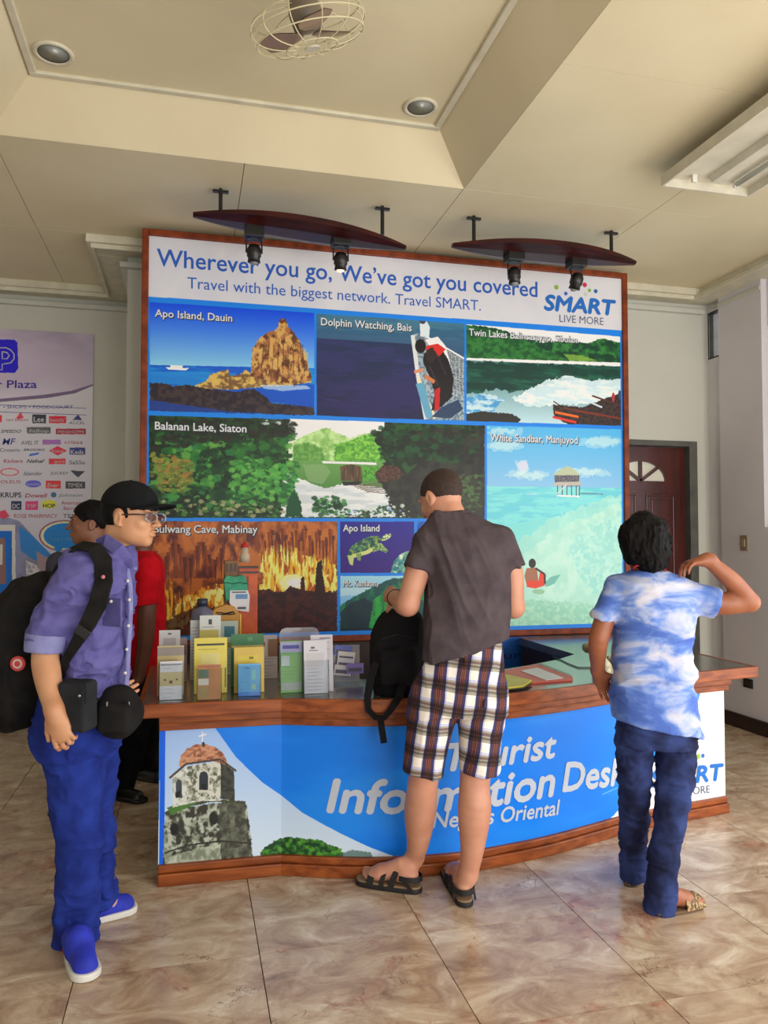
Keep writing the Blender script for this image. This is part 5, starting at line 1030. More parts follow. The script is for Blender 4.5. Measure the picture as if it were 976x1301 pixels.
def nets(a, lo, h):
    sgn = a < 0; nx, ny, nz = a.shape; cnt = np.zeros((nx - 1, ny - 1, nz - 1), np.int8)
    for i in (0, 1):
        for j in (0, 1):
            for k in (0, 1): cnt += sgn[i:nx - 1 + i, j:ny - 1 + j, k:nz - 1 + k]
    I = np.nonzero((cnt > 0) & (cnt < 8)); I = np.stack(I, 1); N = len(I); vid = np.full(cnt.shape, -1, np.int32); vid[tuple(I.T)] = np.arange(N)
    P = np.zeros((N, 3)); C = np.zeros(N); cor = {}
    for i in (0, 1):
        for j in (0, 1):
            for k in (0, 1): cor[i, j, k] = a[I[:, 0] + i, I[:, 1] + j, I[:, 2] + k]
    for c0 in cor:
        for axx in range(3):
            if c0[axx] == 1: continue
            c1 = list(c0); c1[axx] = 1; c1 = tuple(c1); A, B = cor[c0], cor[c1]; m = (A < 0) != (B < 0); t = np.where(m, A / np.where(m, A - B, 1), 0)
            p = np.tile(np.array(c0, float), (N, 1)); p[:, axx] = t; P += p * m[:, None]; C += m
    V = lo + h * (I + P / C[:, None]); F = []
    for axx in range(3):
        u, v = (axx + 1) % 3, (axx + 2) % 3; s0 = [slice(None)] * 3; s1 = [slice(None)] * 3; s0[axx] = slice(0, -1); s1[axx] = slice(1, None)
        ch = sgn[tuple(s0)] != sgn[tuple(s1)]; ix = np.stack(np.nonzero(ch), 1); ok = (ix[:, u] > 0) & (ix[:, v] > 0) & (ix[:, u] < a.shape[u] - 1) & (ix[:, v] < a.shape[v] - 1); ix = ix[ok]
        fl = sgn[tuple(ix.T)]; q = []
        for du, dv in ((-1, -1), (0, -1), (0, 0), (-1, 0)):
            j = ix.copy(); j[:, u] += du; j[:, v] += dv; q.append(vid[tuple(j.T)])
        q = np.stack(q, 1); q[~fl] = q[~fl][:, ::-1]; F.append(q)
    return V, np.concatenate(F)
def sdf_part(name, s, h, m, parent, label=None, relax=2):
    V, F = s.build(h); pl = loc_of(parent); V = V - pl
    E_ = np.concatenate([F[:, [0, 1]], F[:, [1, 2]], F[:, [2, 3]], F[:, [3, 0]]])
    for _ in range(relax):
        S = np.stack([np.bincount(E_[:, 0], V[E_[:, 1], i], len(V)) + np.bincount(E_[:, 1], V[E_[:, 0], i], len(V)) for i in range(3)], 1); c = np.bincount(E_.ravel(), minlength=len(V)); V = V * 0.5 + 0.5 * S / np.maximum(c, 1)[:, None]
    me = bpy.data.meshes.new(name); me.vertices.add(len(V)); me.vertices.foreach_set('co', V.astype(np.float32).ravel()); me.loops.add(F.size); me.loops.foreach_set('vertex_index', F.ravel().astype(np.int32))
    me.polygons.add(len(F)); me.polygons.foreach_set('loop_start', np.arange(0, F.size, 4, dtype=np.int32)); me.polygons.foreach_set('use_smooth', np.ones(len(F), bool)); me.materials.append(m); me.update(); me.validate()
    o = link(name, me, parent)
    if label: o['label'] = label
    return o

# ---------------------------------------------------------------- anatomy helpers
def head(s, c, f, tilt=0.0, sc_=1.0, k=0.012, u=(0, 0, 1), ears=True, jaw=1.0):
    """c: centre of the cranium; f: where the face looks. Returns the frame (side, forward, up)"""
    B = basis(f, u); B = np.stack([B[:, 0], B[:, 1], B[:, 2]], 1)
    def L(x, y, z): return np.array(c) + B @ np.array([x, y, z]) * sc_
    g = sc_
    s.ell(L(0, -.008, .01), (.076 * g, .096 * g, .088 * g), B, k)
    s.ell(L(0, .030, -.045), (.062 * g, .062 * g, .070 * g), B, .03)
    s.ell(L(0, .045, -.085), (.042 * g * jaw, .042 * g, .034 * g), B, .03)
    s.ell(L(0, .074, -.108), (.018 * g, .014 * g, .014 * g), B, .02)
    for q in (-1, 1):
        s.ell(L(q * .045, .008, -.075), (.020 * g * jaw, .035 * g, .030 * g), B, .03)
        s.ell(L(q * .036, .070, -.035), (.020 * g, .016 * g, .018 * g), B, .02)
        s.ell(L(q * .026, .086, .012), (.024 * g, .010 * g, .008 * g), B, .014)
        s.ell(L(q * .030, .098, -.010), (.014 * g, .012 * g, .009 * g), B, .012, op='s')
        s.ell(L(q * .030, .080, -.010), (.0135 * g, .0125 * g, .0115 * g), B, .003)
        if ears:
            s.ell(L(q * .079, -.008, -.022), (.009 * g, .019 * g, .032 * g), B @ rotz(q * -.35), .006)
            s.ell(L(q * .087, -.002, -.020), (.005 * g, .010 * g, .020 * g), B @ rotz(q * -.35), .004, op='s')
            s.ell(L(q * .079, .004, -.046), (.006 * g, .008 * g, .008 * g), B, .006)
    s.cone(L(0, .094, .000), L(0, .114, -.038), .0075 * g, .0100 * g, .010)
    s.ell(L(0, .118, -.041), (.011 * g, .011 * g, .009 * g), B, .007)
    for q in (-1, 1): s.ell(L(q * .012, .103, -.044), (.008 * g, .009 * g, .007 * g), B, .006)
    s.ell(L(0, .096, -.067), (.022 * g, .013 * g, .0060 * g), B, .006); s.ell(L(0, .095, -.079), (.019 * g, .012 * g, .0070 * g), B, .006)
    s.ell(L(0, .106, -.0725), (.022 * g, .010 * g, .0020 * g), B, .002, op='s')
    return L, B
def foot(s, heel, toe, w=0.045, hgt=0.06, k=0.02, toes=True, z=0.0):
    heel = np.array([heel[0], heel[1], z]); toe = np.array([toe[0], toe[1], z]); d = toe - heel; L = np.linalg.norm(d); d /= L; sd = np.array([-d[1], d[0], 0]); U_ = np.array([0, 0, 1.0])
    s.cone(heel + d * .035 + U_ * .034, heel + d * L * .62 + U_ * .030, .031, w * .62, k); s.cone(heel + d * L * .3 + U_ * hgt * .8, heel + d * L * .7 + U_ * .026, .026, .020, .03)
    for q in (-1, 1): s.cone(heel + d * L * .62 + sd * q * w * .38 + U_ * .024, heel + d * L * .74 + sd * q * w * .42 + U_ * .02, .022, .018, .025)
    if toes:
        for i, (o, l, r) in enumerate(((-.85, .98, .013), (-.38, .96, .0095), (.02, .93, .009), (.40, .89, .0085), (.75, .84, .008))):
            s.cone(heel + d * L * .76 + sd * o * w * .8 + U_ * .018, heel + d * (L * l - r) + sd * o * w * .95 + U_ * (r + .002), r * 1.05, r, .006)
def shoe_shape(s, heel, toe, w, z0, z1, k=0.01):
    heel = np.array(heel[:2], float); toe = np.array(toe[:2], float); d = toe - heel; L = np.linalg.norm(d); d /= L; sd = np.array([-d[1], d[0]])
    def fn(x, y, z):
        u = (x - heel[0]) * d[0] + (y - heel[1]) * d[1]; v = (x - heel[0]) * sd[0] + (y - heel[1]) * sd[1]; c = np.clip(u, w * .75, L - w); t = (c - w * .75) / (L - 1.75 * w); r = w * (.74 + .30 * np.sin(np.clip(t, 0, 1) * 1.9) - .02)
        q = np.sqrt((u - c) ** 2 + v ** 2) - r; return np.maximum(q, np.maximum(z0 - z, z - z1))
    lo = np.array([min(heel[0], toe[0]) - w, min(heel[1], toe[1]) - w, z0]); hi = np.array([max(heel[0], toe[0]) + w, max(heel[1], toe[1]) + w, z1]); return s.add(fn, lo, hi, k)
def hand(s, wr, d, n, curl=(0.4, 0.5, 0.4), side=1, sc_=1.0, spread=0.10, thumb=(0.6, 0.7), k=0.008, rw=.026, curls=None):
    """wr wrist, d direction of the palm, n palm normal (fingers curl towards n), side: which edge carries the thumb"""
    d = np.array(d, float); d /= np.linalg.norm(d); n = np.array(n, float); n -= d * (n @ d); n /= np.linalg.norm(n); t = np.cross(d, n) * side; g = sc_
    B = np.stack([t, d, n], 1); wr = np.array(wr, float)
    s.ell(wr + d * .050 * g, (.038 * g, .052 * g, .017 * g), B, .012); s.cone(wr - d * .015 * g, wr + d * .02 * g, rw * .95, rw * .95, .02)
    s.ell(wr + d * .035 * g + t * .022 * g + n * .008, (.018 * g, .030 * g, .014 * g), B, .012)
    for i, (o, l) in enumerate(((.029, .068), (.010, .078), (-.010, .072), (-.028, .056))):
        p = wr + d * (.088 - abs(o - .005) * .25) * g + t * o * g; a = o * spread / .03; dd = d * math.cos(a) + t * math.sin(a); nn = n; r = (.0092 if i < 3 else .0080) * g
        ang = 0; cs = curls[i] if curls else curl
        for j, (fl, c) in enumerate(zip((.45, .30, .25), cs)):
            ang += c; v = dd * math.cos(ang) + nn * math.sin(ang); q = p + v * l * fl * g; s.cone(p, q, r * (1 - .07 * j), r * (1 - .07 * (j + 1)), .004); p = q
    p = wr + d * .022 * g + t * .030 * g + n * .004; v = d * thumb[0] + t * thumb[1] + n * .25; v /= np.linalg.norm(v); q = p + v * .040 * g; s.cone(p, q, .0125 * g, .0105 * g, .008)
    v2 = v * .8 + d * .45 + n * .15; v2 /= np.linalg.norm(v2); s.cone(q, q + v2 * .030 * g, .0105 * g, .0088 * g, .004)
def skin(name, c, c2): return mat(name, c, 0.5, c2, scale=9, bump=0.05, bscale=160, lo=.3, hi=.7)
def cloth(name, c, c2, **k): k.setdefault('scale', 14); k.setdefault('bump', .15); k.setdefault('bscale', 260); return mat(name, c, 0.9, c2, spec=.15, **k)
LEFTV, RIGHTV = -RGT, RGT
def mk(D0):
    J = lambda px, py, dd=0.0: at(px, py, D=D0 + dd)
    m_ = lambda px, dd=0.0: px * (D0 + dd) / FPX
    return J, m_
def rings(J, m_, rows):   # (cx, y, half width px, half depth m, depth offset)
    return [(J(cx_, y, dd), m_(hw, dd), dp) for cx_, y, hw, dp, dd in rows]
def eyes(parent, L, B, g=1.0, iris=(50, 30, 20)):
    for q in (-1, 1):
        e = part('eye', MB().ball(L(q * .029, .0775, -.010), (.0122 * g, .0120 * g, .0066 * g), 14, B), MATS['eye_white'], parent, smooth=True)
        part('iris', MB().ball(L(q * .029, .0848, -.010), (.0058 * g, .0052 * g, .0056 * g), 12, B), MATS['iris_dark'], e, smooth=True)
def brows(s, L, g=1.0):
    for q in (-1, 1): s.chain([L(q * .014, .100, .013), L(q * .030, .098, .019), L(q * .046, .084, .014)], [.0032, .0036, .002], .004)
mat('eye_white', (215, 205, 195), .25); mat('iris_dark', (36, 22, 16), .2); mat('hair_black', (9, 8, 9), .65, (17, 15, 15), scale=60, bump=.4, bscale=160, spec=.15); mat('hair_brown', (62, 42, 34), .7, (44, 30, 24), scale=60, bump=.5, bscale=200)
mat('brow_hair', (30, 22, 20), .7)
# ================================================================ person at the desk, back to us
J, m_ = mk(3.15)
skA = skin('skin_fair', (206, 150, 122), (190, 130, 104))
A = emptything('person', 'person in a charcoal grey t-shirt and plaid shorts leaning at the desk', 'person', (*at(560, 1140, Z=0)[:2], 0))
heelL, toeL = at(533, 1134, Z=0), at(455, 1120, Z=0); heelR, toeR = at(592, 1153, Z=0), at(571, 1106, Z=0); SOLE = .028
s = Sdf()
Fh = -RGT * .62 + FWD * .70; Fh[2] = -.42
L, B = head(s, J(560, 629, .10), Fh, sc_=1.02)
s.chain([J(566, 636, .08), J(574, 652, .05), J(582, 672, .03)], [.052, .054, .06], .02)
s.loft(rings(J, m_, [(584, 666, 34, .07, .03), (590, 690, 46, .09, .02), (596, 740, 44, .10, .0), (592, 800, 42, .095, .0), (585, 850, 44, .10, .0), (583, 900, 48, .10, .0)]), RGT)
s.chain([J(546, 690, 0), J(532, 722, -.02), J(518, 768, -.02)], [.050, .050, .045]); s.chain([J(518, 768, -.02), J(513, 768, .06), J(501, 758, .19)], [.045, .044, .030])
s.chain([J(636, 690, 0), J(650, 725, 0), J(653, 772, 0)], [.048, .046, .041]); s.chain([J(653, 772, 0), J(648, 766, .10), J(634, 758, .22)], [.041, .040, .027])
hand(s, J(501, 758, .19), J(488, 752, .30) - J(501, 758, .19), J(540, 770, .3) - J(488, 752, .30), (.7, .9, .7), 1, 1.0)
hand(s, J(634, 758, .22), J(612, 752, .34) - J(634, 758, .22), J(560, 765, .3) - J(612, 752, .34), (.6, .8, .6), -1, 1.0)
for hp, kn, ca, an in (((556, 880, 0), (539, 984, .0), (534, 1030, .06), (527, 1090, .14)), ((612, 880, 0), (604, 984, 0), (603, 1030, -.02), (595, 1112, 0.0))):
    s.chain([J(*hp), J(*kn), J(*ca), J((ca[0] + an[0]) / 2 + 1, (ca[1] + an[1]) / 2 + 8, (ca[2] + an[2]) / 2), J(*an)], [.082, .062, .067, .048, .037], .02)
foot(s, heelL, toeL, .046, .10, z=SOLE); foot(s, heelR, toeR, .046, .10, z=SOLE)
aL = J(527, 1090, .14); aR = J(595, 1112, 0.0)
s.cone(aL, np.array([*(heelL + (toeL - heelL) * .22)[:2], .075]), .036, .034); s.cone(aR, np.array([*(heelR + (toeR - heelR) * .22)[:2], .065]), .036, .036)
sdf_part('body', s, .0042, skA, A)
eyes(A, L, B, 1.02)
h = Sdf(); h.ell(L(0, -.012, .016), (.080, .100, .090), B, .01); h.noise = [(.0012, (260, 260, 260), 3)]
h.cut(L(0, .066, .03), B @ np.array([0, 1, -.35])); h.cut(L(0, -.06, -.058), B @ np.array([0, .35, -1]))
for q in (-1, 1): h.ell(L(q * .084, -.004, -.022), (.02, .024, .034), B, .004, op='s')
sdf_part('hair', h, .004, MATS['hair_brown'], A)
# t-shirt
s = Sdf()
s.loft(rings(J, m_, [(570, 651, 23, .068, .05), (578, 661, 38, .078, .04), (585, 674, 54, .095, .02), (590, 690, 57, .112, .0), (595, 715, 54, .125, .0), (598, 745, 54, .128, .0), (595, 780, 54, .128, .0), (592, 815, 54, .132, .0), (591, 858, 55, .137, .0)]), RGT, p=2.4)
s.cone(J(549, 686, 0), J(531, 725, -.03), .062, .060, .03, flat=True); s.cone(J(636, 688, 0), J(651, 723, 0), .060, .053, .03, flat=True)
hA, hB = J(538, 848, -.13), J(646, 819, -.13); nn = np.cross(hB - hA, FWD); nn = nn if nn[2] < 0 else -nn; s.cut(hA, nn)
wz = RGT; T_ = np.stack([RGT * 10 + np.array([0, 0, 3.5]), FWD * 6, np.array([0, 0, 2.6])], 1)
s.noise = [(.007, T_, 5), (.008, T_ * .9, 105), (.0035, T_ * 2.2, 109)]
sdf_part('shirt', s, .005, cloth('charcoal_tee', (86, 76, 80), (72, 63, 67)), A)
# plaid shorts
def plaid():
    m = bpy.data.materials.new('plaid'); m.use_nodes = True; nt = m.node_tree; N = nt.nodes.new; Lk = nt.links.new; b = nt.nodes['Principled BSDF']; b.inputs['Roughness'].default_value = .9
    tc = N('ShaderNodeTexCoord'); mp = N('ShaderNodeMapping'); mp.inputs['Rotation'].default_value = (0, -.13, YAW); Lk(tc.outputs['Object'], mp.inputs[0])
    nz = N('ShaderNodeTexNoise'); nz.inputs['Scale'].default_value = 6; Lk(tc.outputs['Object'], nz.inputs[0]); ad = N('ShaderNodeVectorMath'); ad.operation = 'MULTIPLY_ADD'; ad.inputs[1].default_value = (.03, .03, .03); Lk(nz.outputs['Color'], ad.inputs[0]); Lk(mp.outputs[0], ad.inputs[2])
    sp = N('ShaderNodeSeparateXYZ'); Lk(ad.outputs[0], sp.inputs[0])
    def bands(src, period, stops):
        q = N('ShaderNodeMath'); q.operation = 'DIVIDE'; Lk(src, q.inputs[0]); q.inputs[1].default_value = period; f = N('ShaderNodeMath'); f.operation = 'FRACT'; Lk(q.outputs[0], f.inputs[0])
        r = N('ShaderNodeValToRGB'); r.color_ramp.interpolation = 'CONSTANT'; e = r.color_ramp.elements; e[0].position = 0; e[0].color = rgba(stops[0][1]); e[1].position = stops[1][0]; e[1].color = rgba(stops[1][1])
        for p, c in stops[2:]: x = e.new(p); x.color = rgba(c)
        Lk(f.outputs[0], r.inputs[0]); return r.outputs[0]
    W_ = (250, 246, 240); NV = (60, 56, 104); BR = (60, 38, 46); OR = (190, 108, 84); GR = (168, 166, 152)
    v = bands(sp.outputs['X'], .086, [(0, W_), (.34, (214, 214, 232)), (.38, NV), (.50, (84, 56, 62)), (.585, OR), (.60, BR), (.655, OR), (.67, BR), (.725, OR), (.74, (84, 58, 66)), (.82, NV), (.93, (206, 210, 236))])
    hz = bands(sp.outputs['Z'], .094, [(0, W_), (.40, GR), (.52, (120, 112, 110)), (.62, GR), (.68, (126, 104, 104)), (.80, GR), (.88, (208, 210, 240))])
    x = N('ShaderNodeMix'); x.data_type = 'RGBA'; x.blend_type = 'MULTIPLY'; x.inputs['Factor'].default_value = 1; Lk(v, x.inputs['A']); Lk(hz, x.inputs['B']); Lk(x.outputs['Result'], b.inputs['Base Color']); return m
s = Sdf()
s.loft(rings(J, m_, [(592, 812, 48, .115, .0), (592, 826, 50, .118, .0), (589, 850, 54, .125, .0), (586, 880, 57, .128, .0), (583, 905, 59, .12, .0)]), RGT, p=2.4)
s.cone(J(555, 880, 0), J(537, 983, 0.0), .098, .086, .03, flat=True); s.cone(J(612, 880, 0), J(609, 980, 0.0), .100, .089, .03, flat=True)
s.noise = [(.008, (9, 9, 5), 21), (.006, (9, 9, 4), 121)]
sdf_part('shorts', s, .005, plaid(), A)
part('pocket_flap', MB().obox(J(628, 895, -.128), (.085, .006, .035), np.stack([RGT, FWD, UPV], 1) @ rotz(.25) @ roty(.12)), bpy.data.materials['plaid'], A, bevel=.003)
part('belt_loop', MB().obox(J(592, 838, -.131), (.012, .005, .05), np.stack([RGT, FWD, UPV], 1)), bpy.data.materials['plaid'], A, bevel=.002)
part('wristband', MB().tube([J(503, 760, .17) + (np.array([0, 0, 1]) * math.sin(q / 10 * math.pi) + RGT * math.cos(q / 10 * math.pi)) * .036 for q in range(21)], .004, 6), MATS['black_plastic'], A, smooth=True)
# sandals
mat('sandal_sole', (62, 50, 42), .8); mat('sandal_strap', (26, 25, 27), .6); mat('insole', (136, 112, 84), .8)
def sandal(heel, toe, parent):
    d = np.array([*(toe - heel)[:2], 0]); Ln = np.linalg.norm(d); d /= Ln; h0 = heel - d * .012; t0 = toe + d * .008; sd = np.array([-d[1], d[0], 0]); w_ = .050
    s = Sdf(); shoe_shape(s, h0, t0, w_, 0.001, .020); o = sdf_part('sandal', s, .003, MATS['sandal_strap'], parent, 'black strapped sandal')
    s = Sdf(); shoe_shape(s, h0 + d * .004, t0 - d * .004, w_ - .004, .018, .028); sdf_part('insole', s, .003, MATS['insole'], o)
    def strap(u, wd, top, lean=0.0, r=None):
        c = np.array([*heel[:2], 0]) + d * u; r = r or .046; pth = [c + sd * r * math.cos(a) * 1.04 + np.array([0, 0, .016 + top * math.sin(a)]) + d * lean * math.sin(a) for a in np.linspace(0, math.pi, 15)]
        nr = [sd * math.cos(a) + np.array([0, 0, math.sin(a)]) for a in np.linspace(0, math.pi, 15)]
        part('strap', MB().band(pth, wd, .005, nr), MATS['sandal_strap'], o, bevel=.001)
    strap(.205, .030, .047, 0, .050); strap(.155, .020, .065, -.01, .047); strap(.115, .026, .088, -.03, .042)
    pth = []; nr = []
    for a in np.linspace(-.2 * math.pi, 1.2 * math.pi, 17): pth.append(np.array([*heel[:2], 0]) + d * (.045 - .055 * math.sin(a)) + sd * .043 * math.cos(a) + np.array([0, 0, .060])); nr.append(-d * math.sin(a) + sd * math.cos(a))
    part('heel_strap', MB().band(pth, .022, .005, nr), MATS['sandal_strap'], o, bevel=.001)
    for q in (-1, 1): part('strap', MB().band([np.array([*heel[:2], .02]) + d * .02 + sd * q * .044, np.array([*heel[:2], .065]) + d * .065 + sd * q * .044], .014, .005, [sd, sd]), MATS['sandal_strap'], o)
sandal(heelL, toeL, A); sandal(heelR, toeR, A)

# black backpack standing on the desk beside him
K = emptything('backpack', 'black backpack standing on the desk edge left of the plaid shorts', 'backpack', (*at(505, 888, D=3.42)[:2], TOP + .001))
s = Sdf(); J2, m2 = mk(3.46)
zb = TOP + .004
def JK(x, y, dd=0): p = J2(x, y, dd); p[2] = max(p[2], zb + .0); return p
s.loft([(np.array([*J2(507, 870)[:2], zb]), m2(30), .085), (J2(508, 860), m2(34), .095), (J2(506, 830), m2(34), .10), (J2(506, 805), m2(33), .095), (J2(508, 788), m2(29), .08), (J2(510, 778), m2(22), .055), (J2(512, 774), m2(14), .03)], RGT, p=3)
s.rbox(J2(506, 848, -.10), (m2(24), .035, .085), np.stack([RGT, FWD, UPV], 1), .025, .02); s.noise = [(.006, (9, 9, 7), 31), (.009, (14, 14, 5), 131)]
kb = cloth('backpack_black', (30, 28, 31), (21, 20, 22))
sdf_part('bag_body', s, .005, kb, K)
EYv = 3.25
pth = [at(478, 842, D=3.36), at(471, 862, D=3.33), at(467, 885, D=3.30), at(468, 902, D=3.29), at(478, 912, D=3.29), at(488, 912, D=3.29), at(498, 900, D=3.29), at(507, 885, D=3.30), at(512, 868, D=3.34)]
part('shoulder_strap', MB().band(pth, [.03, .034, .032, .026, .024, .024, .028, .032, .034], .007, [-FWD] * 9), kb, K)
part('strap_tail', MB().band([at(483, 910, D=3.285), at(485, 925, D=3.285), at(488, 944, D=3.285)], .028, .004, [-FWD] * 3), kb, K)
part('zip_line', MB().tube([J2(484, 812, -.115), J2(506, 806, -.125), J2(528, 812, -.115)], .003, 6), MATS['black_plastic'], K)
part('top_handle', MB().tube([J2(498, 781), J2(504, 771), J2(512, 771), J2(518, 779)], .008, 8), kb, K, smooth=True)

# ================================================================ person in cap with backpack
J, m_ = mk(2.85)
skB = skin('skin_tan', (208, 156, 118), (192, 136, 98))
P2 = emptything('person', 'person in a black cap, glasses and blue denim shirt wearing a backpack', 'person', (*at(105, 1205, Z=0)[:2], 0))
f2 = RGT * .96 - FWD * .24
s = Sdf(); f2h = RGT * .97 - FWD * .20 + np.array([0, 0, -.04]); L, B = head(s, J(166, 652), f2h, sc_=.97)
s.chain([J(152, 676), J(148, 700), J(140, 716)], [.052, .054, .062], .02)
s.loft(rings(J, m_, [(138, 712, 26, .12, 0), (125, 740, 32, .15, 0), (120, 790, 34, .13, 0), (116, 850, 33, .13, 0), (105, 910, 36, .14, 0), (102, 940, 36, .14, 0)]), RGT)
s.chain([J(99, 726, -.12), J(66, 800, -.16), J(58, 832, -.18), J(61, 862, -.22), J(70, 905, -.28)], [.05, .044, .046, .044, .031], .02)
s.chain([J(128, 726, .15), J(116, 820, .18), J(145, 885, .12)], [.05, .042, .030], .02)
hand(s, J(70, 907, -.285), J(84, 950, -.28) - J(70, 905, -.285), J(112, 935, -.1) - J(86, 930, -.28), curls=[(.35, .5, .4), (.45, .6, .4), (.55, .7, .5), (.6, .7, .5)], side=-1, sc_=.98, thumb=(.75, .35), rw=.029)
hand(s, J(145, 885, .12), J(165, 880, .0) - J(145, 885, .12), FWD, (.6, .7, .5), 1, .95)
s.chain([J(92, 935, 0), J(103, 1055, -.03), J(98, 1195, -.0)], [.09, .06, .045]); s.chain([J(115, 935, .08), J(121, 1050, .13), J(136, 1148, .18)], [.09, .055, .04])
hN, tN = at(92, 1203, Z=0), at(108, 1238, Z=0); hF, tF = at(124, 1168, Z=0), at(174, 1155, Z=0)
nd = (tN - hN); nd /= np.linalg.norm(nd); tN = hN + nd * .27; fd = (tF - hF); fd /= np.linalg.norm(fd); hF = tF - fd * .27
foot(s, hN + nd * .02, tN - nd * .02, .038, .08, toes=False, z=.02); foot(s, hF + fd * .02, tF - fd * .02, .038, .08, toes=False, z=.02)
sdf_part('body', s, .0042, skB, P2); eyes(P2, L, B)
bs = Sdf(); brows(bs, L); sdf_part('eyebrows', bs, .0022, MATS['brow_hair'], P2, relax=0)
h = Sdf(); h.ell(L(0, -.014, .010), (.080, .100, .088), B, .01); h.noise = [(.0012, (260, 260, 260), 3)]; h.cut(L(0, .030, 0), B @ np.array([0, 1, .25])); h.cut(L(0, 0, -.052), B @ np.array([0, .55, -1]))
h.ell(L(.08, -.006, -.02), (.02, .026, .036), B, .004, op='s'); h.ell(L(-.08, -.006, -.02), (.02, .026, .036), B, .004, op='s')
sdf_part('hair', h, .004, MATS['hair_black'], P2)
# cap
cm = cloth('cap_black', (26, 27, 30), (19, 20, 22))
s = Sdf(); s.ell(L(0, -.006, .030), (.088, .108, .092), B @ rotx(.06), .01); s.cut(L(0, 0, .022), B @ np.array([0, -.12, -1])); 
cap = sdf_part('cap', s, .004, cm, P2, 'black baseball cap')
vis = MB(); vs = []; fs = []
nv = 15
for i in range(nv):
    a = math.pi * (i / (nv - 1)); 
    for j in range(5):
        t = j / 4; R_ = .082; x = -math.cos(a) * (R_ + .004 * t); y = .045 + math.sin(a) * (.050 + (.085) * t) ; z = .030 + .004 * t - .020 * (math.cos(a) ** 2)
        vs.append(L(x, y, z + .004 * math.sin(t * 3)))
vs2 = [v + B @ np.array([0, 0, .004]) for v in vs]; n = len(vs)
for i in range(nv - 1):
    for j in range(4): q = i * 5 + j; fs += [(q, q + 1, q + 6, q + 5), (n + q + 5, n + q + 6, n + q + 1, n + q)]
for i in range(nv - 1): q = i * 5 + 4; fs.append((q, n + q, n + q + 5, q + 5))
part('visor', MB().add(vs + vs2, fs), cm, cap, smooth=True)
part('cap_button', MB().ball(L(0, -.006, .122), (.008, .008, .005)), cm, cap, smooth=True)
# glasses
gl = part('glasses', MB().tube([L(.074, .0, -.008), L(.072, .06, -.004), L(.064, .096, -.004)], .0028, 6).tube([L(-.074, .0, -.008), L(-.072, .06, -.004), L(-.064, .096, -.004)], .0028, 6).tube([L(-.010, .112, -.006), L(0, .115, -.003), L(.010, .112, -.006)], .002, 6), mat('glass_frame', (52, 40, 48), .3), P2, smooth=True)
mat('lens_glass', (230, 232, 255), .03, trans=1.0)
for q in (-1, 1):
    cc = L(q * .034, .105, -.012); pp = []
    for i in range(17):
        a = 2 * math.pi * i / 16; pp.append(cc + B @ np.array([.026 * math.copysign(abs(math.cos(a)) ** .8, math.cos(a)), -.010 * q * math.cos(a) * q, .017 * math.copysign(abs(math.sin(a)) ** .8, math.sin(a))]))
    part('lens_rim', MB().tube(pp, .0018, 6), MATS['steel'], gl, smooth=True)
    part('lens', MB().add(pp[:-1] + [p + B @ np.array([0, .001, 0]) for p in pp[:-1]], [tuple(range(16)), tuple(range(16, 32))[::-1]] + [(i, 16 + i, 16 + (i + 1) % 16, (i + 1) % 16) for i in range(16)]), MATS['lens_glass'], gl)
# shirt
sh = cloth('denim_shirt', (104, 100, 160), (88, 84, 142), scale=20); sh2 = cloth('denim_cuff', (138, 140, 190), (122, 122, 172), scale=20)
s = Sdf()
s.loft(rings(J, m_, [(146, 697, 22, .075, 0), (138, 706, 30, .13, 0), (131, 718, 36, .175, 0), (125, 740, 40, .19, 0), (120, 770, 43, .18, 0), (118, 810, 43, .17, 0), (117, 850, 42, .168, 0), (117, 880, 40, .165, 0)]), RGT, p=2.3)
s.chain([J(101, 722, -.12), J(80, 768, -.15), J(60, 802, -.165), J(58, 812, -.17)], [.070, .066, .060, .058], .03, flat_end=True)
s.chain([J(128, 722, .14), J(120, 780, .17), J(117, 815, .18)], [.068, .060, .055], .03, flat_end=True)
s.noise = [(.006, (7, 7, 12), 41), (.013, (6, 6, 13), 141), (.006, (17, 17, 24), 142)]
so_ = sdf_part('shirt', s, .005, sh, P2)
s = Sdf(); s.cone(J(60, 804, -.168), J(57, 829, -.175), .0700, .0675, .005, flat=True); s.cut(J(60, 806, -.168), J(60, 806, -.168) - J(57, 829, -.175)); s.noise = [(.003, (16, 16, 16), 43)]; sdf_part('cuff', s, .004, sh2, so_, 'lighter rolled shirt cuff')
# collar, placket, pocket, buttons
pc = [J(124, 690, -.05), J(134, 686, -.09), J(150, 698, -.11), J(160, 712, -.08), J(165, 722, -.03)]
part('collar', MB().band(pc, [.03, .044, .05, .05, .026], .008, [-FWD + RGT * .2] * 5), sh, so_, bevel=.002)
part('collar', MB().band([J(126, 692, .06), J(140, 690, .09), J(156, 700, .08), J(166, 712, .03), J(170, 722, -.01)], [.03, .04, .046, .044, .03], .008, [FWD * -.5 + RGT * .6] * 5), sh2, so_, bevel=.002)
part('placket', MB().band([J(161, 722, -.045), J(165.5, 745, -.05), J(166, 775, -.05), J(164, 810, -.05), J(162, 850, -.05), J(160, 878, -.05)], .022, .008, [RGT - FWD * .3] * 6), sh2, so_, bevel=.002)
for y, x in ((738, 161), (762, 163), (795, 162), (825, 160), (855, 158)): part('button', MB().ball(J(x + 1, y, -.075), (.006, .006, .006)), MATS['tube_white'], so_, smooth=True)
part('chest_pocket', MB().obox(J(143, 778, -.158), (.085, .008, .10), np.stack([RGT, FWD, UPV], 1) @ rotz(-.45)), sh, so_, bevel=.004)
part('button', MB().ball(J(141, 764, -.166), .006), MATS['tube_white'], so_, smooth=True)
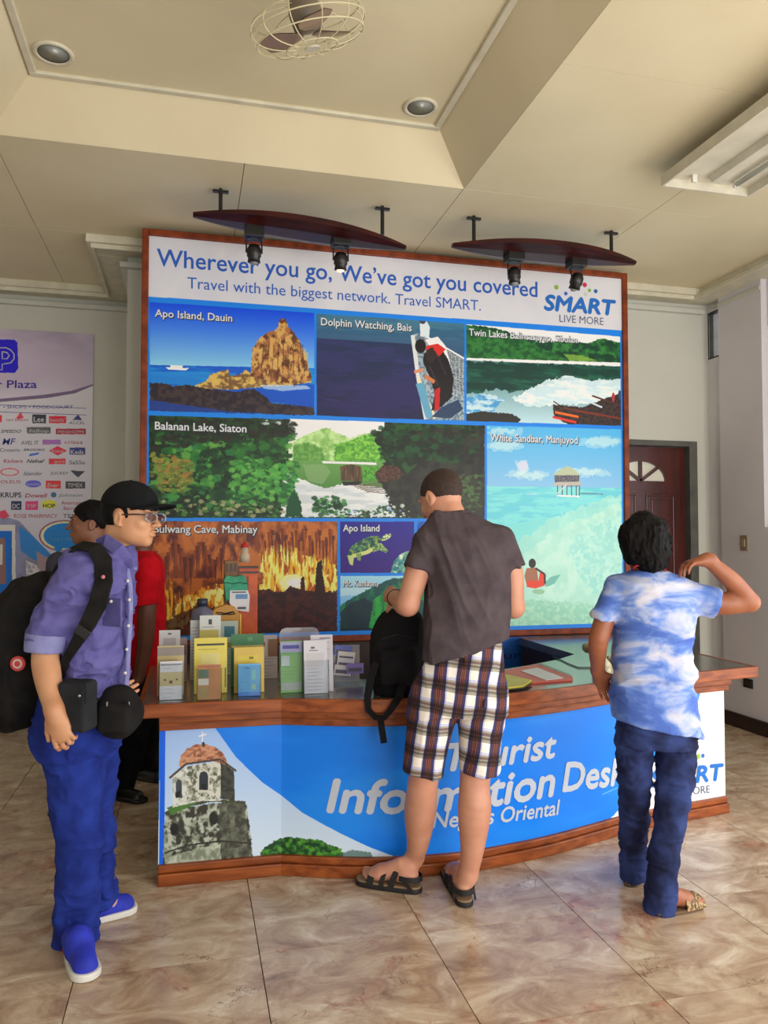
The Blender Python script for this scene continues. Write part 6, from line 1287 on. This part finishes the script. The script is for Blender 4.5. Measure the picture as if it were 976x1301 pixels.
# jeans
jb = cloth('bright_jeans', (38, 58, 146), (26, 40, 112), scale=10)
s = Sdf()
s.loft(rings(J, m_, [(103, 868, 39, .150, 0), (100, 895, 44, .155, 0), (97, 925, 48, .155, 0), (98, 948, 48, .14, 0)]), RGT, p=2.3)
s.chain([J(90, 930, -.04), J(97, 1000, -.05), J(103, 1060, -.05), J(98, 1120, -.03), J(96, 1198, -.01)], [.118, .096, .077, .076, .074], .03, flat_end=True)
s.chain([J(112, 930, .07), J(117, 1000, .09), J(121, 1060, .12), J(129, 1152, .17)], [.112, .09, .070, .060], .03, flat_end=True)
s.noise = [(.007, (8, 8, 12), 51), (.011, (7, 7, 9), 151), (.004, (18, 18, 26), 152)]
sdf_part('jeans', s, .005, jb, P2)
def sneaker(hl, tl, parent):
    d = tl - hl; d /= np.linalg.norm(d); s = Sdf(); shoe_shape(s, hl, tl, .050, .001, .026); o = sdf_part('shoe', s, .003, mat('shoe_sole', (224, 222, 214), .6) if 'shoe_sole' not in MATS else MATS['shoe_sole'], parent, 'blue canvas slip-on shoe with white sole')
    s = Sdf(); U_ = np.array([0, 0, 1.0]); h3, t3 = np.array([*hl[:2], 0]), np.array([*tl[:2], 0]); d3 = (t3 - h3) / np.linalg.norm(t3 - h3)
    s.cone(h3 + d3 * .045 + U_ * .045, h3 + d3 * .12 + U_ * .050, .043, .047, .02); s.cone(h3 + d3 * .12 + U_ * .048, t3 - d3 * .052 + U_ * .030, .046, .041, .02); s.cone(h3 + d3 * .05 + U_ * .06, h3 + d3 * .11 + U_ * .078, .043, .045, .02)
    s.cut(h3 + U_ * .022, -U_); sdf_part('upper', s, .0035, MATS['shoe_blue'], o)
    sdx = np.array([-d3[1], d3[0], 0]); part('red_tab', MB().obox(h3 + d3 * .10 - sdx * .046 + U_ * .045, (.012, .004, .02), basis(d3)), MATS['red_tab'], o)
mat('shoe_blue', (36, 52, 190), .75, (30, 44, 165), scale=30); mat('red_tab', (190, 60, 50), .6)
sneaker(hN, tN, P2); sneaker(hF, tF, P2)
# worn backpack (a thing of its own)
K2 = emptything('backpack', 'large black backpack with a round red badge worn by the person in the cap', 'backpack', J(20, 900, .02))
s = Sdf(); kb2 = cloth('pack_black', (34, 32, 32), (24, 23, 23))
s.chain([J(58, 748, .02), J(36, 790, .02), J(22, 850, .01), J(20, 882, .01)], [.075, .135, .155, .13], .04); s.rbox(J(8, 862, -.02), (.10, .12, .13), np.stack([RGT, FWD, UPV], 1) @ roty(.1), .05, .03)
s.cone(J(20, 742, .02), J(30, 775, .02), .022, .03, .03)
s.noise = [(.010, (6, 6, 8), 61), (.012, (7, 7, 6), 161), (.003, (18, 18, 18), 62)]
sdf_part('bag_body', s, .0055, kb2, K2)
part('shoulder_strap', MB().band([J(60, 748, -.10), J(70, 724, -.14), J(84, 703, -.15), J(102, 693, -.155), J(120, 696, -.17), J(131, 712, -.185), J(132, 738, -.195), J(124, 768, -.215), J(112, 792, -.222), J(98, 815, -.215), J(84, 838, -.19), J(76, 860, -.15)], [.04, .045, .05, .055, .055, .06, .062, .062, .055, .04, .03, .028], .012,
     [RGT * -.9 - FWD * .5 + UPV * .3, RGT * -.8 - FWD * .5 + UPV * .6, RGT * -.4 - FWD * .5 + UPV, -FWD * .4 + UPV, -FWD * .6 + UPV * .8 + RGT * .2, -FWD + UPV * .4 + RGT * .2] + [-FWD] * 6), kb2, K2, bevel=.003)
part('strap_buckle', MB().obox(J(105, 803, -.232), (.05, .014, .035), np.stack([RGT, FWD, UPV], 1) @ roty(.6)), MATS['black_plastic'], K2, bevel=.004)
part('strap_button', MB().ball(J(131, 733, -.222), .007), mat('pinkish', (200, 120, 130), .4), K2, smooth=True)
bpos = J(23, 843, -.165)
Mb = basis(-UPV, -FWD); 
def disc(c, r, t, M): return MB().lathe(c, [(r, -t / 2), (r, t / 2)], 24, M)
Mf = np.stack([RGT, UPV, -FWD], 1)
bd = part('badge', disc(bpos, .026, .008, Mf), mat('badge_red', (186, 56, 56), .5), K2)
part('badge_ring', disc(bpos - FWD * .0045, .017, .002, Mf), mat('badge_pale', (200, 180, 170), .5), bd); part('badge_centre', disc(bpos - FWD * .0062, .010, .002, Mf), MATS['badge_red'], bd)
# camera case and pouch on his belt
CB = emptything('camera_case', 'boxy dark grey camera case on the hip of the person in the cap', 'bag', J(99, 925, -.24))
Mx = np.stack([RGT, FWD, UPV], 1)
s = Sdf(); s.rbox(J(99, 896, -.235), (m_(18), .042, m_(29)), Mx @ rotz(-.2), .014, .01); s.noise = [(.0015, (30, 30, 30), 71)]; sdf_part('case_body', s, .004, cloth('case_grey', (44, 46, 50), (34, 36, 39)), CB)
part('flap', MB().obox(J(101, 880, -.272), (.062, .012, .07), Mx @ rotz(-.2)), MATS['case_grey'], CB, bevel=.005); part('snap', MB().ball(J(101, 884, -.283), .006), MATS['steel'], CB, smooth=True)
PB = emptything('waist_pouch', 'black waist pouch with zips in front of the person in the cap', 'bag', J(150, 934, -.12))
s = Sdf(); s.ell(J(150, 904, -.10), (m_(30), .085, m_(32)), Mx @ roty(-.12), .01); s.rbox(J(146, 912, -.17), (m_(20), .03, m_(18)), Mx, .02, .02); s.noise = [(.006, (18, 18, 14), 73)]; sdf_part('pouch_body', s, .0045, kb2, PB)
for x in (136, 164): part('zip_pull', MB().obox(J(x, 897, -.196 if x < 150 else -.17), (.006, .004, .03), Mx), MATS['steel'], PB, bevel=.001)
part('belt', MB().tube([J(84, 893, -.14), J(100, 889, -.165), J(120, 888, -.165), J(150, 890, -.10), J(158, 889, -.03)], .014, 8, flat=.35), kb2, PB)

# ================================================================ person in tie-dye shirt
J, m_ = mk(3.13)
skC = skin('skin_brown', (160, 98, 66), (140, 80, 52))
P3 = emptything('person', 'person in a blue tie-dye shirt and jeans with one hand on the shoulder', 'person', (*at(825, 1150, Z=0)[:2], 0))
s = Sdf(); f3 = FWD + RGT * .12; f3[2] = 0; L, B = head(s, J(820, 690, .0), f3, sc_=.95)
s.chain([J(822, 712, 0), J(826, 735, 0)], [.048, .055], .03)
s.loft(rings(J, m_, [(826, 732, 34, .07, 0), (828, 755, 42, .09, 0), (829, 800, 40, .09, 0), (829, 850, 38, .09, 0), (831, 900, 40, .10, 0), (833, 945, 42, .10, 0)]), RGT)
s.chain([J(782, 748, 0), J(769, 785, -.02), J(760, 818, -.03), J(760, 853, .06)], [.043, .041, .038, .026]); 
hand(s, J(760, 855, .06), J(768, 876, .08) - J(760, 855, .06) + RGT * .005, -FWD + UPV * .1 - RGT * .2, curls=[(.15, .35, .3), (.3, .4, .3), (.4, .5, .3), (.5, .6, .4)], side=-1, sc_=.85, rw=.024, spread=.16, thumb=(.5, .8))
s.chain([J(872, 756, 0), J(912, 766, -.02), J(953, 766, -.03)], [.05, .048, .036]); s.chain([J(953, 764, -.03), J(930, 738, -.05), J(899, 711, -.06)], [.036, .036, .025])
hand(s, J(899, 711, -.06), J(872, 716, -.07) - J(899, 711, -.06), -UPV * 1 - RGT * .2, (.5, .5, .4), -1, .88, rw=.024)
s.chain([J(807, 948, .01), J(806, 1000, .06), J(806, 1040, .12), J(805, 1070, .16), J(807, 1112, .20)], [.060, .048, .042, .038, .034]); s.chain([J(860, 948, 0), J(857, 1000, -.01), J(850, 1050, -.03), J(843, 1090, -.04), J(839, 1150, -.055)], [.064, .054, .044, .040, .036])
h1, t1 = at(833, 1163, Z=0), at(888, 1150, Z=0); h2, t2 = at(801, 1127, Z=0), at(808, 1103, Z=0); d1 = (t1 - h1) / np.linalg.norm(t1 - h1); t1 = h1 + d1 * .225; d2 = (t2 - h2) / np.linalg.norm(t2 - h2); t2 = h2 + d2 * .225
foot(s, h1, t1, .037, .08, z=.016); foot(s, h2, t2, .037, .08, z=.016)
sdf_part('body', s, .0042, skC, P3)
h = Sdf(); h.ell(L(0, -.012, .020), (.100, .112, .104), B, .02); h.ell(L(0, -.03, -.045), (.088, .075, .07), B, .03); h.ell(L(.02, -.05, -.085), (.05, .04, .04), B, .03)
h.cut(L(0, .075, .0), B @ np.array([0, 1, -.25])); h.noise = [(.012, (22, 22, 12), 81), (.005, (60, 60, 20), 181), (.003, (120, 120, 50), 83)]
sdf_part('hair', h, .0042, MATS['hair_black'], P3, relax=1)
def tiedye():
    m = bpy.data.materials.new('tie_dye'); m.use_nodes = True; nt = m.node_tree; N = nt.nodes.new; Lk = nt.links.new; b = nt.nodes['Principled BSDF']; b.inputs['Roughness'].default_value = .85
    tc = N('ShaderNodeTexCoord'); mp = N('ShaderNodeMapping'); mp.inputs['Scale'].default_value = (1, 1, 2.0); mp.inputs['Rotation'].default_value = (0, .25, 0); Lk(tc.outputs['Object'], mp.inputs[0])
    n = N('ShaderNodeTexNoise'); n.inputs['Scale'].default_value = 5.5; n.inputs['Detail'].default_value = 5; n.inputs['Distortion'].default_value = .5; n.inputs['Roughness'].default_value = .55; Lk(mp.outputs[0], n.inputs[0])
    r = N('ShaderNodeValToRGB'); e = r.color_ramp.elements; e[0].position = .38; e[0].color = rgba((72, 104, 186)); e[1].position = .64; e[1].color = rgba((200, 200, 212)); x = e.new(.46); x.color = rgba((104, 136, 206)); x = e.new(.53); x.color = rgba((160, 174, 214))
    Lk(n.outputs['Fac'], r.inputs[0]); Lk(r.outputs[0], b.inputs['Base Color']); return m
s = Sdf()
s.loft(rings(J, m_, [(825, 724, 22, .06, 0), (826, 731, 36, .075, 0), (826, 742, 49, .095, 0), (827, 760, 51, .11, 0), (829, 790, 51, .115, 0), (830, 830, 49, .112, 0), (830, 865, 51, .12, 0), (832, 900, 52, .128, 0), (834, 940, 52, .13, 0)]), RGT, p=2.4)
s.cone(J(784, 747, 0), J(765, 791, -.02), .054, .050, .025, flat=True); s.cone(J(864, 752, 0), J(910, 766, -.02), .066, .060, .03, flat=True)
pa_, pb_ = J(783, 921, -.13), J(886, 938, -.13); nn = np.cross(pb_ - pa_, FWD); nn = nn if nn[2] < 0 else -nn; s.cut(pa_, nn)
T_ = np.stack([RGT * 5 + np.array([0, 0, -5]), FWD * 5, np.array([0, 0, 15]) + RGT * 5], 1)
s.noise = [(.007, (6, 6, 10), 85), (.009, (4, 4, 11), 185), (.003, (10, 10, 24), 186)]
td = sdf_part('shirt', s, .005, tiedye(), P3)
nc = J(822, 716, 0)
part('lanyard', MB().tube([J(803, 724, -.03), J(808, 719, -.058), J(818, 716, -.070), J(830, 716, -.068), J(841, 720, -.05), J(847, 726, -.01)], .0045, 6), mat('lanyard_red', (190, 40, 50), .6), P3, smooth=True)
dj = cloth('dark_jeans', (52, 66, 116), (30, 34, 62), scale=7, lo=.4, hi=.6)
s = Sdf()
s.loft(rings(J, m_, [(833, 905, 45, .115, 0), (834, 925, 48, .12, 0), (834, 946, 50, .112, 0)]), RGT, p=2.3)
s.chain([J(807, 948, .01), J(806, 1000, .06), J(806, 1040, .12), J(805, 1070, .16), J(807, 1112, .20)], [.076, .064, .058, .055, .059], .008, flat_end=True)
s.chain([J(860, 948, 0), J(857, 1000, -.01), J(850, 1050, -.03), J(843, 1090, -.04), J(839, 1158, -.055)], [.082, .071, .061, .060, .064], .008, flat_end=True)
s.noise = [(.005, (9, 9, 16), 87), (.006, (9, 9, 22), 187), (.003, (20, 20, 40), 188)]
sdf_part('jeans', s, .005, dj, P3)
mat('woven_gold', (176, 146, 100), .6, (92, 70, 50), scale=90, lo=.45, hi=.55)
for (a_, b_, d_) in ((h1, t1, d1), (h2, t2, d2)):
    s = Sdf(); shoe_shape(s, a_ - d_ * .008, b_ + d_ * .006, .043, .001, .016); o = sdf_part('slipper', s, .003, mat('slipper_sole', (104, 78, 56), .8) if 'slipper_sole' not in MATS else MATS['slipper_sole'], P3, 'flat slipper with woven golden bands')
    sd = np.array([-d_[1], d_[0], 0]); a3 = np.array([*a_[:2], 0]); d3 = np.array([*d_[:2], 0])
    for u, tp in ((.130, .060), (.150, .055), (.170, .050), (.190, .044), (.207, .036)):
        q = np.linspace(0, math.pi, 13); part('woven_band', MB().band([a3 + d3 * u + sd * .044 * math.cos(a) + np.array([0, 0, .012 + tp * math.sin(a)]) for a in q], .019, .006, [sd * math.cos(a) + np.array([0, 0, math.sin(a)]) for a in q]), MATS['woven_gold'], o, bevel=.0015)

# ================================================================ person in red behind
J, m_ = mk(4.6)
skD = skin('skin_dark', (118, 72, 52), (98, 58, 42))
P4 = emptything('person', 'person in a red t-shirt and black trousers standing behind the one in the cap', 'person', (*at(172, 995, Z=0)[:2], 0))
s = Sdf(); f4 = RGT + FWD * .35; f4[2] = 0; L, B = head(s, J(176, 672), f4, sc_=.95)
s.chain([J(178, 688), J(180, 705)], [.048, .056], .03); s.loft(rings(J, m_, [(181, 704, 16, .10, 0), (180, 730, 20, .13, 0), (180, 790, 20, .12, 0), (180, 850, 20, .12, 0), (179, 880, 20, .12, 0)]), RGT)
s.chain([J(188, 722, -.13), J(187, 775, -.15), J(184, 822, -.15), J(176, 862, -.17)], [.055, .052, .044, .030]); hand(s, J(176, 862, -.17), J(168, 878, -.2) - J(176, 862, -.17), -UPV * .3 + RGT, (.5, .6, .5), 1, .95)
s.chain([J(180, 722, .14), J(178, 800, .16), J(186, 850, .10)], [.048, .038, .026]); hand(s, J(186, 850, .10), J(192, 862, .06) - J(186, 850, .10), -FWD, (.5, .6, .5), 1, .95)
f1, f2_ = at(160, 1016, Z=0), at(184, 990, Z=0)
s.chain([J(176, 880, -.06), J(168, 950, -.12), np.array([f1[0] - .02, f1[1] + .04, .09])], [.08, .055, .04]); s.chain([J(183, 880, .07), J(186, 930, .14), np.array([f2_[0] - .02, f2_[1] + .04, .09])], [.08, .055, .04])
sdf_part('body', s, .006, skD, P4); eyes(P4, L, B, .95)
h = Sdf(); h.ell(L(0, -.014, .014), (.086, .104, .092), B, .01); h.cut(L(0, .055, 0), B @ np.array([0, 1, -.3])); h.cut(L(0, 0, -.06), B @ np.array([0, .5, -1])); h.noise = [(.003, (60, 60, 60), 3)]; sdf_part('hair', h, .006, MATS['hair_black'], P4)
s = Sdf(); s.loft(rings(J, m_, [(181, 700, 12, .075, 0), (182, 708, 20, .14, 0), (182, 722, 25, .19, 0), (181, 750, 27, .18, 0), (180, 800, 27, .17, 0), (179, 855, 26, .17, 0)]), RGT, p=2.3)
s.cone(J(187, 722, -.13), J(186, 768, -.15), .078, .074, .03, flat=True); s.cone(J(181, 722, .13), J(179, 770, .16), .068, .06, .03, flat=True); s.noise = [(.008, (7, 7, 10), 91)]
sdf_part('shirt', s, .006, cloth('red_tee', (206, 18, 32), (180, 12, 26)), P4)
s = Sdf(); s.loft(rings(J, m_, [(179, 845, 22, .14, 0), (178, 880, 23, .15, 0), (178, 900, 22, .14, 0)]), RGT)
s.chain([J(176, 890, -.06), J(167, 950, -.12), np.array([f1[0] - .02, f1[1] + .04, .06])], [.11, .08, .062], .03, flat_end=True); s.chain([J(183, 890, .07), J(187, 930, .14), np.array([f2_[0] - .02, f2_[1] + .04, .06])], [.11, .08, .062], .03, flat_end=True)
s.noise = [(.007, (9, 9, 14), 92)]; bt = cloth('black_trousers', (26, 25, 28), (18, 17, 20)); sdf_part('trousers', s, .006, bt, P4)
for f_ in (f1, f2_):
    dd = RGT * .9 - FWD * .4; dd[2] = 0; dd /= np.linalg.norm(dd); s = Sdf(); a_ = f_ - dd * .12; s.cone(np.array([*a_[:2], .045]) + dd * .04, np.array([*a_[:2], .03]) + dd * .21, .04, .032); s.cut((0, 0, .001), (0, 0, -1)); shoe_shape(s, a_, a_ + dd * .265, .045, .001, .02); sdf_part('shoe', s, .005, MATS['black_plastic'], P4)

# ================================================================ person at the far left behind the cap
J, m_ = mk(4.2)
skE = skin('skin_olive', (140, 90, 64), (120, 74, 52))
P5 = emptything('person', 'person with short black hair looking left behind the denim shirted one', 'person', (*at(120, 1030, Z=0)[:2], 0))
s = Sdf(); f5 = -RGT * .93 - FWD * .36; f5[2] = 0; L, B = head(s, J(115, 662), f5, sc_=1.0)
s.chain([J(121, 682), J(122, 700)], [.05, .06], .03); s.loft(rings(J, m_, [(114, 700, 26, .07, 0), (110, 730, 34, .10, 0), (110, 800, 32, .10, 0), (110, 870, 32, .11, 0)]), RGT)
for q in (-1, 1): s.chain([J(110 + q * 34, 716), J(110 + q * 38, 780, .02), J(110 + q * 36, 840, -.02)], [.046, .038, .027]); hand(s, J(110 + q * 36, 840, -.02), -UPV - FWD * .1, -RGT * q, (.3, .4, .3), -q, .95)
for q in (-1, 1): s.chain([J(110 + q * 18, 870), J(110 + q * 16, 950, 0), np.array([*at(110 + q * 16, 1025, Z=0)[:2], .1])], [.08, .055, .04])
sdf_part('body', s, .005, skE, P5); eyes(P5, L, B); bs = Sdf(); brows(bs, L); sdf_part('eyebrows', bs, .003, MATS['brow_hair'], P5, relax=0)
h = Sdf(); h.ell(L(0, -.012, .024), (.085, .104, .092), B, .01); h.cut(L(0, .070, .03), B @ np.array([0, 1, -.8])); h.cut(L(0, 0, -.055), B @ np.array([0, .7, -1])); h.noise = [(.005, (50, 50, 50), 3), (.002, (150, 150, 150), 4)]
for q in (-1, 1): h.ell(L(q * .085, .012, -.03), (.02, .03, .04), B, .004, op='s')
sdf_part('hair', h, .0045, MATS['hair_black'], P5)
s = Sdf(); s.loft(rings(J, m_, [(118, 697, 16, .07, 0), (113, 706, 32, .09, 0), (110, 720, 41, .11, 0), (110, 760, 38, .12, 0), (110, 880, 37, .13, 0)]), RGT, p=2.3)
for q in (-1, 1): s.cone(J(110 + q * 35, 716), J(110 + q * 39, 770, .02), .062, .056, .03, flat=True)
s.noise = [(.007, (7, 7, 10), 95)]; sdf_part('shirt', s, .007, cloth('grey_shirt', (70, 70, 84), (60, 60, 72)), P5)
s = Sdf(); s.loft(rings(J, m_, [(110, 868, 35, .12, 0), (110, 900, 36, .13, 0)]), RGT)
for q in (-1, 1): s.chain([J(110 + q * 17, 890), J(110 + q * 16, 960), np.array([*at(110 + q * 16, 1025, Z=0)[:2], .05])], [.10, .08, .065], .03, flat_end=True)
sdf_part('trousers', s, .007, bt, P5)
for q in (-1, 1):
    dd = -FWD * .9 - RGT * .3; dd[2] = 0; dd /= np.linalg.norm(dd); a_ = at(110 + q * 16, 1025, Z=0) - dd * .08; s = Sdf(); s.cone(np.array([*a_[:2], .045]) + dd * .04, np.array([*a_[:2], .03]) + dd * .2, .04, .032); s.cut((0, 0, .001), (0, 0, -1)); shoe_shape(s, a_, a_ + dd * .26, .045, .001, .02); sdf_part('shoe', s, .005, MATS['black_plastic'], P5)
